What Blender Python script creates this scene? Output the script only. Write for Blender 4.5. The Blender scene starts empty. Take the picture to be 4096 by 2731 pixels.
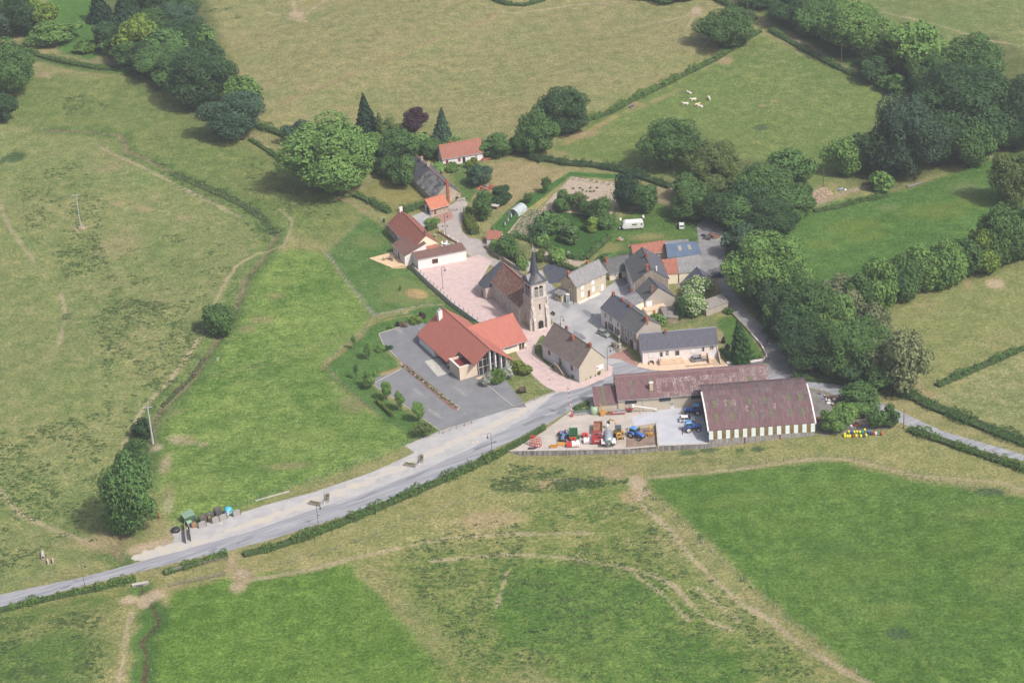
import bpy, bmesh, math, random
import numpy as np
from mathutils import Vector, Matrix
from mathutils.geometry import tessellate_polygon
R=math.radians; PI=math.pi
rnd=random.Random(7); nrs=np.random.RandomState(11)
sc=bpy.context.scene; COL=sc.collection
# ------------------------------------------------------------ camera (an aeroplane 300 m up, long lens, slight roll)
CH=300.; PITCH=R(29); ROLL=R(3.5); FPX=8924.4
fw=Vector((0,math.cos(PITCH),-math.sin(PITCH))); up0=Vector((0,math.sin(PITCH),math.cos(PITCH))); rt0=Vector((1,0,0))
RT=rt0*math.cos(ROLL)-up0*math.sin(ROLL); UP=rt0*math.sin(ROLL)+up0*math.cos(ROLL)
cd=bpy.data.cameras.new('camera'); cam=bpy.data.objects.new('camera',cd); COL.objects.link(cam)
cd.sensor_width=36; cd.lens=FPX/4096*36; cd.clip_start=1; cd.clip_end=9000
cam.matrix_world=Matrix((( RT.x,UP.x,-fw.x,0),(RT.y,UP.y,-fw.y,0),(RT.z,UP.z,-fw.z,CH),(0,0,0,1)))
sc.camera=cam
# ------------------------------------------------------------ daylight
SUN_AZ=R(131); SUN_EL=R(50)
w=bpy.data.worlds.new('World'); sc.world=w; w.use_nodes=True
nt=w.node_tree; bg=nt.nodes['Background']; sky=nt.nodes.new('ShaderNodeTexSky'); sky.sky_type='NISHITA'; sky.sun_disc=False
sky.sun_elevation=SUN_EL; sky.sun_rotation=SUN_AZ; sky.dust_density=6; sky.ozone_density=.6; sky.altitude=300
nt.links.new(sky.outputs[0],bg.inputs[0]); bg.inputs[1].default_value=0.12
sd=bpy.data.lights.new('sun','SUN'); sd.energy=3.1; sd.angle=R(2.2); sd.color=(1,.985,.96)
so=bpy.data.objects.new('sun',sd); COL.objects.link(so)
sv=Vector((math.sin(SUN_AZ)*math.cos(SUN_EL),math.cos(SUN_AZ)*math.cos(SUN_EL),math.sin(SUN_EL)))
so.rotation_euler=(-sv).to_track_quat('-Z','Y').to_euler(); so.location=sv*200+Vector((0,500,0))
vs=sc.view_settings; vs.view_transform='Standard'; vs.look='None'; vs.exposure=0.48; vs.gamma=1; vs.use_curve_mapping=False
cy=sc.cycles; cy.max_bounces=5; cy.diffuse_bounces=2; cy.glossy_bounces=1; cy.transmission_bounces=2; cy.volume_bounces=0; cy.transparent_max_bounces=4
# ------------------------------------------------------------ where things stand: map survey points of the plan to metres on the ground
ORG=dict(X=(0,0,1/1.7415),A=(1400,500,2.94),B=(2000,900,2.94),C=(2400,1100,2.94),D=(1500,1150,2.94),E=(1900,600,2.94),F=(2000,1400,2.94),
 G=(2700,1400,2.94),H=(500,1800,2.94),I=(1200,1550,2.94),J=(0,1900,2.94),K=(0,0,2),L=(1000,0,2),M=(2000,0,2),N=(2920,0,2),O=(2920,600,2),
 Q=(2920,1300,2),R=(0,600,2),S=(400,1100,2),T=(0,1947,2),U=(1100,1947,2),V=(2200,1800,2),W=(1250,800,3.92))
def src(t,x,y):
    o=ORG[t]; return o[0]+x/o[2],o[1]+y/o[2]
def P(t,x,y,z=0.):
    x,y=src(t,x,y); d=fw+RT*((x-2048)/FPX)-UP*((y-1365.5)/FPX)
    k=(z-CH)/d.z; return Vector((0,0,CH))+d*k
def J(q):
    v=Vector(q)-Vector((0,0,CH)); k=v.dot(fw); return 2048+FPX*v.dot(RT)/k,1365.5-FPX*v.dot(UP)/k
def pxm(q): return FPX/((Vector(q)-Vector((0,0,CH))).dot(fw))     # survey pixels per metre at a point
def zup(q,t,x,y):                                                # height above plan point q that the survey point shows
    x,y=src(t,x,y); lo,hi=-5,40
    for _ in range(40):
        m=(lo+hi)/2
        if J((q[0],q[1],m))[1]>y: lo=m
        else: hi=m
    return lo
def PL(t,pts,z=0.): return [P(t,a,b,z) for a,b in pts]
def lin(c): return tuple((v/255/12.92 if v<=10 else ((v/255+.055)/1.055)**2.4) for v in c)
def S3(r,g,b,k=.72): return tuple(v*k for v in lin((r,g,b)))
# ------------------------------------------------------------ materials
MATS={}
def rgba(c): return (c[0],c[1],c[2],1)
def mat(name,c1,c2=None,scale=1.,rough=.85,metal=0.,bump=0.,bs=None,speck=None,sscale=2.,sth=.12,stretch=None,detail=4,lo=.4,hi=.6,trans=0,spec=.3,coat=0,objrand=0.,rough2=None,coord='Object',rot=0.):
    if name in MATS: return MATS[name]
    m=bpy.data.materials.new(name); m.use_nodes=True; t=m.node_tree; b=t.nodes['Principled BSDF']; N=t.nodes.new; L=t.links.new
    b.inputs['Roughness'].default_value=rough; b.inputs['Metallic'].default_value=metal
    b.inputs['Specular IOR Level'].default_value=spec; b.inputs['Coat Weight'].default_value=coat
    if trans: b.inputs['Transmission Weight'].default_value=trans
    src_=N('ShaderNodeNewGeometry').outputs['Position'] if coord=='World' else N('ShaderNodeTexCoord').outputs[coord]
    if stretch:
        mp=N('ShaderNodeMapping'); mp.vector_type='TEXTURE'; mp.inputs['Rotation'].default_value=(0,0,rot); mp.inputs['Scale'].default_value=tuple(1/q for q in stretch); L(src_,mp.inputs[0]); src_=mp.outputs[0]
    if c2 is None: c2=tuple(v*.82 for v in c1)
    n=N('ShaderNodeTexNoise'); n.inputs['Scale'].default_value=scale; n.inputs['Detail'].default_value=detail; n.inputs['Roughness'].default_value=.62; L(src_,n.inputs['Vector'])
    mr=N('ShaderNodeMapRange'); mr.inputs[1].default_value=lo; mr.inputs[2].default_value=hi; L(n.outputs[0],mr.inputs[0])
    mx=N('ShaderNodeMix'); mx.data_type='RGBA'; mx.inputs[6].default_value=rgba(c1); mx.inputs[7].default_value=rgba(c2); L(mr.outputs[0],mx.inputs[0]); out=mx.outputs[2]
    if speck:
        v=N('ShaderNodeTexVoronoi'); v.inputs['Scale'].default_value=sscale; L(src_,v.inputs['Vector'])
        ad=N('ShaderNodeMath'); ad.operation='MULTIPLY_ADD'; n2=N('ShaderNodeTexNoise'); n2.inputs['Scale'].default_value=sscale*.23; L(src_,n2.inputs['Vector'])
        ad.inputs[1].default_value=-.9; L(n2.outputs[0],ad.inputs[0]); ad.inputs[2].default_value=.45; 
        a2=N('ShaderNodeMath'); a2.operation='ADD'; L(ad.outputs[0],a2.inputs[0]); L(v.outputs['Distance'],a2.inputs[1])
        ls=N('ShaderNodeMath'); ls.operation='LESS_THAN'; ls.inputs[1].default_value=sth; L(a2.outputs[0],ls.inputs[0])
        m2=N('ShaderNodeMix'); m2.data_type='RGBA'; L(out,m2.inputs[6]); m2.inputs[7].default_value=rgba(speck); L(ls.outputs[0],m2.inputs[0]); out=m2.outputs[2]
    if objrand:
        oi=N('ShaderNodeObjectInfo'); hs=N('ShaderNodeHueSaturation'); r2=N('ShaderNodeMapRange'); r2.inputs[3].default_value=1-objrand; r2.inputs[4].default_value=1+objrand
        L(oi.outputs['Random'],r2.inputs[0]); L(r2.outputs[0],hs.inputs['Value']); L(out,hs.inputs['Color']); out=hs.outputs[0]
    L(out,b.inputs['Base Color'])
    if bump:
        bp=N('ShaderNodeBump'); bp.inputs['Distance'].default_value=bump; bp.inputs['Strength'].default_value=.8
        nb=N('ShaderNodeTexNoise'); nb.inputs['Scale'].default_value=bs or scale*3; nb.inputs['Detail'].default_value=3; L(src_,nb.inputs['Vector']); L(nb.outputs[0],bp.inputs['Height']); L(bp.outputs[0],b.inputs['Normal'])
    MATS[name]=m; return m
# ------------------------------------------------------------ mesh collector
class MB:
    def __init__(s): s.v=[]; s.f=[]
    def add(s,vs,fs):
        o=len(s.v); s.v+= [tuple(v) for v in vs]; s.f+=[tuple(i+o for i in f) for f in fs]; return s
    def box(s,a,b):
        x0,y0,z0=a; x1,y1,z1=b
        return s.add([(x0,y0,z0),(x1,y0,z0),(x1,y1,z0),(x0,y1,z0),(x0,y0,z1),(x1,y0,z1),(x1,y1,z1),(x0,y1,z1)],[(3,2,1,0),(4,5,6,7),(0,1,5,4),(1,2,6,5),(2,3,7,6),(3,0,4,7)])
    def cbox(s,c,d): return s.box([c[i]-d[i]/2 for i in range(3)],[c[i]+d[i]/2 for i in range(3)])
    def obox(s,c,d,rz=0,ry=0,rx=0):
        M=Matrix.Translation(c)@Matrix.Rotation(rz,4,'Z')@Matrix.Rotation(ry,4,'Y')@Matrix.Rotation(rx,4,'X'); t=MB().cbox((0,0,0),d)
        return s.add([M@Vector(v) for v in t.v],t.f)
    def ext(s,poly,vec):            # extrude a 3-D polygon along vec
        n=len(poly); a=[Vector(p) for p in poly]; b=[p+Vector(vec) for p in a]
        return s.add(a+b,[tuple(range(n))[::-1],tuple(range(n,2*n))]+[(i,(i+1)%n,n+(i+1)%n,n+i) for i in range(n)])
    def prism(s,p2,z0,z1): return s.ext([(p[0],p[1],z0) for p in p2],(0,0,z1-z0))
    def tube(s,pts,r,n=6,r1=None,cap=True):
        pts=[Vector(p) for p in pts]; m=len(pts); o=len(s.v); 
        for i,p in enumerate(pts):
            t=(pts[min(i+1,m-1)]-pts[max(i-1,0)]).normalized(); a=t.orthogonal().normalized() if abs(t.z)>.9 else t.cross(Vector((0,0,1))).normalized()
            if abs(t.z)>.9: a=(Vector((1,0,0))-t*t.x).normalized()
            b=t.cross(a); rr=r if not isinstance(r,(list,tuple)) else r[i]
            if r1 is not None: rr=r+(r1-r)*i/(m-1)
            s.v+=[tuple(p+a*math.cos(2*PI*k/n)*rr+b*math.sin(2*PI*k/n)*rr) for k in range(n)]
        for i in range(m-1): s.f+=[(o+i*n+k,o+i*n+(k+1)%n,o+(i+1)*n+(k+1)%n,o+(i+1)*n+k) for k in range(n)]
        if cap: s.f+=[tuple(o+k for k in range(n))[::-1],tuple(o+(m-1)*n+k for k in range(n))]
        return s
    def lathe(s,prof,c=(0,0,0),n=10,axis='Z'):
        o=len(s.v)
        for r,z in prof:
            for k in range(n):
                a=2*PI*k/n; q=(r*math.cos(a),r*math.sin(a),z)
                if axis=='X': q=(z,q[0],q[1])
                if axis=='Y': q=(q[0],z,q[1])
                s.v.append((c[0]+q[0],c[1]+q[1],c[2]+q[2]))
        m=len(prof)
        for i in range(m-1): s.f+=[(o+i*n+k,o+i*n+(k+1)%n,o+(i+1)*n+(k+1)%n,o+(i+1)*n+k) for k in range(n)]
        s.f+=[tuple(o+k for k in range(n))[::-1],tuple(o+(m-1)*n+k for k in range(n))]; return s
    def ball(s,c,r,n=10,m=6):
        r=r if isinstance(r,(tuple,list)) else (r,r,r); o=len(s.v)
        for i in range(m+1):
            t=PI*i/m
            for k in range(n): a=2*PI*k/n; s.v.append((c[0]+r[0]*math.sin(t)*math.cos(a)*1.0,c[1]+r[1]*math.sin(t)*math.sin(a),c[2]+r[2]*math.cos(t)))
        for i in range(m): s.f+=[(o+i*n+k,o+(i+1)*n+k,o+(i+1)*n+(k+1)%n,o+i*n+(k+1)%n) for k in range(n)]
        return s
    def mesh(s,name,m,smooth=False):
        me=bpy.data.meshes.new(name); me.from_pydata(s.v,[],s.f); me.materials.append(m)
        if smooth: me.shade_smooth()
        return me
    def build(s,name,m,parent=None,smooth=False,bevel=0):
        o=bpy.data.objects.new(name,s.mesh(name,m,smooth)); COL.objects.link(o)
        if parent: o.parent=parent
        if bevel:
            bv=o.modifiers.new('b','BEVEL'); bv.width=bevel; bv.segments=2; bv.limit_method='ANGLE'
        return o
def tag(o,label=None,cat=None,group=None,kind=None):
    if label: o['label']=label
    if cat: o['category']=cat
    if group: o['group']=group
    if kind: o['kind']=kind
    return o
def thing(name,label,cat,loc=(0,0,0),rz=0,group=None,scale=None):
    o=bpy.data.objects.new(name,None); COL.objects.link(o); o.location=loc; o.rotation_euler=(0,0,rz); o.empty_display_size=.3
    if scale: o.scale=(scale,)*3 if not isinstance(scale,tuple) else scale
    return tag(o,label,cat,group)
ORD='first second third fourth fifth sixth seventh eighth ninth tenth eleventh twelfth thirteenth fourteenth fifteenth sixteenth'.split()
def kids(o): return [c for c in bpy.data.objects if c.parent==o]
def copytree(o,parent=None):
    c=o.copy(); COL.objects.link(c); c.parent=parent
    for ch in o.children: copytree(ch,c)
    return c
def inst(root,loc,rz,label,group=None,scale=None):
    c=copytree(root); c.location=loc; c.rotation_euler=(0,0,rz); c['label']=label
    if group: c['group']=group
    if scale: c.scale=(scale,)*3 if not isinstance(scale,tuple) else scale
    return c
def rawmesh(name,V,F4=None,F3=None,m=None):
    me=bpy.data.meshes.new(name); V=np.asarray(V,dtype=np.float32); me.vertices.add(len(V)); me.vertices.foreach_set('co',V.ravel())
    F=np.asarray(F4 if F4 is not None else F3,dtype=np.int32); k=F.shape[1]
    me.loops.add(F.size); me.loops.foreach_set('vertex_index',F.ravel()); me.polygons.add(len(F)); me.polygons.foreach_set('loop_start',np.arange(len(F),dtype=np.int32)*k)
    me.update(calc_edges=True)
    if m: me.materials.append(m)
    return me
def link(name,me,parent=None):
    o=bpy.data.objects.new(name,me); COL.objects.link(o); o.parent=parent; return o
# ============================================================ GROUND
STREAM_A=[(100,298),(170,300),(235,305),(276,310),(293,350),(345,372),(396,399),(450,420),(502,442),(560,470),(603,500),(635,545),(614,580),(591,617),(563,649),(554,680),(540,718),(510,765),(482,804),(459,844),(431,879),(399,907),(372,935),(356,956),(347,1002),(335,1060),(318,1130),(290,1215),(258,1258),(281,1288)]
STREAM_B=[(324,1347),(328,1368),(347,1388),(356,1408),(366,1432),(339,1462),(325,1477),(337,1505),(330,1568),(326,1600)]
YWALL=[(1157,1036),(1290,1034),(1436,1031),(1512,1024),(1628,1019),(1740,1010),(1875,999)]
PWALL=[(948,612),(985,648),(1040,697),(1102,742)]
def seg_d(X,Y,pl):
    d=np.full(X.shape,1e9); side=np.zeros(X.shape); tt=np.zeros(X.shape); acc=0
    for a,b in zip(pl[:-1],pl[1:]):
        ex,ey=b[0]-a[0],b[1]-a[1]; l2=ex*ex+ey*ey+1e-9; t=((X-a[0])*ex+(Y-a[1])*ey)/l2; tc=np.clip(t,0,1)
        q=np.hypot(X-a[0]-tc*ex,Y-a[1]-tc*ey); s=(ex*(Y-a[1])-ey*(X-a[0])); k=q<d
        d=np.where(k,q,d); side=np.where(k,s,side); tt=np.where(k,acc+tc*math.sqrt(l2),tt); acc+=math.sqrt(l2)
    return d,side,tt/acc
def poly_sd(X,Y,pl):
    d=np.full(X.shape,1e9); ins=np.zeros(X.shape,bool); n=len(pl)
    for i in range(n):
        a=pl[i]; b=pl[(i+1)%n]; ex,ey=b[0]-a[0],b[1]-a[1]; l2=ex*ex+ey*ey+1e-9
        t=np.clip(((X-a[0])*ex+(Y-a[1])*ey)/l2,0,1); d=np.minimum(d,np.hypot(X-a[0]-t*ex,Y-a[1]-t*ey))
        c=((a[1]<=Y)!=(b[1]<=Y)); xi=a[0]+(Y-a[1])/(b[1]-a[1]+1e-12)*ex; ins^=(c&(X<xi))
    return np.where(ins,-d,d)
def xy(pts): return [(p.x,p.y) for p in PL('X',pts)]
ROADC=xy([(-60,1398),(195,1334),(340,1298),(500,1252),(640,1210),(760,1180),(900,1130),(1030,1075),(1140,1015),(1260,950),(1400,870),(1560,855),(1750,852),(1880,880),(1960,915),(2110,975),(2400,1065)])
VILL=xy([(760,560),(860,480),(930,350),(1100,320),(1420,380),(1700,500),(1850,900),(1900,1010),(1150,1050),(1000,1010),(850,890),(740,850),(850,720)])
XS=xy(STREAM_A); XB=xy(STREAM_B); YW=xy(YWALL); PW=xy(PWALL)
def sm(x): x=np.clip(x,0,1); return x*x*(3-2*x)
def height(X,Y):
    X=np.asarray(X,float); Y=np.asarray(Y,float)
    m=np.minimum(sm((seg_d(X,Y,ROADC)[0]-9)/25),sm((poly_sd(X,Y,VILL)-4)/30))
    m=m*np.clip(1-(np.hypot(X,Y-560)-600)/800,0,1)
    z=m*(.7*np.sin(X/31+.6)*np.sin(Y/27+1.1)+.5*np.sin(X/17-Y/23)+.25*np.sin(X/8.3+2)*np.sin(Y/9.7))
    for s,dep,wd in ((XS,.5,1.4),(XB,.7,1.8)):
        d=seg_d(X,Y,s)[0]; z=z-dep*np.exp(-(d/wd)**2)
    d,sd_,t=seg_d(X,Y,YW); e=sm(t/.06)*sm((1-t)/.45); low=sd_<0
    z=z-np.where(low|(d<.9),1.35*e*(1-sm((np.where(low,d,0)-3)/13)),0)
    d,sd_,t=seg_d(X,Y,PW); e=sm((1-t)/.15); low=sd_<0
    z=z-np.where(low|(d<.7),1.15*e*(1-sm((np.where(low,d,0)-1.5)/7)),0)
    return z
def hz(x,y): return float(height(np.array([x]),np.array([y]))[0])
def g(t,x,y,dz=0.):
    q=P(t,x,y); 
    for _ in range(3): z=hz(q.x,q.y); q=P(t,x,y,z)
    return Vector((q.x,q.y,z+dz))
def axis(lo,hi,st,far0,far1):
    a=list(np.arange(lo,hi+.01,st)); s=st; x=lo; L_=[]
    while x>far0: s*=1.35; x-=s; L_.append(x)
    s=st; x=a[-1]; R_=[]
    while x<far1: s*=1.35; x+=s; R_.append(x)
    return np.array(L_[::-1]+a+R_)
gx=axis(-215,215,.7,-2500,2500); gy=axis(378,836,.85,-600,4000)
GX,GY=np.meshgrid(gx,gy); fx=GX.ravel(); fy=GY.ravel()
gz=height(fx,fy)
ny_,nx_=GX.shape; idx=np.arange(nx_*ny_).reshape(ny_,nx_)
F4=np.stack([idx[:-1,:-1].ravel(),idx[:-1,1:].ravel(),idx[1:,1:].ravel(),idx[1:,:-1].ravel()],1)
c1=np.tile(np.array(S3(134,144,86,.6)+(.0,)),(len(fx),1)); c2=np.tile(np.array(S3(164,154,106,.6)+(.25,)),(len(fx),1))
def vnoise(X,Y,s,seed):
    r=np.random.RandomState(seed); T=r.rand(64,64); u=X/s; v=Y/s; i=np.floor(u).astype(int); j=np.floor(v).astype(int); a=u-i; b=v-j; a=a*a*(3-2*a); b=b*b*(3-2*b)
    t=lambda p,q:T[p%64,q%64]
    return (t(i,j)*(1-a)+t(i+1,j)*a)*(1-b)+(t(i,j+1)*(1-a)+t(i+1,j+1)*a)*b
EDGE=(vnoise(fx,fy,4,1)-.5)*1.6+(vnoise(fx,fy,1.6,2)-.5)*1.0
PTS=np.stack([fx,fy],1); IDX=None
def cull(pts,mar):
    a=np.array([(p[0],p[1]) for p in pts]); lo=a.min(0)-mar; hi=a.max(0)+mar
    return np.nonzero((fx>lo[0])&(fx<hi[0])&(fy>lo[1])&(fy<hi[1]))[0]
def paint(a,ca,cb,bias=0.,speck=.1,amt=1.,I=None):
    a=(np.clip(a,0,1)*amt)[:,None]; I=slice(None) if I is None else I
    def lush(c): e=min(1,max(0,((c[1]-c[0])/c[1]-.2)/.22)); k=1-.24*e; return (c[0]*(.82-.1*e)*k,c[1]*(.80+.02*e)*k,c[2]*(.78-.06*e)*k)
    ca=lush(ca); cb=lush(cb)
    c1[I]=c1[I]*(1-a)+np.array(tuple(ca)+(bias,))*a; c2[I]=c2[I]*(1-a)+np.array(tuple(cb)+(speck,))*a
EDGE2=(vnoise(fx,fy,14,5)-.5)*9+(vnoise(fx,fy,5,6)-.5)*4
def zone(pts,ca,cb,bias=0,speck=.1,fe=1.2,amt=1.,ez=1.,t='X',e2=0.):
    q=[(p.x,p.y) for p in PL(t,pts)]; I=cull(q,fe+4+e2*7); sd_=poly_sd(fx[I],fy[I],q)+EDGE[I]*ez+EDGE2[I]*e2; paint(sm(.5-sd_/(2*fe)),ca,cb,bias,speck,amt,I)
def trail(pts,wd=.5,col=(200,184,152),amt=.85,t='X',fe=.6):
    q=[(p.x,p.y) for p in PL(t,pts)]; I=cull(q,wd+fe+2); d=seg_d(fx[I],fy[I],q)[0]+EDGE[I]*.35; c=S3(*col); amt=amt*(.55+.6*vnoise(fx[I],fy[I],5,9)); paint(sm((wd*.75+fe*.8-d)/fe),c,tuple(v*.85 for v in c),0,.1,amt,I)
def patch(cx,cy,rx,ry,col=(200,182,148),amt=.8,fe=.5,cb=None):
    a=P('X',cx,cy); b=P('X',cx+rx,cy); c=P('X',cx,cy-ry); r1=(b-a).length; r2=(c-a).length; I=cull([(a.x-r1*1.6,a.y-r2*1.6),(a.x+r1*1.6,a.y+r2*1.6)],1)
    d=np.hypot((fx[I]-a.x)/r1,(fy[I]-a.y)/r2)+EDGE[I]*.22; k=S3(*col); paint(sm((1-d)/fe+.3)*(d<1.5),k,S3(*cb) if cb else tuple(v*.82 for v in k),0,.2,amt,I)
# --- pastures and meadows
zone([(-80,300),(100,300),(250,315),(400,400),(560,470),(680,520),(600,600),(545,700),(480,810),(350,960),(300,1100),(240,1270),(0,1365),(-200,1400),(-200,300)],S3(130,149,86),S3(160,157,106),.03,.25,5)
zone([(-60,160),(330,180),(480,290),(640,360),(820,470),(840,500),(760,570),(680,540),(560,465),(400,395),(290,340),(100,295),(-60,290)],S3(122,142,78),S3(148,150,92),.04,.15,4)
zone([(1270,340),(1345,285),(1640,145),(1745,80),(1900,150),(2090,235),(2000,400),(1860,430),(1480,405)],S3(124,146,78),S3(152,154,96),.06,.1,3)
zone([(1960,-40),(2420,-60),(2420,200),(2150,120),(2000,60)],S3(124,142,82),S3(150,150,100),.05,.1,3)
zone([(120,-60),(222,-60),(250,60),(262,120),(200,135),(140,115),(105,60)],S3(110,148,74),S3(126,156,86),.1,.0,2)
zone([(-40,95),(60,112),(200,140),(320,155),(330,175),(200,165),(40,125)],S3(104,130,66),S3(120,138,76),.1,0,2)
zone([(1900,-5),(1690,-30),(1760,45),(1900,125),(2080,215),(2160,240),(2090,180),(2000,150)],S3(92,116,62),S3(112,126,70),.1,0,2)
zone([(2000,740),(2100,660),(2352,600),(2420,600),(2420,1010),(2300,985),(2130,905),(2010,840)],S3(134,147,86),S3(158,155,104),.02,.2,3)
zone([(2140,890),(2352,800),(2420,790),(2420,1000),(2330,985),(2130,920)],S3(132,147,86),S3(166,162,116),.02,.3,3)
zone([(1640,560),(1700,500),(1840,478),(2100,430),(2345,345),(2420,330),(2420,440),(2250,560),(2100,600),(1960,650),(1830,700),(1780,690)],S3(100,138,66),S3(126,156,84),.04,.0,2)
for cx,cy,rx,ry in ((2150,490,90,22),(1960,520,80,20),(1990,545,60,12),(2230,470,45,14),(1890,560,40,12)): patch(cx,cy,rx,ry,(138,148,62),.55,1.0,(120,142,66))
for cx,cy,rx,ry in ((2220,440,40,22),(1880,470,40,14),(2040,480,30,10)): patch(cx,cy,rx,ry,(150,160,112),.5,1.0)
# tall meadow between the stream and the hall
zone([(592,610),(620,585),(680,572),(748,585),(857,722),(842,748),(742,832),(768,880),(870,955),(975,1000),(960,1012),(880,1048),(760,1089),(640,1133),(545,1174),(430,1212),(400,1215),(352,1125),(345,1040),(365,975),(420,905),(490,800),(525,760),(560,690)],S3(112,147,66),S3(150,170,92),.0,.05,1.6)
for cx,cy,rx,ry in ((632,683,24,7),(600,735,34,9),(565,755,30,9),(420,1000,28,14),(375,1060,22,30),(385,1130,20,25),(468,1011,13,6),(360,1020,16,10),(810,930,38,26),(395,940,25,12),(655,1070,60,10)): patch(cx,cy,rx,ry,(172,162,118),.65,.8)
for cx,cy,rx,ry in ((480,960,60,20),(620,850,70,22),(760,950,70,22),(690,900,40,26),(560,1080,80,22),(720,660,60,22),(820,1000,60,16)): patch(cx,cy,rx,ry,(100,138,60),.5,.9,(118,150,72))
for cx,cy,rx,ry in ((560,880,50,12),(700,1000,70,14),(800,830,45,12),(480,1120,50,12),(640,650,50,14)): patch(cx,cy,rx,ry,(158,172,98),.55,.9,(140,164,84))
trail([(835,750),(800,772),(690,800),(520,850)],.5,(148,158,98),.6); trail([(800,772),(640,830),(480,862)],.4,(160,160,110),.5)
# lawns
zone([(752,580),(842,495),(885,525),(905,560),(905,600),(945,612),(1020,692),(856,722),(800,648)],S3(104,138,70),S3(126,150,86),.03,.35,.8,ez=.3)
zone([(880,655),(930,635),(985,660),(990,690),(930,700),(880,690)],S3(160,156,104),S3(120,146,76),-.02,.35,2.5)
patch(960,670,26,13,(200,172,122),.9,.35); patch(850,555,45,18,(140,146,86),.5,.9)
zone([(735,848),(835,768),(860,738),(1025,690),(1105,745),(1140,760),(1100,790),(955,740),(875,768),(880,800),(915,830),(918,850),(868,868),(855,885),(900,925),(1010,988),(960,1003),(870,955),(768,880)],S3(104,140,70),S3(122,150,84),.03,.2,.8,ez=.3)
zone([(880,858),(915,838),(928,848),(905,868)],S3(196,170,122),S3(186,160,112),0,.1,.8)
trail([(842,748),(905,730),(962,722)],.3,(186,160,112),.8); trail([(855,725),(1020,690)],.35,(180,172,160),.9,fe=.3); trail([(752,582),(800,650),(858,722)],.35,(182,176,160),.9,fe=.3)
trail([(735,850),(835,768)],.25,(176,140,105),.7); trail([(742,838),(800,895),(872,957)],.35,(170,150,110),.6)
patch(932,718,6,3,(200,180,150),.9,.4)
zone([(1118,882),(1160,868),(1210,848),(1225,862),(1272,900),(1180,935),(1130,900)],S3(112,140,74),S3(158,156,104),-.0,.5,.4,ez=.15)
# caravan garden, gardens behind the church, rough ground by the cottages
zone([(1345,600),(1400,515),(1480,475),(1560,440),(1600,470),(1640,520),(1600,560),(1500,580),(1440,600)],S3(106,136,68),S3(128,146,80),.05,.15,1.2)
for cx,cy,rx,ry in ((1400,570,35,14),(1490,545,40,9),(1420,600,40,10),(1380,590,30,12)): patch(cx,cy,rx,ry,(168,158,106),.65,.8)
zone([(1120,378),(1200,370),(1290,385),(1300,400),(1230,470),(1170,480),(1125,440)],S3(150,148,88),S3(176,160,122),-.02,.3,1.2)
zone([(1050,360),(1110,380),(1095,440),(1075,470),(1050,440),(1040,400)],S3(112,138,76),S3(130,146,88),.05,.1,1.2)
zone([(840,440),(880,400),(945,400),(985,470),(900,490),(850,465)],S3(132,142,78),S3(158,150,96),.0,.1,1.2)
zone([(1130,520),(1190,462),(1250,430),(1310,395),(1425,400),(1430,412),(1310,405),(1265,440),(1215,478),(1160,545)],S3(94,136,68),S3(108,144,78),.1,0,.5,ez=.2)
zone([(1215,540),(1300,480),(1400,470),(1420,520),(1360,590),(1310,600),(1225,565)],S3(84,122,58),S3(102,136,70),.1,0,1)
zone([(1130,545),(1215,560),(1230,600),(1300,615),(1340,600),(1360,610),(1260,640),(1180,610),(1120,570)],S3(112,134,76),S3(160,150,112),.0,.1,1)
zone([(1490,410),(1560,430),(1540,480),(1510,460)],S3(176,158,132),S3(150,148,100),0,.1,1)
zone([(1640,735),(1690,720),(1752,815),(1745,822),(1660,825),(1655,760)],S3(110,142,70),S3(128,152,84),.1,.5,.5,ez=.2)
patch(1652,775,12,26,(176,160,130),.8,.5)
zone([(1560,725),(1640,735),(1655,745),(1560,750)],S3(136,146,90),S3(160,150,106),0,.1,.8)
zone([(1222,805),(1255,755),(1300,880),(1262,878),(1235,835)],S3(104,138,70),S3(150,146,100),.05,.1,.5,ez=.2)
zone([(1270,845),(1300,832),(1318,868),(1290,878)],S3(196,178,150),S3(110,140,70),0,.1,.4,ez=.2)
# south of the road
zone([(-120,1430),(300,1345),(560,1285),(1150,1045),(1160,1052),(1500,1045),(1875,1010),(2085,985),(2420,1090),(2420,1140),(1950,1060),(1500,1095),(1470,1130),(1100,1300),(800,1300),(520,1345),(330,1400),(240,1600),(-120,1620)],S3(136,148,86),S3(168,161,110),.01,.5,3)
zone([(-120,1425),(300,1350),(330,1362),(200,1420),(0,1455),(-120,1470)],S3(116,140,72),S3(150,148,92),.05,.1,2.5)
zone([(-120,1470),(150,1440),(240,1460),(200,1600),(-120,1620)],S3(112,138,70),S3(150,148,94),.08,.1,6)
zone([(330,1620),(365,1440),(385,1385),(400,1360),(510,1330),(700,1310),(802,1298),(880,1375),(1055,1580),(1070,1640)],S3(112,146,58),S3(138,164,80),.03,.12,1.2,ez=.7)
zone([(300,1620),(320,1480),(318,1400),(350,1385),(390,1400),(360,1480),(345,1620)],S3(104,138,66),S3(130,150,84),.1,0,2)
zone([(1488,1112),(1495,1098),(1640,1086),(1880,1060),(1935,1062),(2150,1112),(2420,1155),(2420,1640),(2060,1640),(1990,1568),(1800,1400),(1600,1215)],S3(104,138,60),S3(128,154,78),.03,.12,1.6,ez=.9)
trail([(1640,1180),(1800,1330),(2000,1500),(2090,1580)],.4,(132,154,78),.5); trail([(1720,1180),(1900,1330),(2080,1480),(2180,1580)],.5,(140,158,84),.5); trail([(1760,1175),(2000,1370),(2230,1580)],.5,(96,132,60),.5)
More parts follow.
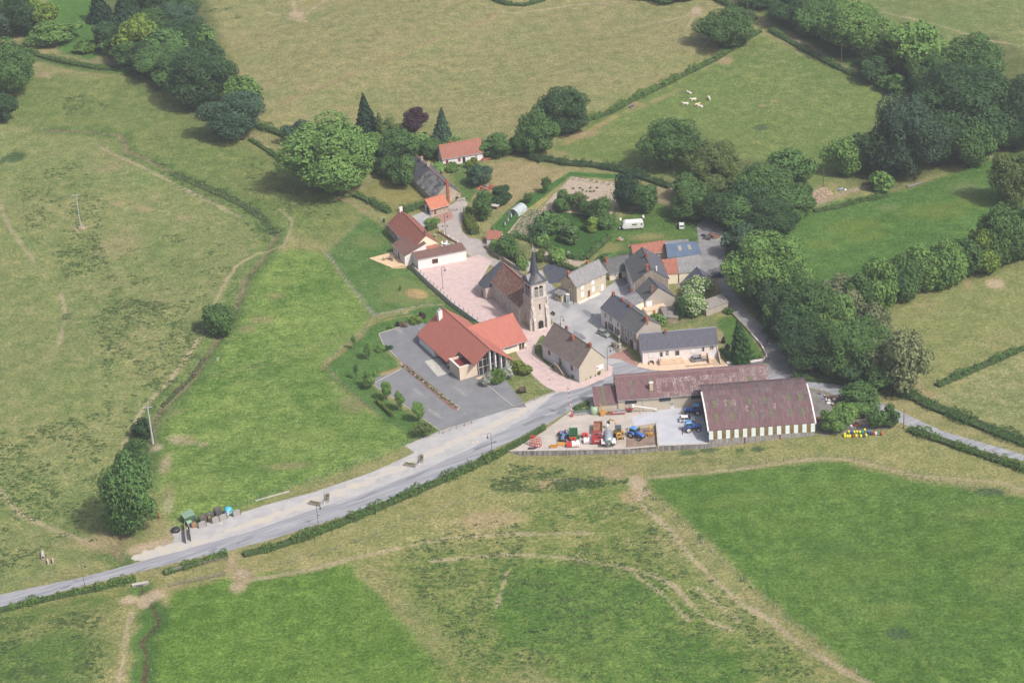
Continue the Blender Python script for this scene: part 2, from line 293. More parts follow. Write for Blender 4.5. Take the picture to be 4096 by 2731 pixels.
for cx,cy,rx,ry,cc in ((1700,1150,120,20,(132,152,78)),(1950,1120,140,22,(128,150,76)),(2250,1180,110,26,(136,152,82)),(2150,1480,130,40,(98,134,62)),(1900,1250,90,40,(100,134,62)),(2300,1330,80,50,(134,152,80)),(2050,1400,60,25,(134,150,78))): patch(cx,cy,rx,ry,cc,.45,1.2)
for k in range(90):
    x=1560+rnd.random()*800; y=1110+rnd.random()*440
    if x>1500+(y-1110)*1.15: patch(x,y,4+rnd.random()*10,2+rnd.random()*2.5,(84,124,62),.35+.4*rnd.random(),.8)
for cx,cy,rx,ry in ((2250,1410,60,25),(2000,1300,120,40),(2200,1250,80,40),(1800,1200,90,30)): patch(cx,cy,rx,ry,(120,144,64),.4,1.)
zone([(880,1300),(1110,1240),(1300,1090),(1450,1105),(1475,1150),(1560,1260),(1700,1400),(1920,1580),(1080,1580),(960,1420)],S3(116,144,68),S3(156,155,98),.02,.25,7,e2=1.)
zone([(1150,1390),(1240,1290),(1360,1300),(1480,1340),(1560,1400),(1570,1460),(1640,1500),(1700,1590),(1290,1590),(1190,1480)],S3(98,138,58),S3(134,154,80),.03,.05,5,e2=1.3)
for cx,cy,rx,ry in ((1450,1140,30,20),(1410,1080,30,20),(1120,1190,70,25),(1260,1110,40,14),(560,1330,30,26),(530,1300,14,20)): patch(cx,cy,rx,ry,(192,172,132),.7,.7)
for cx,cy,rx,ry in ((1220,1330,60,12),(1330,1290,30,10),(1350,1510,50,20)): patch(cx,cy,rx,ry,(96,118,58),.5,.8)
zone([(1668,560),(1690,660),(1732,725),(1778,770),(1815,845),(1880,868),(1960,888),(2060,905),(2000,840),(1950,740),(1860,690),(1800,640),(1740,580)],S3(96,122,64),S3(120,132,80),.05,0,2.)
zone([(1490,715),(1640,728),(1655,745),(1530,755),(1500,740)],S3(116,140,78),S3(150,150,100),.0,.1,1)
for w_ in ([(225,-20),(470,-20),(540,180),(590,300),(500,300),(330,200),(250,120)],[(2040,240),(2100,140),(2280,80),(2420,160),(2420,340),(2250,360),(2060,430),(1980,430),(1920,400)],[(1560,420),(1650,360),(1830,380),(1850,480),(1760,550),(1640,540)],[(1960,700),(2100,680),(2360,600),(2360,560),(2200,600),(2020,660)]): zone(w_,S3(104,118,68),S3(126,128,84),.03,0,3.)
# wetter strips with green banks along the stream
d=seg_d(fx,fy,XS)[0]+EDGE; paint(sm((5.5-d)/3),S3(110,140,74),S3(134,146,86),.05,.05,.75)
d=seg_d(fx,fy,XS)[0]+EDGE*.4; paint(sm((1.7-d)/.9),S3(104,116,74),S3(140,132,98),0,.1,.6); paint(sm((.55-d)/.4),S3(96,88,70),S3(170,152,126),0,.3,.75)
d=seg_d(fx,fy,XB)[0]+EDGE*.5; paint(sm((3.4-d)/2),S3(104,138,68),S3(120,146,80),.1,0,.9); d=d-EDGE*.3; paint(sm((.7-d)/.4),S3(88,76,60),S3(110,92,72),0,.1,.95)
# trodden paths and bare soil
for tr,wd in (([(228,338),(290,370),(402,422),(436,439),(500,470),(548,496)],.45),([(643,482),(672,511),(665,540),(652,566),(615,580),(591,588),(545,617),(514,663),(494,700)],.3),([(470,760),(436,810),(390,873),(345,916),(316,956),(287,1013),(277,1062)],.45),([(-10,1118),(16,1150),(47,1179),(94,1200),(176,1234),(230,1258)],.6),([(304,1402),(293,1448),(287,1505),(273,1568),(268,1600)],.55),([(568,1336),(675,1319),(730,1307),(792,1287)],.9),([(792,1287),(919,1256),(1033,1230),(1177,1223),(1307,1221),(1360,1220)],.5),([(993,1283),(1120,1273),(1234,1272),(1300,1278),(1364,1289),(1450,1303),(1510,1324),(1553,1347),(1582,1381),(1622,1418),(1680,1441)],.5),([(1461,1135),(1481,1166),(1539,1214),(1579,1269),(1637,1324),(1711,1384),(1766,1413),(1809,1453),(1849,1484),(1950,1545),(2010,1575)],.65),([(1490,1096),(1640,1083),(1760,1068),(1880,1052),(1960,1056),(2120,1094),(2200,1100),(2290,1106),(2400,1140)],.6),([(574,20),(643,34),(683,47),(705,50)],.45),([(668,-10),(683,37)],.5),([(755,-8),(689,40)],.5),([(1440,60),(1521,52),(1579,40),(1596,24)],.5),([(1596,40),(1580,65),(1572,78)],.3),([(2030,32),(2150,62),(2251,89),(2352,103),(2400,110)],.35),([(1148,26),(1180,28),(1240,18),(1330,5),(1420,2)],.45),([(0,470),(20,520),(55,570),(80,600)],.4),([(140,670),(150,720),(135,790)],.35),([(1165,1310),(1140,1390)],.35),([(60,165),(100,168),(115,180)],.4),([(1600,1345),(1700,1420)],.3),([(1450,1310),(1530,1370),(1580,1420)],.3)):
    trail(tr,wd)
trail([(640,240),(761,195),(960,108),(1145,28)],1.0,(168,146,110),.6,fe=1.2); trail([(660,238),(771,200),(970,112),(1150,32)],.4,(178,166,118),.6)
for a in (([(1340,280),(1400,258),(1470,240)]),([(1300,330),(1420,268),(1480,243)]),([(1500,235),(1560,205)])): trail(a,1.0,(186,164,116),.55,fe=1.5)
trail([(26,92),(109,122),(201,142),(304,151)],.9,(176,160,134),.8); trail([(577,310),(620,340),(662,372)],1.1,(184,164,140),.8); trail([(780,455),(809,466),(838,486)],1.0,(180,158,126),.75)
trail([(1640,-30),(1690,10),(1763,58),(1849,104),(1935,154),(2021,195),(2096,230),(2160,262)],1.0,(160,146,124),.85)
trail([(1835,482),(1900,460),(1960,438),(2040,415)],1.1,(186,168,146),.9)
for cx,cy,rx,ry,a in ((683,30,22,14,.75),(690,40,14,7,.8),(1600,28,16,12,.85),(1590,38,14,6,.8),(1665,135,22,12,.8),(1330,310,45,10,.6),(1225,345,20,8,.4),(1450,240,20,6,.7),(186,522,16,7,.8),(555,1318,24,16,.8),(548,1352,22,16,.75),(532,1290,10,22,.5),(1465,1110,22,24,.75),(1480,1130,16,10,.7),(300,1378,22,14,.85),(330,1385,16,16,.8),(352,1366,34,14,.85),(400,1345,25,10,.4),(365,1250,36,16,.85),(320,1262,40,14,.8),(410,1268,40,10,.8),(250,1245,60,24,.5),(215,1240,40,18,.4),(108,1284,16,10,.6),(330,480,20,7,.6),(270,470,18,6,.5),(420,500,25,8,.4),(280,560,60,30,.3),(255,390,30,10,.35),(2285,652,24,12,.85),(2225,655,10,14,.6),(2130,700,40,4,.5),(2130,905,30,12,.6),(2110,880,14,30,.5),(1800,345,0,0,0),(1775,232,10,4,.5),(1750,242,11,4,.5),(1955,1540,16,8,.7),(1890,455,30,10,.6),(100,170,20,8,.5),(1130,60,60,20,.15),(700,200,40,12,.3),(620,200,30,14,.3),(150,1250,40,14,.2)):
    if a: patch(cx,cy,rx,ry,(188,166,130),a,.7)
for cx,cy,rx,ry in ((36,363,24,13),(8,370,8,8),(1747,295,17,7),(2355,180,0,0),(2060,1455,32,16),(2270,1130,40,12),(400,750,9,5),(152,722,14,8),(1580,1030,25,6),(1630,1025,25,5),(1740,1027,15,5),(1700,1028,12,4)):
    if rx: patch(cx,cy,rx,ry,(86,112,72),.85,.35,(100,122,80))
for cx,cy,rx,ry,a in ((300,1376,22,12,.9),(330,1386,15,15,.85),(352,1368,36,12,.9),(365,1250,38,12,.9),(410,1266,46,8,.9),(320,1262,30,10,.8),(395,1225,22,26,.6),(360,1022,16,10,.9),(405,1000,22,12,.6),(440,1008,14,6,.5),(468,1011,12,5,.9),(380,1060,14,26,.5),(388,1160,14,24,.6),(555,1320,20,15,.85),(545,1350,20,14,.8),(532,1285,8,20,.5),(1462,1108,20,18,.85),(1480,1130,14,8,.8),(186,522,16,6,.8),(1600,28,14,10,.9),(683,32,16,8,.8),(2285,652,22,10,.9)): patch(cx,cy,rx,ry,(212,196,166),a*.8,.9)
gcol=rawmesh('ground',np.stack([fx,fy,gz],1),F4=F4)
for nm,arr in (('c1',c1),('c2',c2)):
    at=gcol.attributes.new(nm,'FLOAT_COLOR','POINT'); at.data.foreach_set('color',arr.astype(np.float32).ravel())
gcol.shade_smooth()
def ground_mat():
    m=bpy.data.materials.new('pasture'); m.use_nodes=True; t=m.node_tree; N=t.nodes.new; L=t.links.new; b=t.nodes['Principled BSDF']
    b.inputs['Roughness'].default_value=.95; b.inputs['Specular IOR Level'].default_value=.1
    tc=N('ShaderNodeTexCoord'); co=tc.outputs['Object']
    def att(n): a=N('ShaderNodeAttribute'); a.attribute_name=n; return a
    a1=att('c1'); a2=att('c2')
    def noi(s,d=3,r=.6,src_=co): n=N('ShaderNodeTexNoise'); n.inputs['Scale'].default_value=s; n.inputs['Detail'].default_value=d; n.inputs['Roughness'].default_value=r; L(src_,n.inputs['Vector']); return n.outputs[0]
    def ma(op,x,y=None,z=None):
        n=N('ShaderNodeMath'); n.operation=op
        for i,q in enumerate((x,y,z)):
            if q is None: continue
            if isinstance(q,(int,float)): n.inputs[i].default_value=q
            else: L(q,n.inputs[i])
        return n.outputs[0]
    n1=noi(.035,4); n2=noi(.22,5,.65); n3=noi(1.3,4,.7); n4=noi(3.2,3,.7)
    mp=N('ShaderNodeMapping'); mp.inputs['Rotation'].default_value=(0,0,.5); mp.inputs['Scale'].default_value=(.5,2.2,1); L(co,mp.inputs[0]); n5=noi(.6,4,.7,mp.outputs[0])
    f=ma('ADD',ma('MULTIPLY',n1,.22),ma('ADD',ma('MULTIPLY',n2,.26),ma('ADD',ma('MULTIPLY',n3,.2),ma('MULTIPLY',n5,.32))))
    f=ma('SUBTRACT',f,a1.outputs['Alpha'])
    mr=N('ShaderNodeMapRange'); mr.inputs[1].default_value=.42; mr.inputs[2].default_value=.57; L(f,mr.inputs[0])
    mx=N('ShaderNodeMix'); mx.data_type='RGBA'; L(mr.outputs[0],mx.inputs[0]); L(a1.outputs['Color'],mx.inputs[6]); L(a2.outputs['Color'],mx.inputs[7])
    # tussocks and thin spots at the scale of a footstep
    v=ma('MULTIPLY_ADD',n3,1.8,.1); v2=ma('MULTIPLY_ADD',n4,2.0,.0); v3=ma('MULTIPLY_ADD',n2,.8,.6); vv=ma('MULTIPLY',ma('MULTIPLY',v,v2),v3)
    mm=N('ShaderNodeMix'); mm.data_type='RGBA'; mm.blend_type='MULTIPLY'; mm.inputs[0].default_value=1; L(mx.outputs[2],mm.inputs[6])
    cb=N('ShaderNodeCombineColor'); L(vv,cb.inputs[0]); L(vv,cb.inputs[1]); L(vv,cb.inputs[2]); L(cb.outputs[0],mm.inputs[7])
    # pale stones and flower heads
    vo=N('ShaderNodeTexVoronoi'); vo.inputs['Scale'].default_value=.9; L(co,vo.inputs['Vector'])
    sp=ma('LESS_THAN',vo.outputs['Distance'],ma('MULTIPLY',ma('MULTIPLY',a2.outputs['Alpha'],.3),ma('GREATER_THAN',noi(.12,3),.5)))
    m3=N('ShaderNodeMix'); m3.data_type='RGBA'; L(ma('MULTIPLY',sp,.55),m3.inputs[0]); L(mm.outputs[2],m3.inputs[6]); m3.inputs[7].default_value=rgba(S3(214,200,172))
    L(m3.outputs[2],b.inputs['Base Color'])
    bp=N('ShaderNodeBump'); bp.inputs['Distance'].default_value=.35; bp.inputs['Strength'].default_value=.7; L(ma('ADD',n3,ma('MULTIPLY',n4,.4)),bp.inputs['Height']); L(bp.outputs[0],b.inputs['Normal'])
    return m
gcol.materials.append(ground_mat()); tag(link('ground',gcol),kind='structure')
# ============================================================ HARD SURFACES
def wob(pts,amp=.12,st=1.2):
    o=[]; n=len(pts)
    for i in range(n):
        a=Vector(pts[i][:2]); b=Vector(pts[(i+1)%n][:2]); k=max(1,int((b-a).length/st)); nn=(b-a).orthogonal().normalized() if (b-a).length>0 else Vector((0,0))
        for j in range(k): o.append(a.lerp(b,j/k)+nn*(rnd.uniform(-amp,amp) if j else 0))
    return o
def sheet(name,t,pts,m,z=.02,amp=.12,kind='structure'):
    q=wob([tuple(p.xy) for p in PL(t,pts)],amp) if amp else [p.xy for p in PL(t,pts)]
    vs3=[Vector((p[0],p[1],0)) for p in q]; tri=tessellate_polygon([vs3]); mb=MB()
    nz=lambda f:(vs3[f[1]]-vs3[f[0]]).cross(vs3[f[2]]-vs3[f[0]]).z
    mb.add([(p.x,p.y,z) for p in vs3],[f if nz(f)>0 else f[::-1] for f in tri])
    o=mb.build(name,m); tag(o,kind=kind); return o
_a=P('X',195,1334); _b=P('X',1140,1015); RANG=math.atan2((_b-_a).y,(_b-_a).x)
asph=mat('old_asphalt',S3(172,172,175),S3(144,145,150),.55,.9,rot=RANG,stretch=(.12,1.6,1),bump=.01,bs=9,speck=S3(198,196,192),sscale=.6,sth=.06,lo=.38,hi=.62)
asph2=mat('car_park_asphalt',S3(138,138,140),S3(128,128,130),.25,.9,bump=.008,bs=12,speck=S3(165,162,158),sscale=.5,sth=.03)
grav=mat('pale_gravel',S3(192,188,186),S3(178,175,174),.3,.95,bump=.03,bs=8,speck=S3(214,200,176),sscale=.5,sth=.1)
sand=mat('sandy_gravel',S3(204,194,176),S3(194,188,182),.4,.95,bump=.02,bs=8,lo=.38,hi=.6)
pink=mat('pink_paving',S3(224,198,192,.68),S3(214,188,182,.66),.6,.9,bump=.01,bs=6,speck=S3(234,212,206,.8),sscale=1.1,sth=.05)
beige=mat('cream_paving',S3(232,206,178),S3(222,192,164),.8,.85,bump=.01,bs=5)
redp=mat('brick_paving',S3(184,142,128),S3(166,126,114),1.2,.9,bump=.01,bs=6)
conc=mat('yard_concrete',S3(202,203,208),S3(192,193,199),.3,.9,bump=.006,bs=8,speck=S3(166,164,166),sscale=.3,sth=.03)
yardg=mat('farmyard_gravel',S3(204,192,180),S3(188,178,168),.28,.95,bump=.03,bs=6,speck=S3(206,198,188),sscale=.8,sth=.1)
soil=mat('garden_soil',S3(190,172,152),S3(174,156,136),.8,.95,bump=.05,bs=4)
kerbm=mat('kerb_stone',S3(206,198,186),S3(184,176,164),1.5,.9)
stonedk=mat('kerb_grey',S3(172,168,160),S3(150,146,138),1.5,.9)
white_line=mat('road_paint',S3(206,206,204),S3(180,180,180),2.,.8)
# gravel strip and sandy streak beside the road, then the road itself
sheet('gravel_verge','X',[(398,1245),(400,1228),(430,1208),(540,1172),(640,1128),(760,1085),(880,1045),(960,1010),(1010,990),(1085,965),(1180,935),(1270,900),(1300,880),(1410,835),(1425,868),(1350,905),(1290,945),(1148,995),(1080,1033),(962,1086),(826,1140),(689,1184),(580,1224),(463,1256),(424,1268),(330,1290),(300,1280)],grav,.012)
for st in ([(470,1240),(560,1214),(700,1168),(850,1110),(960,1062),(1060,1015),(1140,980),(1210,945),(1275,905),(1262,905),(1200,935),(1120,975),(1040,1010),(950,1052),(840,1098),(690,1155),(550,1205)],[(300,1282),(330,1262),(400,1250),(470,1240),(500,1236),(463,1250),(424,1263),(340,1286)],[(620,1205),(700,1182),(780,1155),(860,1120),(850,1128),(780,1162),(700,1190)]):
    sheet('sandy_strip','X',st,sand,.018,.8)
sheet('road','X',[(-140,1405),(0,1365),(195,1324),(299,1296),(340,1284),(424,1263),(463,1251),(580,1219),(689,1180),(826,1136),(962,1083),(1080,1031),(1148,993),(1215,955),(1275,905),(1300,895),(1400,838),(1440,830),(1480,846),(1560,851),(1660,848),(1760,843),(1800,825),(1840,860),(1868,868),(1912,880),(1952,896),(2050,936),(2165,990),(2352,1044),(2440,1072),(2440,1092),(2352,1059),(2165,1011),(2061,968),(2000,938),(1945,918),(1890,896),(1770,878),(1700,880),(1400,905),(1355,922),(1316,938),(1254,976),(1148,1025),(1080,1062),(982,1111),(884,1154),(757,1196),(619,1239),(535,1262),(424,1287),(299,1318),(195,1344),(0,1395),(-140,1432)],asph,.026,.08)
SQM=mat('square_tarmac',S3(186,184,182),S3(166,165,166),.16,.92,bump=.01,bs=6,speck=S3(198,194,190),sscale=.4,sth=.06)
sheet('village_square','X',[(1215,600),(1262,650),(1296,680),(1330,694),(1400,655),(1425,640),(1445,650),(1462,700),(1400,770),(1445,810),(1440,835),(1402,845),(1330,830),(1290,790),(1270,740),(1258,715),(1250,680),(1225,640),(1205,615)],SQM,.022)
sheet('lane','X',[(1767,828),(1749,792),(1683,720),(1661,678),(1645,640),(1610,640),(1560,660),(1550,640),(1600,600),(1606,560),(1600,520),(1630,490),(1660,520),(1665,580),(1667,632),(1683,671),(1726,725),(1769,764),(1805,800),(1850,860),(1760,860)],mat('lane_asphalt',S3(152,150,150),S3(138,134,132),.4,.95,bump=.01,bs=8),.030)
sheet('courtyard','X',[(1400,605),(1440,625),(1445,650),(1425,660),(1400,640)],asph2,.034)
# kinks where the lane comes past the garages down to the church
sheet('church_lane','X',[(985,488),(1025,478),(1060,455),(1075,465),(1062,500),(1060,530),(1075,545),(1100,550),(1115,560),(1125,590),(1150,600),(1215,640),(1225,600),(1230,655),(1185,640),(1110,600),(1075,585),(1040,560),(1018,530),(1000,520)],mat('lane_pale',S3(186,176,168),S3(174,164,158),.4,.95,bump=.02,bs=6),.020)
sheet('driveway','X',[(945,497),(980,484),(1000,522),(965,520)],grav,.034)
sheet('forecourt','X',[(985,500),(1035,485),(1042,500),(1020,512),(1000,515)],redp,.038)
sheet('church_square','X',[(948,612),(1075,592),(1100,585),(1130,600),(1100,650),(1150,700),(1215,740),(1240,690),(1265,730),(1262,760),(1215,790),(1180,770),(1102,742),(1040,697)],pink,.034,.05)
sheet('pink_path','X',[(1212,778),(1262,752),(1272,740),(1292,782),(1262,786),(1245,765),(1228,795),(1228,812),(1262,842),(1300,868),(1330,880),(1392,852),(1395,838),(1408,842),(1405,862),(1340,890),(1300,900),(1275,898),(1250,885),(1222,860),(1205,840),(1180,800)],pink,.038,.05)
sheet('pavement','X',[(1392,822),(1425,803),(1437,800),(1448,816),(1470,838),(1478,843),(1452,838),(1424,825)],redp,.040,.03)
sheet('forecourt_paving','X',[(1462,842),(1478,822),(1585,812),(1632,806),(1672,838),(1668,847),(1600,850),(1540,852),(1500,850)],beige,.046,.02)
sheet('garage_ramp','X',[(1631,829),(1655,818),(1668,838),(1640,841)],mat('ramp',S3(206,180,150),S3(192,166,138),1,.9),.050,0)
sheet('car_park','X',[(870,766),(960,738),(1100,790),(1210,935),(1180,936),(1085,966),(1012,988),(938,935),(855,880),(862,868),(920,848),(928,838),(912,820),(880,790)],asph2,.020,.02)
sheet('flower_bed_earth','X',[(918,838),(932,835),(1056,938),(1048,942),(1036,938)],mat('bark_mulch',S3(150,116,106),S3(128,98,92),2,.95,bump=.05,bs=7),.030,.1)
sheet('hall_terrace','X',[(975,830),(1008,821),(1036,855),(1006,865)],mat('pale_slab',S3(206,200,190),S3(190,184,174),.8,.9),.030,.01)
sheet('hall_forecourt','X',[(1092,868),(1180,840),(1205,830),(1210,840),(1160,860),(1107,874)],beige,.034,.02)
sheet('farmyard','X',[(1160,1035),(1255,985),(1316,940),(1356,924),(1395,915),(1420,948),(1570,935),(1630,925),(1630,1018),(1512,1023),(1436,1030)],yardg,.018,.05)
sheet('concrete_yard','X',[(1450,958),(1475,948),(1625,928),(1632,1018),(1513,1023),(1508,978),(1460,985)],conc,.030,.03)
sheet('scrap_yard','X',[(1760,880),(1890,898),(1945,918),(2061,968),(2040,985),(1880,1000),(1868,960)],mat('dark_yard',S3(142,138,134),S3(120,114,108),.3,.95,bump=.03,bs=5),.014,.2)
_q=[p.xy for p in PL('W',[(885,915),(1250,820),(1460,1015),(1240,1062)])]; tag(MB().prism(_q,-1.3,.08).build('terrace_paving',mat('sandstone_terrace',S3(232,204,164),S3(222,190,148),1,.85)),kind='structure')
sheet('vegetable_plot','X',[(1313,406),(1424,420),(1408,490),(1385,500),(1245,480),(1262,458)],soil,.024,.15)
sheet('potato_plot','X',[(1213,480),(1268,482),(1240,530),(1222,545),(1165,535)],soil,.028,.15)
sheet('seed_bed','X',[(1215,560),(1262,577),(1340,588),(1346,600),(1330,612),(1300,615),(1255,600)],soil,.026,.15)
sheet('slate_bed','X',[(1245,615),(1265,603),(1300,612),(1320,625),(1290,648),(1262,652)],mat('slate_chips',S3(96,98,108),S3(66,70,80),1.6,.7,bump=.06,bs=5,speck=S3(150,150,160),sscale=2,sth=.1),.030,.1)
sheet('corner_pavement','X',[(1672,838),(1662,828),(1700,834),(1745,826),(1760,818),(1768,822),(1760,836),(1740,842),(1690,845)],mat('dark_pavement',S3(120,118,118),S3(108,106,106),.6,.9),.034,.02)
# kerbs, centre lines
def ribbon(name,t,pts,wd,z0,z1,m,parent=None,kind='structure'):
    mb=MB(); q=[p.xy for p in PL(t,pts)]
    for a,b in zip(q[:-1],q[1:]):
        u=(b-a); n=Vector((-u.y,u.x)).normalized()*wd/2; e=u.normalized()*wd*.3
        mb.prism([a-n-e,b-n+e,b+n+e,a+n-e],z0,z1)
    o=mb.build(name,m,parent)
    if kind: tag(o,kind=kind)
    return o
for pts in ([(918,834),(990,890),(1056,936),(1050,942)],[(870,766),(960,738)],[(870,766),(880,790),(912,822)],[(855,882),(920,848)],[(855,882),(938,937),(1012,990)],[(1120,885),(1180,934)]):
    ribbon('kerb','X',pts,.22,0,.1,kerbm)
for pts in ([(1462,843),(1500,852),(1600,853),(1668,848)],[(1668,848),(1690,847),(1740,843),(1763,834),(1769,822)],[(1272,850),(1300,868),(1330,878)]):
    ribbon('kerb','X',pts,.18,0,.11,stonedk)
ribbon('kerb','D',[(1790,950),(1900,1090),(2000,1160),(2100,1215)],.15,0,.1,kerbm); ribbon('kerb','D',[(2090,915),(1960,925),(1850,830),(1810,740),(1830,710),(1970,650)],.15,0,.1,kerbm); ribbon('kerb','D',[(2085,915),(2005,960),(2010,1010),(2100,1080),(2215,1075)],.15,0,.1,kerbm)
for a,b in (((0,1380),(40,1371)),((75,1362),(115,1352)),((150,1344),(195,1334)),((232,1325),(280,1313)),((322,1303),(362,1292)),((410,1277),(450,1266)),((520,1247),(560,1236)),((640,1213),(680,1200)),((2105,976),(2130,986)),((2142,992),(2168,1002)),((2180,1006),(2208,1016)),((2216,1018),(2245,1027)),((2258,1030),(2285,1039)),((2296,1042),(2325,1051)),((2085,967),(2098,973))):
    ribbon('centre_line','X',[a,b],.13,.028,.031,white_line)

TAR=mat('tar_patch',S3(140,141,146),S3(126,127,132),.8,.9); IRON=mat('iron_cover',S3(110,100,96),S3(92,84,80),3,.7)
def blob(name,t,x,y,rx,ry,m,z=.0285,rot=0.):
    pts=[(x+rx*math.cos(k*.524+.3)*rnd.uniform(.7,1.15)*math.cos(rot)-ry*math.sin(k*.524+.3)*math.sin(rot)*rnd.uniform(.7,1.1),y+rx*math.cos(k*.524+.3)*math.sin(rot)*rnd.uniform(.7,1.1)+ry*math.sin(k*.524+.3)*rnd.uniform(.7,1.15)*math.cos(rot)) for k in range(12)]
    sheet(name,t,pts,m,z,.05)
for x,y,rx,ry in ((1300,930,40,5),(1230,965,36,4),(1345,905,26,5),(1110,1025,34,3),(960,1090,40,2.5),(840,1140,30,2),(560,1240,24,2.5),(490,1262,12,2.5),(330,1306,20,2),(150,1348,16,2),(1290,945,14,6),(1370,880,22,4),(1840,872,22,3),(1960,912,18,2.5),(2290,1040,26,2)): blob('tar_patch','X',x,y,rx,ry,TAR,.0285,-.42 if x<1400 else .35)
for x,y,rx,ry in ((1330,770,20,7),(1350,720,16,6),(1300,700,12,6),(1410,790,10,4)): blob('tar_patch','X',x,y,rx,ry,TAR,.0255,.5)
for x,y in ((1270,898),(1262,872),(1372,826),(968,768),(1055,935),(1403,697),(731,1183),(1234,888),(1120,876)): blob('drain_cover','X',x,y,3,1.3,IRON,.052,.4)
for x,y,rx,ry in ((918,760,10,4),(960,900,16,5),(1060,900,20,5),(1000,950,24,5)): blob('dust_patch','X',x,y,rx,ry,mat('car_park_dust',S3(158,155,152),S3(148,146,145),.6,.9),.0225,.6)
# ============================================================ BUILDINGS
def wallm(n,c,k=.8,dirt=.86,sp=None,**kw): c=S3(*c,k=k); return mat(n,c,tuple(v*dirt for v in c),.55,.92,bump=.012,bs=3,speck=sp,sscale=2.2,sth=.08,lo=.35,hi=.7,**kw)
PW_=wallm('white_render',(240,232,228),.86); PKW=wallm('pinkish_render',(240,228,224),.86,.93); BGE=wallm('beige_render',(208,194,168),.8,.88); GRY=wallm('grey_render',(186,176,164),.78,.85)
CRM=wallm('cream_render',(240,226,200),.84,.92); BLW=wallm('lime_wash',(214,216,220),.82,.9); TAN=wallm('tan_render',(204,192,172),.78,.9)
RUB=mat('rubble_stone',S3(198,180,156,.75),S3(160,142,122,.7),1.4,.95,bump=.06,bs=3,speck=S3(224,212,194,.8),sscale=2.6,sth=.2,lo=.3,hi=.7)
RUBD=mat('dark_rubble',S3(170,158,142,.75),S3(138,128,114,.7),1.4,.95,bump=.06,bs=3,speck=S3(205,196,182,.8),sscale=2.6,sth=.16,lo=.3,hi=.7)
CHW=mat('church_render',S3(206,192,180,.8),S3(188,174,164,.76),.4,.95,bump=.02,bs=3,lo=.35,hi=.7); CHS=mat('church_stone',S3(216,206,196,.82),S3(196,186,176,.8),1.5,.92,bump=.03,bs=3)
def roofm(n,a,b,sp=None,sth=.1,ss=2.,k=.74,bump=.05,st=(2.6,.8,.8),sc_=.9,lo=.35,hi=.65): return mat(n,S3(*a,k=k),S3(*b,k=k),sc_,.85,bump=bump,bs=3.5,speck=S3(*sp,k=k) if sp else None,sscale=ss,sth=sth,stretch=st,lo=lo,hi=hi)
SLD=roofm('slate_dark',(104,104,112),(88,88,98),(150,150,158),.03); SLL=roofm('slate_lichen',(158,156,154),(124,122,124),(186,184,180),.08); SLM=roofm('slate_mossy',(112,112,110),(88,88,88),(160,158,152),.1)
TBR=roofm('tile_brown',(138,104,94),(112,84,78),(170,160,152),.02); TRD=roofm('tile_red_brown',(164,104,86),(138,88,76),(190,176,164),.07); TCH=roofm('tile_church',(152,106,88),(118,82,70),(206,190,176),.24)
TCB=roofm('tile_church_back',(146,132,118),(124,112,100)); TGB=roofm('tile_grey_brown',(146,130,120),(120,108,102),(172,160,150),.05); TOR=roofm('tile_orange',(204,132,104),(184,112,88)); TRO=roofm('tile_rough_red',(178,118,98),(148,96,80),(210,160,140),.06)
THL=roofm('tile_hall',(190,118,102),(176,108,94),None,st=(1.6,.5,.5)); TRU=mat('slate_ruined',S3(150,148,144),S3(92,90,90),.5,.9,bump=.08,bs=4,speck=S3(196,194,190),sscale=2.4,sth=.16,lo=.4,hi=.6)
TPK=roofm('tile_cottage',(168,114,98),(148,98,86),(186,150,136),.03)
BRK=mat('brick',S3(184,112,88),S3(160,92,74),2.2,.9,bump=.02,bs=8); BRKD=mat('brick_dark',S3(150,112,98),S3(128,94,84),2,.9,bump=.02,bs=8); TERR=mat('terracotta',S3(196,120,90),S3(170,98,74),3,.85)
GLS=mat('window_glass',(.02,.025,.03),(.05,.055,.06),.8,.12,spec=.6); WFR=mat('white_joinery',S3(240,240,240,.88),S3(226,226,228,.85),3,.5); STN=mat('window_stone',S3(232,222,210,.85),S3(214,204,192,.82),2,.85)
BRN=mat('brown_wood',S3(142,88,62),S3(118,70,50),2,.7,stretch=(4,4,.6)); DKB=mat('dark_brown_wood',S3(92,62,56),S3(76,50,46),2,.7); RDW=mat('red_shutter',S3(168,62,60),S3(148,50,50),2,.6); ORW=mat('orange_door',S3(206,140,60),S3(186,120,48),2,.6)
ZNC=mat('zinc',S3(170,180,192),S3(150,160,172),1.5,.45,.5); GUT=mat('gutter_zinc',S3(186,188,190),S3(168,170,172),1,.5,.3); DRK=mat('dark_void',(.012,.012,.012),(.02,.02,.02),1,.9); LEAD=mat('lead_white',S3(214,214,216),S3(190,190,194),2,.6)
GPN=mat('green_metal',S3(70,110,92),S3(60,96,82),2,.6)
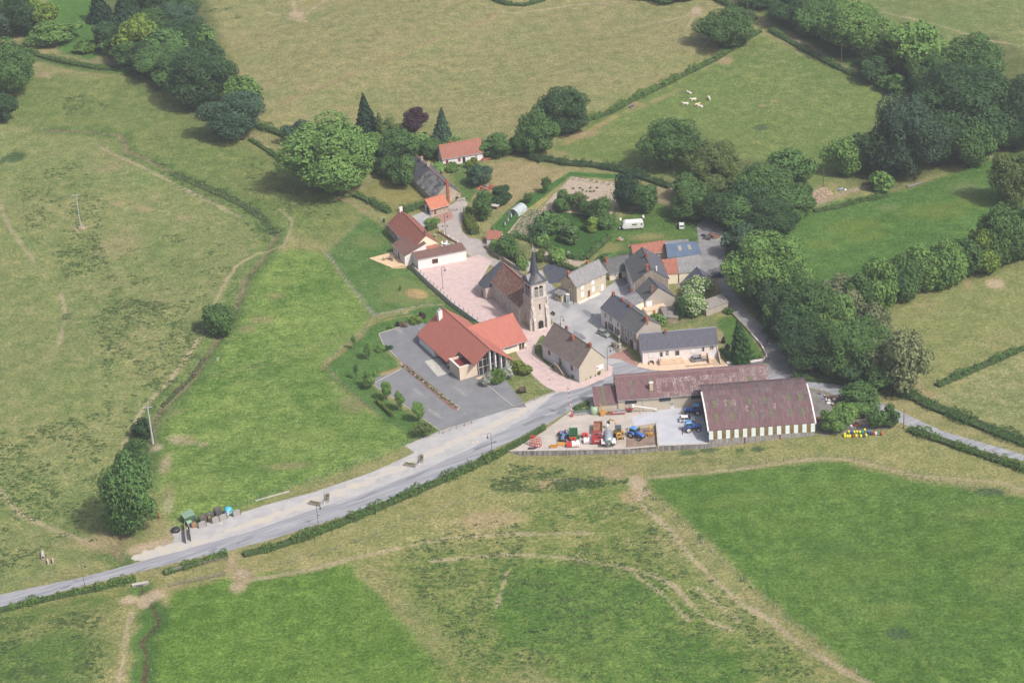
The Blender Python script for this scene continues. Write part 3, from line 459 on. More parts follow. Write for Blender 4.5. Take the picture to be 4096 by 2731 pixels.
class House:
    def __init__(s,name,label,cat,A,rz,L,W,he,hr,wm,rm,over=.35,gov=.25,vr=None,hb=None,group=None,rt=.13,ridge=True,gutter=True,ridgem=None,flat=False):
        s.L,s.W,s.he,s.hr=L,W,he,hr; s.vr=W/2 if vr is None else vr; s.hb=he if hb is None else hb; s.n=0
        s.o=thing(name,label,cat,A,rz,group)
        vr,hb=s.vr,s.hb; d=rt+.02
        if not flat:
            pr=[(0,-.6),(W,-.6),(W,hb-d),(vr,hr-d),(0,he-d)]
            if vr>=W-.01: pr=[(0,-.6),(W,-.6),(W,hr-d),(0,he-d)]
            MB().ext([(0,y,z) for y,z in pr],(L,0,0)).build('wall',wm,s.o)
            s1=(hr-he)/max(vr,.01); s2=(hr-hb)/max(W-vr,.01); ze=he-over*s1; zb=hb-over*s2
            if vr>=W-.01: cs=[(-over,ze),(W+.1,hr+.1*s1),(W+.1,hr+.1*s1-rt),(-over,ze-rt)]
            else: cs=[(-over,ze),(vr,hr),(W+over,zb),(W+over,zb-rt),(vr,hr-rt),(-over,ze-rt)]
            s.roof=MB().ext([(-gov,y,z) for y,z in cs],(L+2*gov,0,0)).build('roof',rm,s.o)
            if ridge and vr<W-.01: MB().tube([(-gov-.02,vr,hr+.02),(L*.5,vr,hr+.03),(L+gov+.02,vr,hr+.02)],.13,6).build('ridge_tiles',ridgem or rm,s.roof)
            if gutter: MB().tube([(-gov,-over-.06,ze-.06),(L+gov,-over-.06,ze-.06)],.07,6).build('gutter',GUT,s.roof)
    def fb(s,mb,f,u0,u1,z0,z1,d0,d1):
        L,W=s.L,s.W
        if f=='f': mb.box((u0,-d1,z0),(u1,-d0,z1))
        elif f=='b': mb.box((u0,W+d0,z0),(u1,W+d1,z1))
        elif f=='l': mb.box((-d1,u0,z0),(-d0,u1,z1))
        elif f=='r': mb.box((L+d0,u0,z0),(L+d1,u1,z1))
        return mb
    def win(s,f,u,z,w_,h,st='glass',fm=None,sm_=None,base=0.):
        fm=fm or STN; u0,u1,z0,z1=u-w_/2,u+w_/2,z-h/2,z+h/2; t=.14; mb=MB()
        s.fb(mb,f,u0-t,u0,z0-.05,z1+t,base,base+.05); s.fb(mb,f,u1,u1+t,z0-.05,z1+t,base,base+.05); s.fb(mb,f,u0,u1,z1,z1+t,base,base+.05); s.fb(mb,f,u0-t*1.3,u1+t*1.3,z0-.14,z0,base,base+.1)
        p=mb.build('window',fm,s.o)
        if st in('glass','open'):
            s.fb(MB(),f,u0,u1,z0,z1,base,base+.015).build('pane',GLS,p); m2=MB(); s.fb(m2,f,u-.035,u+.035,z0,z1,base+.015,base+.035)
            for zz in ((z0+z1)/2,): s.fb(m2,f,u0,u1,zz-.025,zz+.025,base+.015,base+.032)
            s.fb(m2,f,u0,u0+.06,z0,z1,base+.015,base+.034); s.fb(m2,f,u1-.06,u1,z0,z1,base+.015,base+.034); m2.build('sash',WFR,p)
        if st=='open':
            for q in (u0-t-w_/2,u1+t): s.fb(MB(),f,q,q+w_/2,z0,z1,base+.01,base+.05).build('shutter',sm_ or WFR,p)
        if st=='shut':
            for q0,q1 in ((u0,u-.012),(u+.012,u1)): s.fb(MB(),f,q0,q1,z0,z1,base+.005,base+.045).build('shutter',sm_ or WFR,p)
        if st=='grid':
            s.fb(MB(),f,u0,u1,z0,z1,base,base+.015).build('pane',GLS,p); m2=MB(); n=max(2,int(w_/.35)); k=max(2,int(h/.4))
            for i in range(n+1): s.fb(m2,f,u0+w_*i/n-.03,u0+w_*i/n+.03,z0,z1,base+.015,base+.04)
            for i in range(k+1): s.fb(m2,f,u0,u1,z0+h*i/k-.02,z0+h*i/k+.02,base+.015,base+.037)
            m2.build('glazing_bars',WFR,p)
        return p
    def door(s,f,u,w_,h,m=None,fm=None,z0=0.,glaz=False,base=0.):
        t=.13; mb=MB(); u0,u1=u-w_/2,u+w_/2
        s.fb(mb,f,u0-t,u0,z0,z0+h+t,base,base+.05); s.fb(mb,f,u1,u1+t,z0,z0+h+t,base,base+.05); s.fb(mb,f,u0,u1,z0+h,z0+h+t,base,base+.05)
        p=mb.build('door_frame',fm or STN,s.o); d=s.fb(MB(),f,u0,u1,z0,z0+h,base,base+.03).build('door',m or BRN,p)
        if glaz: s.fb(MB(),f,u0+.12,u1-.12,z0+.5,z0+h-.15,base+.03,base+.036).build('glazing',GLS,p)
        s.fb(MB(),f,u1-.16,u1-.1,z0+1.0,z0+1.12,base+.03,base+.08).build('handle',GUT,p); return p
    def chim(s,x,y,w_=.6,d=.5,z1=None,z0=None,m=None,pots=1,flash=False):
        z1=z1 or s.hr+.9; z0=s.hr-1.4 if z0 is None else z0
        p=MB().box((x-w_/2,y-d/2,z0),(x+w_/2,y+d/2,z1)).box((x-w_/2-.07,y-d/2-.07,z1-.22),(x+w_/2+.07,y+d/2+.07,z1-.08)).build('chimney',m or BRK,s.o)
        for i in range(pots):
            q=x+(i-(pots-1)/2)*.35; MB().lathe([(.13,z1),(.11,z1+.3),(.13,z1+.34)],(q,y,0),8).build('chimney_pot',TERR,p)
        if flash: MB().box((x-w_/2-.1,y-d/2-.25,z0+.35),(x+w_/2+.1,y-d/2-.02,z0+.42)).build('flashing',ZNC,p)
        return p
def fr(a,b): d=b-a; return Vector((a.x,a.y,0)),math.atan2(d.y,d.x),Vector((d.x,d.y)).length
def hs(name,label,A,B,W,he,hr,wm,rm,cat='house',L=None,rz=None,**k):
    a,r,l=fr(A,B); return House(name,label,cat,a,r if rz is None else rz,L or l,W,he,hr,wm,rm,**k)
# --- beige two-storey house on the square
h=hs('village_house','two-storey beige house with white shutters and grey lichened roof on the square',P('B',905,920),P('B',1255,745),6.4,5.6,8.25,BGE,SLL)
for u in (2.35,6.6):
    for z in (4.35,1.95): h.win('f',u,z,1.05,1.55,'shut')
h.door('f',4.85,1.05,2.3,BRN); h.win('f',9.9,4.2,.6,1.1); h.win('f',8.75,1.7,.6,.7); h.door('f',10.3,.85,1.9,WFR)
h.chim(.25,3.2,.9,.55,9.1); h.chim(8.2,3.5,.8,.6,9.2,flash=True)
MB().box((.1,-1.0,0),(4,-.02,.14)).box((4.2,-1.25,0),(8.6,-.02,.12)).build('doorstep',STN,h.o)
an=MB().ext([(-2.6,3.6,-.3),(0,3.6,-.3),(0,3.6,2.75),(-2.6,3.6,2.2)],(0,2.8,0)).build('annex_wall',BGE,h.o); MB().ext([(-2.8,3.4,2.16),(0,3.4,2.78),(0,3.4,2.92),(-2.8,3.4,2.3)],(0,3.2,0)).build('annex_roof',SLL,an)
for y in (4.4,5.6): MB().box((-2.66,y-.3,1.2),(-2.6,y+.3,1.8)).build('annex_window',GLS,an)
MB().tube([(.15,-.1,0),(.15,-.1,5.3)],.06,6).build('downpipe',WFR,h.o); MB().tube([(11.9,-.1,0),(11.9,-.1,5.3)],.06,6).build('downpipe',GUT,h.o)
# --- long white bungalow
a,r,l=fr(P('C',500,1040),P('C',1385,962)); h=House('bungalow','long white single-storey house with dark slate roof and pale forecourt','house',a,r,l,6.8,4.3,7.35,PKW,SLD,ridgem=ZNC,gov=.12)
cx=lambda x:(x-500)/885*l
h.win('f',cx(602),2.5,.95,1.55,'shut'); h.door('f',cx(723),.95,2.15,WFR,z0=1.1,glaz=True); h.win('f',cx(792),2.6,.8,1.3); h.door('f',cx(910),1.35,2.1,WFR,z0=1.1,glaz=True); h.win('f',cx(1100),2.75,1.2,1.5,'shut'); h.door('f',cx(1215),.8,2.0,WFR,z0=1.6,glaz=True); h.win('f',cx(1315),3.15,1.0,1.2)
h.door('f',cx(1318),2.5,1.65,WFR,z0=0.02); h.chim(cx(795),3.0,.7,.6,8.1,m=BRKD,pots=2)
for x in (500,1380): MB().tube([(cx(x)+(.12 if x<600 else -.1),-.1,0),(cx(x)+(.12 if x<600 else -.1),-.1,4)],.06,6).build('downpipe',WFR,h.o)
st=MB().box((cx(700),-2.1,0),(cx(985),-.03,.5)).box((cx(705),-1.6,.5),(cx(975),-.03,.8)).box((cx(712),-1.1,.8),(cx(960),-.03,1.08)).build('front_steps',beige,h.o); MB().box((cx(690),-2.15,0),(cx(700)-.01,-.03,1.2)).build('step_cheek',beige,st)
MB().box((cx(1180),-1.2,0),(cx(1245),-.03,1.55)).build('door_landing',beige,h.o)
[MB().box((cx(q_),-1.2,0),(cx(q_+5),-.03,.7)).build('cellar_light_wall',beige,h.o) for q_ in (575,628)]; MB().box((cx(585),-.06,.02),(cx(622),-.02,.75)).build('cellar_window',GLS,h.o)
MB().ext([(cx(1256),-.03,0),(cx(1256),-3.4,0),(cx(1256),-3.4,.55),(cx(1256),-.03,1.6)],(.2,0,0)).build('ramp_wall',mat('ramp_wall',S3(150,112,92),S3(132,98,82),2),h.o)
MB().ext([(cx(1385)+.03,-.03,0),(cx(1385)+.03,-4.3,0),(cx(1385)+.03,-4.3,.4),(cx(1385)+.03,-.03,2.2)],(.22,0,0)).build('garden_wall',BGE,h.o)
for k in range(14): MB().box((cx(985)+k*.5,-3.9,.35),(cx(985)+k*.5+.12,-3.78,.0)).build('baluster',beige,h.o)
MB().box((cx(980),-3.97,.35),(cx(1318),-3.71,.45)).build('balustrade_rail',beige,h.o)
# --- terrace on the square: white house, beige house
A=P('B',1195,1175); B=P('B',1610,1480); a,r,l=fr(A,B); u=Vector((math.cos(r),math.sin(r),0))
h=House('terraced_house','white terraced house with dark slate roof and maroon shutters facing the square','house',a,r,10.05,8.0,5.75,8.55,PW_,SLD,gov=.06)
for k in (.23,.5,.88): h.win('f',k*10.05,4.2,.85,1.4)
h.door('f',2.5,.95,2.2,DKB)
for u0 in (4.9,8.3): h.win('f',u0,1.6,1.0,2.0,'open',sm_=DKB)
h.chim(.5,3.9,.8,.6,9.4); h.chim(5.2,4.1,.6,.6,9.3); h.chim(8.9,4.0,.8,.55,9.35,pots=2,flash=True)
h=House('terraced_house','narrow beige terraced house with mossy slate roof and brown garage door','house',a+u*10.06,r,l-10.06,8.0,5.7,8.42,GRY,SLM,gov=.1)
h.win('f',2.6,4.1,.85,1.75,fm=WFR); h.win('f',5.4,4.1,.85,1.75,fm=WFR); h.win('f',2.9,1.5,1.3,1.7,'grid',fm=WFR); h.door('f',5.5,1.9,2.4,BRN,fm=WFR); h.door('f',7.3,.8,2.2,WFR,fm=WFR); h.chim(7.6,3.6,1.2,.6,9.3,pots=2,flash=True)
# --- white house beside the hall
A=P('F',505,90); B=P('F',935,380); h=hs('village_house','white house with grey-brown tiled roof and outside stair beside the hall',A,B,8.6,4.7,9.45,BLW,TGB,gov=.18); l=h.L
ux=lambda x:(x-505)/430*l
h.win('f',ux(587),3.0,1.05,1.6,'shut',sm_=BRN); h.door('f',ux(718),1.15,2.4,DKB,z0=1.55,glaz=True); h.win('f',ux(852),3.0,1.05,1.6,'shut',sm_=BRN); h.door('f',ux(858),1.1,1.0,DKB,z0=.05)
MB().box((l+.01,.02,-.3),(l+.03,8.58,4.4)).ext([(l+.01,.02,4.4),(l+.01,8.58,4.4),(l+.01,4.3,9.1)],(.02,0,0)).build('gable_render',TAN,h.o)
stp=MB()
for i in range(8): stp.box((ux(718)+.7+i*.32,-1.25,0),(ux(718)+.7+(i+1)*.32,-.05,1.5-.19*i))
stp.box((ux(718)-1.1,-1.4,0),(ux(718)+.7,-.05,1.52)); s_=stp.build('outside_stair',RUBD,h.o)
MB().ext([(ux(718)-1.1,-1.4,1.5),(ux(718)+.7,-1.4,1.5),(ux(718)+3.4,-1.4,.1),(ux(718)+3.4,-1.4,.7),(ux(718)+.7,-1.4,2.3),(ux(718)-1.1,-1.4,2.3)],(0,-.2,0)).build('stair_parapet',RUB,s_)
h.chim(4.5,5.2,.75,.6,9.9,8,m=BRKD); h.chim(9.6,3.6,.9,.7,9.9,7.2,m=BRK,flash=True); h.chim(l-.5,4.3,.9,.6,10.3,m=BRK)
PST=mat('poster_white',S3(238,238,236,.85),S3(228,228,226,.85),3,.6); PGR=mat('poster_green',S3(126,190,92),S3(112,176,82),3,.6); PPK=mat('poster_pink',S3(224,120,170),S3(206,100,150),3,.6); PBK=mat('poster_dark',S3(70,80,76),S3(60,70,66),3,.6); PYE=mat('poster_orange',S3(226,170,80),S3(206,150,70),3,.6)
# notice boards on the gable
def lx(y0,y1,z0,z1,d0,d1): return MB().box((l+d0,y0,z0),(l+d1,y1,z1))
nb=lx(5.6,7.9,1.55,2.9,.04,.12).build('notice_board',PST,h.o); lx(5.7,6.3,2.0,2.55,.12,.13).build('flower_print',PPK,nb)
# --- church
A=P('B',-90,855); B=P('B',250,1165); a,r,l=fr(A,B)
ch=House('church','stone village church with red-brown nave roof and tall slate spire','church',a,r,l,8.6,5.6,10.0,CHW,TCH,gov=.1,over=.25); o=ch.o
ux_=Vector((math.cos(r),math.sin(r),0)); vy_=Vector((-math.sin(r),math.cos(r),0))
MB().ext([(-.12,4.34,10.04),(l+.12,4.34,10.04),(l+.12,8.95,5.27),(-.12,8.95,5.27)],(0,.02,.03)).build('back_slope',TCB,ch.roof); MB().tube([(-.15,4.3,10.05),(l,4.3,10.05)],.16,6).build('ridge_tiles',TOR,ch.roof)
for x in (3.4,8.2,13.2): ch.win('f',x,3.2,.45,1.3,fm=CHS)
for x in (.3,6,11,l-.5): MB().ext([(x-.35,.02,-.2),(x-.35,-.35,-.2),(x-.35,-.3,3.6),(x-.35,.02,4.4)],(.7,0,0)).build('buttress',CHS,o)
# slate-roofed chancel with rounded end, wider than the nave
cA=a+ux_*(-2.4)+vy_*4.3; zA=min(10.2,zup(cA,'X',1987.7/1.7415,1036/1.7415)-.6)
ap=[(.25,-2.1),(-3.9,-2.1),(-6.3,.6),(-7.2,2.6),(-7.5,4.3),(-7.2,6.0),(-6.3,8.0),(-3.9,10.7),(.25,10.7)]
aw=MB().prism(ap,-.4,3.75).build('chancel_wall',CHW,o); q=[(-2+(p[0]+2)*1.06,4.3+(p[1]-4.3)*1.05,3.72) for p in ap]; q[0]=(.3,q[0][1],3.72); q[-1]=(.3,q[-1][1],3.72); nA=len(q); m_=MB()
m_.add(q+[(p[0],p[1],3.55) for p in q]+[(-2.4,4.3,zA),(.3,4.3,zA)],[(i+1,i,2*nA) for i in range(1,nA-2)]+[(i,i+1,nA+i+1,nA+i) for i in range(nA-1)]+[(0,2*nA+1,2*nA,1),(nA-1,nA-2,2*nA,2*nA+1),(0,nA-1,2*nA+1)]); m_.build('chancel_roof',SLD,o)
for p in ap[1:-1]: MB().cbox((p[0],p[1],1.6),(.4,.4,4.0)).build('corner_stones',CHS,aw)
MB().box((-2.6,-2.16,0),(-1.8,-2.1,2.0)).build('chancel_door',BRN,aw)
MB().lathe([(.05,zA-.1),(.16,zA+.2),(.05,zA+.4),(.03,zA+1.3)],(-2.4,4.3,0),6).build('finial',LEAD,o)
# tower
T=P('B',392,1240)-a; tu=T.dot(ux_); tv=T.dot(vy_); s_=4.7; x1=tu; x0=tu-s_; y0=tv; y1=tv+s_; xc,yc=(x0+x1)/2,(y0+y1)/2
cw=a+ux_*xc+vy_*yc; HS=zup(cw,'B',402,250)
tw=MB().box((x0,y0,-.4),(x1,y1,9.6)).build('tower',CHW,o)
for q in ((x0,y0),(x1,y0),(x1,y1)): 
    for k in range(12): MB().cbox((q[0],q[1],.5+k*.78),(.42 if k%2 else .62,.62 if k%2 else .42,.7)).build('quoin',CHS,tw)
MB().box((x0-.15,y0-.15,9.5),(x1+.15,y1+.15,9.8)).build('string_course',CHS,tw)
bf=MB().box((x0+.1,y0+.1,9.8),(x1-.1,y1-.1,14.1)).build('belfry',CHS,o); MB().box((x0-.2,y0-.2,14.1),(x1+.2,y1+.2,14.55)).build('cornice',CHS,bf)
LVR=mat('louvre_slate',S3(168,166,160),S3(144,142,138),2,.8)
def arch_open(face,c,z0,w_,h,m,parent,nm,d=.02,th=.05):
    pts=[(c-w_/2,z0),(c+w_/2,z0)]+[(c+w_/2*math.cos(PI*k/8),z0+h-w_/2+w_/2*math.sin(PI*k/8)) for k in range(9)]
    if face=='r': return MB().ext([(x1+d,p[0],p[1]) for p in pts],(th,0,0)).build(nm,m,parent)
    return MB().ext([(p[0],y0-d,p[1]) for p in pts],(0,-th,0)).build(nm,m,parent)
for face,c0 in (('r',yc),('f',xc)):
    for dq in (-.72,.72):
        dd=-.08 if face=='r' else -.08
        ao=arch_open(face,c0+dq,10.2,1.12,3.1,DRK,bf,'belfry_opening',-.08,.0+.1)
        for k in range(6):
            z=10.35+k*.42
            if face=='r': MB().obox((x1+.06,c0+dq,z),(.34,1.0,.06),0,.6).build('louvre',LVR,ao)
            else: MB().obox((c0+dq,y0-.06,z),(1.0,.34,.06),0,0,.6).build('louvre',LVR,ao)
        for sgn in (-1,1):
            if face=='r': MB().box((x1-.1,c0+dq+sgn*.65-.09,9.85),(x1+.06,c0+dq+sgn*.65+.09,12.6)).build('colonnette',CHS,bf)
            else: MB().box((c0+dq+sgn*.65-.09,y0-.06,9.85),(c0+dq+sgn*.65+.09,y0+.1,12.6)).build('colonnette',CHS,bf)
for (bx,by,dx,dy) in ((x1,y0+.35,1,0),(x1,y1-.35,1,0),(x1-.35,y0,0,-1),(x1-.35,y1,0,1)):
    if dx: MB().ext([(bx,by-.35,-.3),(bx+.85,by-.35,-.3),(bx+.8,by-.35,3.4),(bx+.5,by-.35,3.9),(bx+.45,by-.35,6.3),(bx,by-.35,7.4)],(0,.7,0)).build('buttress',CHS,tw)
    else: MB().ext([(bx-.4,by,-.3),(bx-.4,by+.85*dy,-.3),(bx-.4,by+.8*dy,3.4),(bx-.4,by+.5*dy,3.9),(bx-.4,by+.45*dy,6.3),(bx-.4,by,7.4)],(.8,0,0)).build('buttress',CHS,tw)
for w_,hh,d,m,nm in ((2.9,4.3,.0,CHS,'portal_arch'),(2.2,3.7,.1,CHW,'portal_recess'),(1.55,2.6,.16,DRK,'doorway')): arch_open('r',yc,0.02,w_,hh,m,tw,nm,d,.1)
arch_open('r',yc,6.0,.95,2.1,CHS,tw,'tower_window_frame',0,.08); arch_open('r',yc,6.12,.5,1.75,DRK,tw,'tower_window',.08,.03)
MB().box((x1,yc-1.5,0),(x1+1.3,yc+1.5,.16)).build('doorstep',CHS,tw)
# spire: square skirt, four gablets, octagonal needle
SPS=roofm('spire_slate',(84,88,96),(70,74,82),(120,122,126),.04); GBS=roofm('gablet_slate',(166,160,158),(140,134,134))
e=s_/2+.45; oc=1.4; m_=MB(); sq=[(xc-e,yc-e,14.5),(xc+e,yc-e,14.5),(xc+e,yc+e,14.5),(xc-e,yc+e,14.5)]; ok=[(xc+oc*math.cos(PI/8+k*PI/4),yc+oc*math.sin(PI/8+k*PI/4),16.4) for k in range(8)]
m_.add(sq+ok,[(0,1,4+6,4+5),(1,4+7,4+6),(1,2,4+0,4+7),(2,4+1,4+0),(2,3,4+2,4+1),(3,4+3,4+2),(3,0,4+4,4+3),(0,4+5,4+4)]); sp=m_.build('spire_skirt',SPS,o)
for k in range(4):
    an_=k*PI/2; c_=Matrix.Translation((xc,yc,0))@Matrix.Rotation(an_,4,'Z'); pts=[(e-.25,-1.5,14.52),(e-.25,1.5,14.52),(e-.25,0,16.5),(.9,0,17.0),(1.6,-1.2,15.4),(1.6,1.2,15.4)]
    MB().add([c_@Vector(p) for p in pts],[(0,1,2),(0,2,3,4),(1,5,3,2)]).build('gablet',GBS,sp)
m_=MB(); rings=[(oc,16.2),(oc*.52,HS-4.6),(oc*.25,HS-2.0),(.1,HS-.5)]
for rr,z in rings: m_.v+=[(xc+rr*math.cos(PI/8+k*PI/4),yc+rr*math.sin(PI/8+k*PI/4),z) for k in range(8)]
for i in range(3): m_.f+=[(i*8+k,i*8+(k+1)%8,i*8+8+(k+1)%8,i*8+8+k) for k in range(8)]
m_.build('spire',SPS,o); MB().lathe([(.28,HS-1.6),(.14,HS-.6),(.05,HS-.4),(.04,HS+.9)],(xc,yc,0),8).build('lead_tip',LEAD,o); wc=MB().box((xc-.3,yc-.03,HS+.85),(xc+.25,yc+.03,HS+1.1)).box((xc-.35,yc-.02,HS+.45),(xc+.35,yc+.02,HS+.52)).build('weathercock',TERR,o)
# --- village hall
A=P('D',520,660); B=P('D',875,985); a,r,l=fr(A,B); hl=thing('village_hall','large hall with broad terracotta tiled roof and glazed gable by the car park','hall',a,r)
ue,ve=27.6,15.5; rv,rz_=8.2,8.7; t=.16
zl=lambda v:rz_-(rv-v)*.747; zr=lambda v:rz_-(v-rv)*.835
def slab(pts,zf,m,nm,par,t=t): return MB().ext([(p[0],p[1],zf(p[1])-t) for p in pts],(0,0,t)).build(nm,m,par)
rf=slab([(-.85,rv),(-.85,-.15),(18.3,-.15),(18.3,3.3),(ue,3.3),(ue,rv)],zl,THL,'roof',hl); slab([(-.85,rv+.002),(ue,rv+.002),(ue,ve),(-.85,ve)],zr,THL,'roof_slope',rf)
MB().tube([(-.9,rv,rz_+.03),(ue+.05,rv,rz_+.03)],.14,6).build('ridge_tiles',THL,rf)
MB().box((0,.1,-.3),(9.2,6,2.3)).build('wall',PW_,hl); MB().box((.02,5.9,-.3),(18.6,14.4,2.35)).ext([(.3,.3,2.2),(.3,15,2.2),(.3,rv,zl(rv)-.35)],(.3,0,0)).build('rear_wall',PW_,hl)
MB().box((9.3,5.0,0),(18.4,5.8,2.4)).build('porch_back_wall',PW_,hl)
BLK=mat('limestone_cladding',S3(224,204,184,.85),S3(206,186,166,.82),1.8,.9,bump=.02,bs=5,stretch=(1,1,3)); RDM=mat('red_sheet_metal',S3(146,72,72),S3(130,62,62),.8,.5,.2)
blk=MB().box((18.5,.15,-.3),(24.6,.5,3.9)).box((24.25,.5,-.3),(24.6,5.7,3.9)).box((18.5,.5,-.3),(18.85,3.2,3.9)).box((18.85,.5,-.3),(24.25,5.7,3.2)).build('stone_block',BLK,hl); MB().box((18.45,.08,3.9),(24.68,.62,4.0)).box((24.14,.62,3.9),(24.68,3.2,4.0)).build('coping',STN,blk); MB().box((18.9,.7,3.2),(24.1,4.8,3.28)).build('block_roof',RDM,blk)
for k in range(6): MB().box((19.2+k*.85,.7,3.28),(19.26+k*.85,4.8,3.34)).build('standing_seam',RDM,blk)
# glazed gable, its mullions and the row of tall white fins
gz_=lambda v:(zl(v) if v<rv else zr(v))-.3
gw=MB().ext([(24.9,5.7,0),(24.9,14.6,0),(24.9,14.6,gz_(14.6)),(24.9,rv,gz_(rv)),(24.9,5.7,gz_(5.7))],(.06,0,0)).build('glass_gable',GLS,hl)
for v in (5.75,7,8.2,9.5,10.8,12.1,13.4,14.5): MB().box((24.96,v-.05,0),(25.06,v+.05,gz_(v))).build('mullion',STN,gw)
for z in (2.3,4.4): MB().box((24.965,5.7 if z<3 else 6.4,z),(25.05,14.5 if z<3 else 12.4,z+.1)).build('transom',STN,gw)
for v in (8.5,10.1,11.8,13.4,15.0): MB().box((25.9,v-.14,0),(26.9,v+.14,gz_(v)+.12)).build('fin_pillar',WFR,hl)
for v in (9.3,10.9,12.5,14.1): MB().box((25.0,v-.1,gz_(v)-.25),(27.3,v+.1,gz_(v)+.1)).build('rafter_end',BRN,rf)
MB().box((24.0,14.6,0),(24.9,15.0,2.2)).box((12,14.6,0),(24,15.0,2.3)).build('side_wall',CRM,hl)
cmy=MB().box((1.4,5.4,6),(2.6,6.6,9.6)).build('chimney',PW_,hl); MB().lathe([(.45,9.6),(.35,9.8),(.2,10.0),(.4,10.15),(.02,10.4)],(2,6,0),10).build('cowl',ZNC,cmy)
# wing of the hall
rw=r+PI/2; b=P('D',1785,708); uw=Vector((math.cos(rw),math.sin(rw),0)); Lw=14.5; aw_=b-uw*Lw
h=House('hall_wing','wing of the hall with plain terracotta roof and long strip window','hall',Vector((aw_.x,aw_.y,0)),rw,Lw,15.2,2.75,7.4,CRM,THL,over=.5,gov=.2)
h.win('f',Lw-4.9,1.75,3.6,.8,'grid',fm=WFR); h.door('f',Lw-2.0,.75,2.1,BRN,glaz=True); h.door('f',Lw-1.15,.75,2.1,BRN,glaz=True); MB().cbox((Lw-.1,-.3,.3),(.4,.4,.6)).build('stone_bollard',STN,h.o)
# --- farmhouse with catslide wing, lean-to, and long white garage
r0=P('W',1380,160,7); r1=P('W',1775,555,7); a,r,l=fr(r0,r1); vv=Vector((-math.sin(r),math.cos(r),0)); hf=House('farmhouse','long farmhouse with red-brown tiled roof and white gable beside the lawn','farmhouse',a-vv*4.4,r,l,8.2,3.7,7.0,RUB,TRD,vr=4.4,gov=.12)
hf.win('f',4.2,2.0,.9,1.2,'shut',fm=STN,sm_=BRN); hf.door('f',8.6,1.0,2.1,DKB); hf.chim(.5,4.3,.7,.9,8.3,m=PKW); hf.chim(17.8,5.2,.6,.6,7.6,5.6,m=BRKD)
MB().box((7.4,-.03,-.2),(10.4,0,3.4)).build('white_render_patch',PW_,hf.o); MB().ext([(l+.005,.1,-.3),(l+.005,8.1,-.3),(l+.005,8.1,3.5),(l+.005,4.4,6.75),(l+.005,.1,3.5)],(.03,0,0)).build('gable_render',CRM,hf.o)
A=P('W',1258,820); B=P('W',1455,1015); uu=Vector((math.cos(r),math.sin(r),0)); 
hw=House('farmhouse_wing','low wing with brown catslide roof and white walls above the sandstone terrace','house',Vector((B.x,B.y,0))-uu*9.4,r,9.4,7.0,2.95,5.35,PKW,TBR,vr=7.0,over=.3,gov=.15)
hw.win('f',1.2,1.7,.8,.9,sm_=BRN); hw.win('f',2.7,1.7,.8,.9); hw.door('f',4.6,1.1,2.0,BRN); hw.win('f',6.6,1.6,.5,.5); hw.win('f',8.2,1.6,.5,.7)
A=P('W',1775,840); lt=thing('lean_to','red-tiled lean-to against the white farmhouse gable','shed',Vector((hf.o.location.x,hf.o.location.y,0))+uu*(l+.06)+vv*1.6,r); MB().box((0,0,-.3),(4.6,6.0,1.75)).build('wall',CRM,lt); MB().ext([(-.02,-.2,3.3),(5.0,-.2,1.75),(5.0,-.2,1.9),(-.02,-.2,3.45)],(0,6.4,0)).build('roof',TRO,lt)
a,r,l=fr(P('W',1655,1095),P('W',2418,939)); h=House('garage','long white garage with flat brown roof at the edge of the church square','garage',a,r,l,4.6,3.4,3.7,PKW,TBR,vr=4.6,over=.2,gov=.12)
h.win('f',5.4,1.75,1.8,1.5,'shut',fm=PKW,sm_=DKB); MB().box((-.02,.02,-1.4),(l,4.5,-.01)).build('plinth',RUB,h.o)
MB().tube([(.1,-.08,0),(.1,-.08,3.2)],.05,6).build('downpipe',ZNC,h.o)
# --- old cottages and the orange-roofed garage
h=hs('cottage','small white cottage with red tiled roof and red shutters',P('A',1095,490),P('A',1570,408),6.2,3.0,6.25,PW_,TPK,ridgem=TOR); l=h.L; q=lambda x:(x-1095)/475*l
for x in (1145,1288): h.win('f',q(x),1.45,.85,1.2,'shut',fm=PW_,sm_=RDW)
h.door('f',q(1342),.95,2.05,GLS,fm=WFR); h.win('f',q(1487),1.55,.7,.7); h.chim(q(1240),4.4,.6,.6,6.6,m=BRK)
r0=P('A',780,358,6.5); r1=P('A',1135,690,6.5); a,r,l=fr(r0,r1); vv=Vector((-math.sin(r),math.cos(r),0)); h=House('old_cottage','derelict long stone cottage with flaking patched slate roof and brick chimneys','cottage',a-vv*4.6,r,l,9.0,2.3,6.5,RUB,TRU,vr=4.6,over=.2,gov=.05,ridgem=TOR,gutter=False)
MB().ext([(-.06,-.25,2.2),(10.5,-.25,2.2),(11.5,4.5,6.56),(-.06,4.5,6.56)],(0,-.02,.03)).build('slate_patch',SLD,h.roof); MB().ext([(-.06,4.75,6.44),(l,4.75,6.44),(l,9.25,2.18),(-.06,9.25,2.18)],(0,.02,.04)).build('back_slope',SLD,h.roof)
for x,y in ((4.5,4.6),(9.6,4.7)): h.chim(x,y,.8,.8,7.8,m=RUB)
for x in (4,9,14): h.win('f',x,1.2,.7,.8,fm=RUB)
p=MB().box((l+.02,4.4,0),(l+.32,5.2,7.9)).build('chimney',BRK,h.o); MB().box((l-.05,4.3,7.6),(l+.4,5.3,7.75)).build('chimney_cap',BRK,p)
MB().box((l+.02,7.2,0),(l+.06,8.2,1.3)).build('doorway',DRK,h.o)
A=P('A',960,1065); B=P('A',1160,1010); h=hs('garage','small garage with bright orange tiled roof and brown doors',A,B,4.6,2.3,4.2,RUB,TOR,cat='garage',vr=3.6,over=.4,gov=.3)
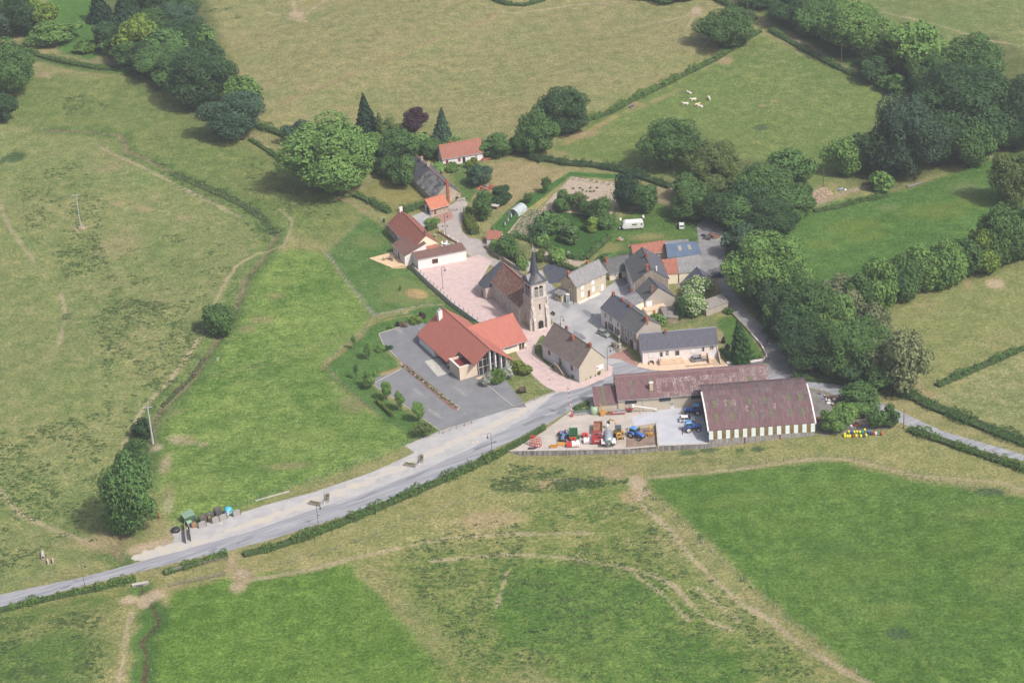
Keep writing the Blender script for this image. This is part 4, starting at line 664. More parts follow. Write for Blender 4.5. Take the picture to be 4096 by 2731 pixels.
h.door('f',1.3,.9,1.75,BRN); MB().box((-.04,.05,-.2),(0,4.5,2.2)).build('side_render',PW_,h.o); MB().box((-.09,1.3,0),(-.04,3.3,2.0)).build('garage_door',DKB,h.o)
FLW=mat('flowers_mixed',S3(150,90,170),S3(190,110,80),4,.8)
for x in (.4,2.5,3.4,4.4): MB().ball((x,-.18,1.75),(.3,.2,.2),8,5).build('hanging_basket',mat('basket_green',S3(80,120,60),S3(150,90,150),6,.9),h.o)
# --- big slate house, gabled house and their low neighbours
A=P('B',1475,415,5.4); B=P('B',1578,672,5.4); h=hs('village_house','tall house with big dark slate roof and stone gable behind the square',A,B,9.9,5.4,9.0,PW_,SLM,vr=4.95,gov=.12); l=h.L; R1=h.o.rotation_euler.z
MB().ext([(l+.005,.1,-.3),(l+.005,9.8,-.3),(l+.005,9.8,5.2),(l+.005,4.95,8.8),(l+.005,.1,5.2)],(.04,0,0)).build('gable_stone',RUBD,h.o); MB().ext([(-.13,5.1,8.98),(l+.13,5.1,8.98),(l+.13,10.2,5.26),(-.13,10.2,5.26)],(0,.02,.04)).build('back_slope',SLD,h.roof)
h.chim(6.3,5.2,.6,.6,10.3); h.chim(l-.8,4.0,.8,.7,10.2); h.chim(l-.5,6.6,.3,.3,9.4,7,m=WFR,pots=0)
for x in (3,7,11): h.win('f',x,3.8,.8,1.3); h.win('f',x,1.2,.8,1.2)
A=P('B',1592,768,4.5); B=P('B',1703,888,4.5); h=hs('village_house','grey-rendered house whose wide gable faces the bungalow',A,B,9.2,4.4,7.7,GRY,SLM,vr=4.3,hb=3.6,gov=.12); l=h.L
MB().ext([(-.13,4.45,7.72),(l+.13,4.45,7.72),(l+.13,9.5,3.46),(-.13,9.5,3.46)],(0,.02,.04)).build('back_slope',SLD,h.roof); h.win('r',1.3,3.3,1.7,1.6,'shut',fm=GRY); h.chim(l-.7,2.6,.5,.9,8.3,6.0,m=BRKD,pots=0)
lo=MB().box((l+.06,-.6,-.2),(l+2.4,5.5,2.3)).build('lower_wall',CRM,h.o); MB().box((l+2.41,1.3,.4),(l+2.45,2.1,2.1)).build('lower_door',ORW,lo); MB().box((l+2.41,4.2,1.1),(l+2.45,4.8,1.9)).build('lower_window',GLS,lo); MB().box((l+.05,-.7,2.3),(l+2.5,5.6,2.4)).build('lower_roof',beige,lo)
q=[P('B',x,y,4.3) for x,y in ((1405,852),(1645,782),(1697,893),(1575,952),(1500,920))]; lk=thing('link_building','low grey flat-roofed building linking two village houses','building',(q[0].x,q[0].y,0)); qq=[(p.x-q[0].x,p.y-q[0].y) for p in q]; cq=(sum(p[0] for p in qq)/5,sum(p[1] for p in qq)/5)
MB().prism([(cq[0]+(p[0]-cq[0])*.97,cq[1]+(p[1]-cq[1])*.97) for p in qq],-.2,4.2).build('wall',CRM,lk); MB().prism(qq,4.2,4.35).build('roof',SLL,lk)
for i,(x,y) in enumerate(((1508,822),(1545,812),(1580,800))): c=P('B',x,y,4.4); MB().cbox((c.x-q[0].x,c.y-q[0].y,4.5),(.8,.6,.25)).build('roof_light',ZNC,lk)
c=P('B',1550,795,4.4); MB().cbox((c.x-q[0].x,c.y-q[0].y,5),(.5,.5,1.3)).build('chimney',BRK,lk)
h=hs('low_house','low cream house with mossy slate roof behind the beige house',P('B',1292,655),P('B',1490,612),5.6,2.45,4.9,CRM,SLM,vr=4.4,hb=3.6,L=7.6); h.win('f',1.7,1.5,.6,.9,fm=WFR); h.door('f',3.3,.9,2.0,DRK); h.chim(.4,3.4,.6,.6,5.9)
A=P('B',1600,350,3.0); B=P('B',1965,378,3.0); h=hs('outbuilding','red-tiled outbuilding at the edge of the caravan lawn',P('B',1575,352,3),P('B',1968,378,3),5.2,3.0,5.0,TAN,TRO,rz=R(10))
def quadroof(name,label,cat,px,zs,m,wm,t='B',extra=None):
    v=[P(t,x,y,z) for (x,y),z in zip(px,zs)]; c=Vector((v[0].x,v[0].y,0)); o=thing(name,label,cat,c); lv=[p-c for p in v]; ce=sum(lv,Vector())/4
    inn=[ce+(p-ce)*.95 for p in lv]; zt=[p.z-.2 for p in inn]; mb=MB(); mb.add([(p.x,p.y,-.2) for p in inn]+[(p.x,p.y,z) for p,z in zip(inn,zt)],[(3,2,1,0),(4,5,6,7)]+[(i,(i+1)%4,4+(i+1)%4,4+i) for i in range(4)]); mb.build('wall',wm,o)
    rf=MB().ext([p-Vector((0,0,.1)) for p in lv],(0,0,.12)).build('roof',m,o); return o,rf,lv
BLM=mat('blue_sheet',S3(108,126,150),S3(98,116,140),.4,.5,.1); 
o,rf,lv=quadroof('metal_shed','shed with blue ribbed metal roof and two rooflights','shed',((1970,385),(2375,345),(2312,190),(1950,225)),(3.0,3.0,5.2,5.2),BLM,TAN)
for k in range(17):
    f=(k+.5)/17; a_=lv[0].lerp(lv[1],f); b_=lv[3].lerp(lv[2],f); MB().tube([a_+Vector((0,0,.06)),b_+Vector((0,0,.06))],.05,4).build('rib',BLM,rf)
for f in (.36,.66): 
    a_=lv[0].lerp(lv[1],f); b_=lv[3].lerp(lv[2],f); a2=lv[0].lerp(lv[1],f+.1); b2=lv[3].lerp(lv[2],f+.1); z_=Vector((0,0,.1)); MB().ext([a_.lerp(b_,.4)+z_,a2.lerp(b2,.4)+z_,a2.lerp(b2,.75)+z_,a_.lerp(b_,.75)+z_],(0,0,.05)).build('rooflight',mat('rooflight_grp',S3(170,168,150),S3(150,146,126),1.5,.5),rf)
quadroof('open_shed','pale grey tin-roofed shed behind the blue metal roof','shed',((1945,232),(2222,192),(2212,166),(1914,190)),(5.0,5.0,4.0,4.0),mat('grey_tin',S3(190,192,200),S3(160,150,146),.6,.5,.3,speck=S3(160,120,100),sscale=.8,sth=.08),TAN)
quadroof('outbuilding','small beige outbuilding with short red tile roof in the courtyard','shed',((1975,580),(2097,572),(2080,385),(1900,405)),(3.2,3.2,5.4,5.4),TRO,CRM)
quadroof('outbuilding','beige outbuilding with worn grey slate roof beside the lane','shed',((2100,572),(2375,545),(2352,345),(2082,383)),(3.2,3.2,5.4,5.4),SLL,CRM)
A=P('C',1015,30,2.8); B=P('C',1085,120,2.8); h=hs('small_house','small dark slate-roofed house half hidden by a flowering bush',A,B,6.6,2.8,5.6,RUB,SLD,L=5.2,ridgem=ZNC)
h=hs('garden_shed','grey rendered shed with corrugated mono-pitch roof below the lane',P('C',1250,485),P('C',1508,388),3.4,2.1,3.0,GRY,mat('fibre_cement',S3(160,152,146),S3(138,130,124),.8,.9,bump=.03,stretch=(4,.6,1)),vr=3.4,over=.15,gutter=False)
quadroof('lean_to','low lean-to with rough grey roof behind the bungalow','shed',((762,498),(925,505),(880,372),(698,365)),(1.9,1.9,3.0,3.0),mat('rough_felt',S3(150,142,136),S3(126,118,112),.8,.95,bump=.05),RUB,'C')
quadroof('tiled_shed','small white shed with rough red tiles at the garden corner','shed',((1602,1342),(1765,1352),(1795,1252),(1622,1230)),(2.1,2.1,3.1,3.1),TRO,PW_,'A')
# --- long workshop shed and barrel-roofed hangar: every roof sheet and cladding panel its own piece
def asb(n,a,b,sp,th): return mat(n,S3(*a),S3(*b),.5,.9,speck=S3(*sp),sscale=1.7,sth=th,lo=.35,hi=.65,objrand=.1,coord='World',stretch=(5,.7,.7))
AS=[asb('asbestos_red',(156,124,124),(140,110,111),(182,168,164),.1),asb('asbestos_red_lichen',(164,134,132),(148,120,118),(208,198,190),.34),asb('asbestos_grey',(152,130,130),(134,114,114),(182,172,166),.2)]
SKY=mat('translucent_sheet',S3(148,146,120),S3(126,124,98),1.2,.5)
def sheetmesh(name,w_,ln,m,n=8,amp=.035):
    v=[];f=[]
    for i in range(n*2+1):
        x=w_*i/(n*2); z=amp*(1 if i%2 else -1); v+=[(x,0,z),(x,ln,z)]
    for i in range(n*2): f.append((2*i,2*i+2,2*i+3,2*i+1))
    me=bpy.data.meshes.new(name); me.from_pydata(v,[],f); me.materials.append(m); return me
def sheets(par,L,rows,lich,sky,cols):
    w_=L/cols
    for ri,(y0,z0,y1,z1) in enumerate(rows):
        d=Vector((0,y1-y0,z1-z0)); ln=d.length; an_=math.atan2(d.z,d.y); ms=[sheetmesh('roof_sheet',w_-.02,ln+.12,m) for m in AS+[SKY]]
        for c in range(cols):
            k=3 if (ri,c) in sky else lich(ri,c); ob=bpy.data.objects.new('skylight_sheet' if k==3 else 'roof_sheet',ms[k]); COL.objects.link(ob); ob.parent=par
            ob.location=(c*w_+.01,y0,z0+.05+.02*((ri+c)%2)); ob.rotation_euler=(an_+.008,rnd.uniform(-.006,.006),0)
a,r,l=fr(P('F',1395,735),P('F',2240,670)); L=39.5; sh=thing('workshop','long workshop with faded red corrugated roof beside the road','workshop',a,r); W=13; he,hr=4.0,6.9
MB().ext([(0,0,-.3),(0,W,-.3),(0,W,he-.1),(0,W/2,hr-.1),(0,0,he-.1)],(L,0,0)).build('wall',TAN,sh); rf=MB().ext([(-.2,-.3,he-.16),(-.2,W/2,hr-.03),(-.2,W+.3,he-.16),(-.2,W/2,hr-.12)],(L+.4,0,0)).build('roof_deck',AS[0],sh)
rows=[]; n=5
for i in range(n): f0=(n-1-i)/n; f1=(n-i)/n; rows.append((-.4+(W/2+.4)*f0,he-.17+(hr-he+.17)*f0,-.4+(W/2+.4)*f1,he-.17+(hr-he+.17)*f1))
rq=random.Random(3)
sheets(rf,L+.3,rows,lambda ri,c:(1 if (c>9 and ri>0 and rq.random()<.85) or (c>30) else 0) if ri<5 else 0,{(1,3),(3,3),(1,8),(3,8),(2,33)},38)
MB().tube([(-.2,W/2,hr+.06),(L+.2,W/2,hr+.06)],.16,6).build('ridge_cap',AS[0],rf); MB().tube([(-.2,-.47,he-.2),(L,-.47,he-.2)],.09,6).build('gutter',GUT,rf)
for u in (3.3,12.2,20.6):
    p=MB().box((u-1.55,-.06,2.35),(u+1.55,-.0,3.65)).build('window',DRK,sh)
    for k in range(7): MB().box((u-1.5+k*.5-.04,-.09,2.35),(u-1.5+k*.5+.04,-.06,3.65)).build('glazing_bar',ZNC,p)
    MB().box((u-1.6,-.12,2.25),(u+1.6,-.0,2.35)).build('sill',STN,p)
MB().tube([(6.6,-.12,0),(6.6,-.12,3.7)],.07,6).build('downpipe',WFR,sh); cq=MB().box((8.5,1.8,4.5),(9.4,2.6,6.9)).build('chimney',BGE,sh); MB().box((8.4,1.7,7.0),(9.5,2.7,7.12)).box((8.5,1.8,6.9),(8.6,2.6,7)).box((9.3,1.8,6.9),(9.4,2.6,7)).build('chimney_slab',STN,cq)
ax=thing('workshop_annex','small annex with red corrugated lean-to roof at the workshop end','shed',a-Vector((math.cos(r),math.sin(r),0))*6.1,r); MB().box((0,.3,-.2),(6.08,6.5,2.7)).build('wall',TAN,ax); rf=MB().ext([(-.2,0,2.75),(-.2,6.6,4.3),(-.2,6.6,4.38),(-.2,0,2.83)],(6.28,0,0)).build('roof_deck',AS[0],ax); sheets(rf,6.0,[(3.2,3.55,6.6,4.4),(-.1,2.78,3.2,3.55)],lambda a_,b_:0,{(0,2),(1,2)},6)
# hangar
a,r,l=fr(P('G',400,1100),P('G',1645,1005)); L=l; hg=thing('hangar','big farm hangar with barrel roof of faded red sheets and striped side cladding','hangar',a,r)
pr=[(0,3.8),(4.6,5.75),(9,7.05),(13,7.6),(15.6,7.4),(17,7.1),(18.2,6.7)]
MB().ext([(.3,y,z-.12) for y,z in pr]+[(.3,18.2,-.2),(.3,.12,-.2),(.3,.12,3.9)],(L-.6,0,0)).build('end_walls',mat('hangar_dark',S3(96,90,88),S3(80,74,72),.5,.9),hg)
MB().box((.05,-.02,-1.6),(L-.05,.12,1.25)).build('concrete_plinth',mat('stained_concrete',S3(182,176,170),S3(140,134,130),.9,.95,stretch=(2.5,1,.5)),hg)
rf=MB().add([(-.1,y,z-.02) for y,z in pr]+[(L+.1,y,z-.02) for y,z in pr],[(i,i+7,i+8,i+1) for i in range(6)]).build('roof_deck',AS[2],hg)
rows=[]; 
for (y0,z0),(y1,z1),k in ((pr[0],pr[1],2),(pr[1],pr[2],2),(pr[2],pr[3],2),(pr[3],pr[4],1),(pr[4],pr[5],1),(pr[5],pr[6],1)):
    for i in range(k): rows.append((y0+(y1-y0)*i/k,z0+(z1-z0)*i/k,y0+(y1-y0)*(i+1)/k,z0+(z1-z0)*(i+1)/k))
rq=random.Random(5)
sheets(rf,L,rows,lambda ri,c:0 if ri==0 else (2 if rq.random()<(.45 if ri<4 else .7) else (1 if rq.random()<.12 and ri in(2,3) else 0)),{(1,c) for c in (2,6,11,16,21,24)}|{(3,c) for c in (2,6,11,15,21,24)},27)
WTR=mat('white_verge_trim',S3(238,232,226,.85),S3(224,216,210,.82),1,.7)
for x in (-.32,L-.02):
    for (y0,z0),(y1,z1) in zip(pr[:3],pr[1:4]): MB().ext([(x,y0,z0-.3),(x,y1,z1-.3),(x,y1,z1+.14),(x,y0,z0+.14)],(.36,0,0)).build('verge_trim',WTR,hg)
WPN=mat('white_cladding',S3(240,244,244,.88),S3(226,236,232,.86),.6,.6); BPN=mat('brown_translucent',S3(164,142,104),S3(132,112,76),1.4,.6,stretch=(3,1,.4))
n=25; w_=L/n; wm_=[None,None]
for k in range(n):
    i=k%2
    if wm_[i] is None: 
        mb=MB(); v=[]
        for j in range(9): v+=[(w_*j/8,-.03-(.05 if j%2 else 0),0),(w_*j/8,-.03-(.05 if j%2 else 0),2.5)]
        mb.add(v,[(2*j,2*j+2,2*j+3,2*j+1) for j in range(8)]); wm_[i]=mb.mesh('cladding_panel',(WPN,BPN)[i])
    ob=link('cladding_panel',wm_[i],hg); ob.location=(k*w_,-.0 if i==0 else .035,1.22)
for x in (9.2,18.2): MB().box((x-.08,-.2,-1.4),(x+.08,-.05,1.2)).build('red_post',RDW,hg)
# ============================================================ TREES, SHRUBS, HEDGES
def leafm(n,c,c2=None,var=.14,tr=.25):
    if n in MATS: return MATS[n]
    m=bpy.data.materials.new(n); m.use_nodes=True; t=m.node_tree; N=t.nodes.new; L=t.links.new; b=t.nodes['Principled BSDF']; out=[q for q in t.nodes if q.type=='OUTPUT_MATERIAL'][0]
    b.inputs['Roughness'].default_value=.7; b.inputs['Specular IOR Level'].default_value=.2
    c=S3(*c,k=.75); c2=S3(*c2,k=.66) if c2 else (c[0]*1.75,c[1]*1.55,c[2]*1.45)
    g_=N('ShaderNodeNewGeometry'); n1=N('ShaderNodeTexNoise'); n1.inputs['Scale'].default_value=.55; n1.inputs['Detail'].default_value=2; L(g_.outputs['Position'],n1.inputs['Vector'])
    wn=N('ShaderNodeTexWhiteNoise'); L(g_.outputs['Position'],wn.inputs['Vector'])
    ad=N('ShaderNodeMath'); ad.operation='MULTIPLY_ADD'; L(n1.outputs[0],ad.inputs[0]); ad.inputs[1].default_value=1.9; ad.inputs[2].default_value=-.55
    mx=N('ShaderNodeMix'); mx.data_type='RGBA'; mx.inputs[6].default_value=rgba(c); mx.inputs[7].default_value=rgba(c2); L(ad.outputs[0],mx.inputs[0])
    oi=N('ShaderNodeObjectInfo'); hs=N('ShaderNodeHueSaturation'); r1=N('ShaderNodeMapRange'); r1.inputs[3].default_value=1-var; r1.inputs[4].default_value=1+var; L(oi.outputs['Random'],r1.inputs[0]); L(r1.outputs[0],hs.inputs['Value']); L(mx.outputs[2],hs.inputs['Color'])
    L(hs.outputs[0],b.inputs['Base Color']); tl=N('ShaderNodeBsdfTranslucent'); L(hs.outputs[0],tl.inputs['Color']); ms=N('ShaderNodeMixShader'); ms.inputs[0].default_value=tr; L(b.outputs[0],ms.inputs[1]); L(tl.outputs[0],ms.inputs[2]); L(ms.outputs[0],out.inputs['Surface'])
    MATS[n]=m; return m
LF=dict(dark=leafm('leaf_dark',(62,92,56)),mid=leafm('leaf_mid',(84,118,64)),light=leafm('leaf_light',(110,146,76)),yellow=leafm('leaf_yellow_green',(110,136,58)),olive=leafm('leaf_olive',(98,118,66)),blue=leafm('leaf_blue_green',(70,98,74)),
 purple=leafm('leaf_purple',(74,52,62),(100,74,82)),pale=leafm('leaf_pale',(124,138,90),(160,164,122)),silver=leafm('leaf_silver',(158,166,146),(200,204,190)),conifer=leafm('needle_dark',(46,74,52)),fir=leafm('needle_green',(54,88,46)),hedge=leafm('leaf_hedge',(88,120,56)),privet=leafm('leaf_privet',(104,122,48)),white=leafm('blossom',(206,204,172),(226,224,200),.05,.1),pink=leafm('rose_blossom',(214,150,152),(230,180,176),.1,.1),rush=leafm('rush',(84,110,60),(108,130,74),.05,.3),meadow=leafm('meadow_blade',(118,148,72),(146,168,92),.05,.3),dry=leafm('dry_shrub',(128,112,92),(150,132,108)))
BARK=mat('bark',S3(112,100,88),S3(88,78,68),2,.95,bump=.05,stretch=(3,3,.5)); BARKG=mat('bark_grey',S3(150,144,136),S3(120,114,106),2,.95,bump=.04,stretch=(3,3,.5))
def quads(c,n,s,rs,elong=1.3,jit=.55):
    """leaf cards at points c, facing roughly n, size s"""
    N_=len(c); r=rs.normal(size=(N_,3)); n=n+r*jit; n/=np.linalg.norm(n,axis=1)[:,None]+1e-9; a=np.cross(n,rs.normal(size=(N_,3))); a/=np.linalg.norm(a,axis=1)[:,None]+1e-9; b=np.cross(n,a)
    s=(s*(.6+.8*rs.rand(N_)))[:,None]; a=a*s*elong*.5; b=b*s*.5; V=np.stack([c-a-b*.6,c+a*.2-b,c+a+b*.6,c-a*.2+b],1).reshape(-1,3)
    return V,np.arange(N_*4).reshape(-1,4)
def crown(seed,n,leaf,lobes=18,lr=(.17,.26),shape='round',fill=.12,squash=1.):
    rs=np.random.RandomState(seed); C=[]; Rr=[]
    while len(C)<lobes:
        p=rs.uniform(-1,1,3); 
        if np.linalg.norm(p)>1 or np.linalg.norm(p)<.5: continue
        z=p[2]
        k=1.
        if shape=='tall': k=.75+.25*(1-abs(z))
        if shape=='low': k=1.-.25*max(0,z)
        C.append(np.array([p[0]*.37*k,p[1]*.37*k,.5+z*.38])); Rr.append(rs.uniform(*lr))
    C.append(np.array([0,0,.5])); Rr.append(.26); C=np.array(C); Rr=np.array(Rr)
    pts=[];nor=[]; w=Rr**2/np.sum(Rr**2)
    for c,r,f in zip(C,Rr,w):
        m=int(n*f*2.2); d=rs.normal(size=(m,3)); d/=np.linalg.norm(d,axis=1)[:,None]; bump=1+.16*np.sin(d[:,0]*7+seed)*np.sin(d[:,1]*6+c[0]*30)*np.sin(d[:,2]*7); rad=r*bump*(1-fill*rs.rand(m)**2*3)
        p=c+d*rad[:,None]; D=np.linalg.norm(p[:,None,:]-C[None],axis=2)/Rr[None]; ok=D.min(1)>.8
        pts.append(p[ok]); nor.append(d[ok])
    P_=np.concatenate(pts); N_=np.concatenate(nor)
    for _ in range(7):
        h=P_[rs.randint(len(P_))]; P_ok=np.linalg.norm(P_-h,axis=1)>rs.uniform(.03,.085); P_=P_[P_ok]; N_=N_[P_ok]
    k=rs.permutation(len(P_))[:n]; P_=P_[k]; N_=N_[k]; ex=np.percentile(np.abs(P_[:,:2]),97); P_[:,:2]*=.5/ex; lo,hi=np.percentile(P_[:,2],1),np.percentile(P_[:,2],99.5); P_[:,2]=(P_[:,2]-lo)/(hi-lo)
    V,F=quads(P_,N_+np.array([0,0,.25]),leaf,rs); k=rs.permutation(len(P_))[:n//9]; ce=np.array([0,0,.5]); V2,F2=quads(ce+(P_[k]-ce)*.8,N_[k],leaf*2.6,rs)
    return np.concatenate([V,V2]),np.concatenate([F,F2+len(V)])
def conif(seed,n,leaf,pw=1.,tiers=14,jag=.25):
    rs=np.random.RandomState(seed); z=1-np.sqrt(rs.rand(n)); z=np.clip(z,0,.995); a=rs.rand(n)*2*PI; nb=7
    tier=np.floor(z*tiers)/tiers; fr_=(z-tier)*tiers; r=.5*(1-z)**pw*(1-jag*fr_)*(.82+.18*np.sin(a*nb+tier*40)); r*=np.sqrt(.35+.65*rs.rand(n))
    c=np.stack([r*np.cos(a),r*np.sin(a),z-.02*r],1); nn=np.stack([np.cos(a)*.7,np.sin(a)*.7,np.full(n,.7)],1); return quads(c,nn,leaf,rs,1.9)
CR={}
def cmesh(kind,var,ml):
    key=(kind,var,ml)
    if key in CR: return CR[key]
    base=('geo',kind,var)
    if base not in CR:
        s=hash((len(kind),kind[0],var))%9999
        s=sum(ord(q) for q in kind)*13+var*7
        CR[base]=dict(huge=lambda:crown(s,15000,.023,46,(.07,.19)),big=lambda:crown(s,8500,.031,34,(.075,.21)),mid=lambda:crown(s,4200,.044,25,(.085,.23)),tall=lambda:crown(s,4400,.042,26,(.12,.2),'tall'),bush=lambda:crown(s,900,.1,10,(.2,.3),'low'),airy=lambda:crown(s,1500,.06,22,(.1,.17),fill=.25),conifer=lambda:conif(s,3200,.05,.95,15),fir=lambda:conif(s,3800,.055,.8,17,.4),cypress=lambda:conif(s,1500,.07,.55,9,.15))[kind]()
    V,F=CR[base]; me=rawmesh('crown',V,F4=F,m=LF[ml]); CR[key]=me; return me
TK={}
def trunkmesh(var,kind):
    if (var,kind) in TK: return TK[var,kind]
    rr=random.Random(var+5); mb=MB()
    if kind in('conifer','fir','cypress'): mb.tube([(0,0,-.03),(0,0,.5),(0,0,.96)],.02,6,r1=.004)
    else:
        mb.tube([(0,0,-.04),(.006,.0,.12),(-.01,.01,.3),(0,0,.6)],[.035,.026,.022,.01],7)
        for k in range(5):
            a=k*2*PI/5+rr.random(); h0=.22+.07*k; L_=.2+.12*rr.random(); mb.tube([(0,0,h0),(math.cos(a)*L_*.5,math.sin(a)*L_*.5,h0+.14),(math.cos(a)*L_,math.sin(a)*L_,h0+.3)],[.015,.011,.004],5)
    TK[var,kind]=mb.mesh('trunk',BARK); return TK[var,kind]
tn=[0]
def blossom(parent,cm_V,scale,seed,ml='white',frac=.16,leaf=.075):
    pass
def tree(cx,top,bot,w_,kind,ml,label,lo=.1,name=None,group=None,cat='tree',flower=None,fr_=.22,upz=None):
    by=bot-w_*fr_*(1 if lo<.2 else .0); q=g('X',cx,by); Hm=max(.5,(zup(q,'X',cx,top)-0)*.97)
    x_,y_=J((q.x,q.y,q.z+Hm*.5)); q=g('X',cx-(x_/1.7415-cx),by); Hm=max(.5,zup(q,'X',cx,top)-q.z*1.0); Hm*=.975
    wm=w_*1.7415/pxm(q)
    if kind=='big' and wm>13: kind='huge'
    v=tn[0]%(4 if kind in('huge','big','mid','tall') else 3); tn[0]+=1; a=rnd.random()*6.28
    if kind in('bush','cypress') or cat=='bush': nm=name or 'bush'
    else: nm=name or 'tree'
    o=thing(nm,label,cat,q,a,group); 
    t=link('trunk',trunkmesh(v,kind),o); t.scale=(max(Hm*.6,wm*.5),max(Hm*.6,wm*.5),Hm*.8 if kind not in('conifer','fir','cypress') else Hm)
    c=link('crown',cmesh(kind,v,ml),o); c.location=(0,0,Hm*lo); wm*=1.3 if kind in('conifer','fir') else 1.; vx=rnd.uniform(.9,1.12); c.scale=(wm*1.14*vx,wm*1.14/vx,Hm*(1-lo)*1.0); c.rotation_euler=(rnd.uniform(-.07,.07),rnd.uniform(-.07,.07),0)
    if flower:
        key=('fl',kind,v,flower)
        if key not in CR:
            V,F=CR[('geo',kind,v)]; rs=np.random.RandomState(v); cc=V.reshape(-1,4,3).mean(1); k=np.nonzero(cc[:,2]>.3)[0]; k=rs.permutation(k)[:int(len(k)*.24)]; p=cc[k]; ce=np.array([0,0,.45]); d=p-ce; p=ce+d*1.04; nn=d/np.linalg.norm(d,axis=1)[:,None]
            V2,F2=quads(p,nn+np.array([0,-.2,.5]),.05,rs,1.); CR[key]=rawmesh('blossom',V2,F4=F2,m=LF[flower])
        f=link('blossom',CR[key],c)
    return o
def tr(rows,group,lo=.1,cat='tree',name=None):
    for r in rows: tree(*r[:7],lo=r[7] if len(r)>7 else lo,group=group,cat=cat,name=name,flower=r[8] if len(r)>8 else None)
tr([(92,0,83,69,'mid','yellow','yellowish-green tree at the top left, right of two dark ones'),(37,-17,78,75,'big','dark','tall dark tree at the top left corner beside a yellowish one'),(8,37,97,55,'mid','blue','grey-green tree on the left edge above the dirt track'),(126,52,118,98,'mid','light','broad pale-leaved tree in the bend of the dirt track',.06),(15,98,246,112,'big','mid','huge round tree on the left edge below the dirt track'),(6,212,292,52,'mid','dark','smaller dark tree on the left edge below the huge round tree')],'trees at the left edge')
tr([(252,11,97,46,'conifer','conifer','dark spruce at the left side of the upper wood',.02),(282,-30,92,70,'conifer','conifer','tall dark conifer behind the spruce in the upper wood',.02),(225,-40,60,50,'conifer','conifer','dark conifer at the top edge left of the upper wood',.02),(339,-30,60,90,'big','dark','dark broad tree on the top edge of the upper wood'),(410,-22,45,80,'big','mid','tree cut by the top edge at the right of the upper wood'),(312,37,150,80,'tall','yellow','bright yellow-green tree in front of the upper wood',.05),(393,9,98,95,'big','blue','blue-green tree in the middle of the upper wood'),(379,66,163,95,'mid','mid','mid-green tree behind the wood edge over the track end'),(454,57,130,66,'mid','light','rounded lighter tree on the right flank of the upper wood'),(365,106,196,98,'big','mid','broad tree where the hedge meets the upper wood',.06),(420,112,180,80,'mid','dark','dark tree wedged between the two largest of the wood edge'),(465,112,270,124,'big','dark','largest dark oak at the lower end of the upper wood',.06),(560,175,276,70,'mid','light','bright green tree behind the last oak of the upper wood'),(534,212,340,118,'big','blue','blue-green oak standing at the start of the farm track',.05),(200,95,128,50,'bush','hedge','hedge bush by the track under the pale tree',.0),(252,88,132,45,'bush','mid','taller hedge bush by the track below the spruce',.0)],'trees of the upper wood')
tr([(500,703,782,70,'mid','mid','lone round tree beside the stream in the left pasture',.08),(324,962,1018,42,'mid','dark','small dark tree left of the concrete power pole',.06),(312,1008,1064,46,'mid','mid','small bushy tree below the power pole',.05),(322,1040,1090,50,'bush','mid','bush above the big streamside tree',.0),(295,1056,1245,112,'big','mid','big dark tree by the stream above the road culvert',.04)],'trees along the stream')
tr([(686,276,342,62,'mid','blue','bluish round tree by the farm track above the big ash',.05),(758,285,474,186,'big','light','biggest spreading ash tree beside the farm track',.07),(841,212,318,50,'conifer','conifer','tall blue-green spruce left of the purple tree',.02),(875,255,319,26,'cypress','olive','narrow yellowish cypress right of the tall spruce',.0),(897,272,322,36,'mid','olive','olive shrub tree between cypress and purple tree',.05),(955,249,309,50,'mid','purple','dark purple-leaved tree behind the cottages',.08),(1013,247,335,42,'conifer','blue','blue conical spruce behind the white cottage',.02),(853,307,356,50,'mid','light','light green tree between the ash and the dark yew',.05),(881,324,404,54,'mid','dark','very dark tree left of the derelict cottage',.04),(924,300,370,68,'mid','mid','mid-green tree above the derelict cottage roof',.05),(924,356,438,56,'tall','mid','leafy tree at the left wall of the derelict cottage',.04),(985,322,372,50,'mid','mid','tree between the derelict and the white cottage',.05),(905,330,365,40,'mid','light','small light tree in the middle of the cottage grove',.05)],'trees around the cottages')
tr([(1036,312,336,40,'bush','light','white-blossomed bush behind the white cottage roof',.0,'white'),(965,308,334,42,'bush','light','white-flowering shrub under the purple tree',.0,'white'),(1007,374,402,28,'bush','light','creamy flowering shrub beside the derelict cottage',.0,'white'),(1140,310,372,64,'mid','mid','broad tree at the right end of the white cottage',.05),(1182,312,350,20,'airy','olive','thin half-bare tree right of the white cottage',.1),(1235,255,370,80,'big','mid','round tree left of two at the foot of the long hedge',.05),(1289,204,318,108,'big','dark','larger right-hand tree of the pair by the long hedge',.05),(1668,27,132,108,'big','mid','round tree alone at the top end of the long hedge',.06),(1539,281,412,118,'big','mid','big tree with visible trunk above the vegetable garden',.18),(1642,321,430,102,'big','olive','olive-leaved tree right of the big garden tree',.05)],'trees along the field hedges')
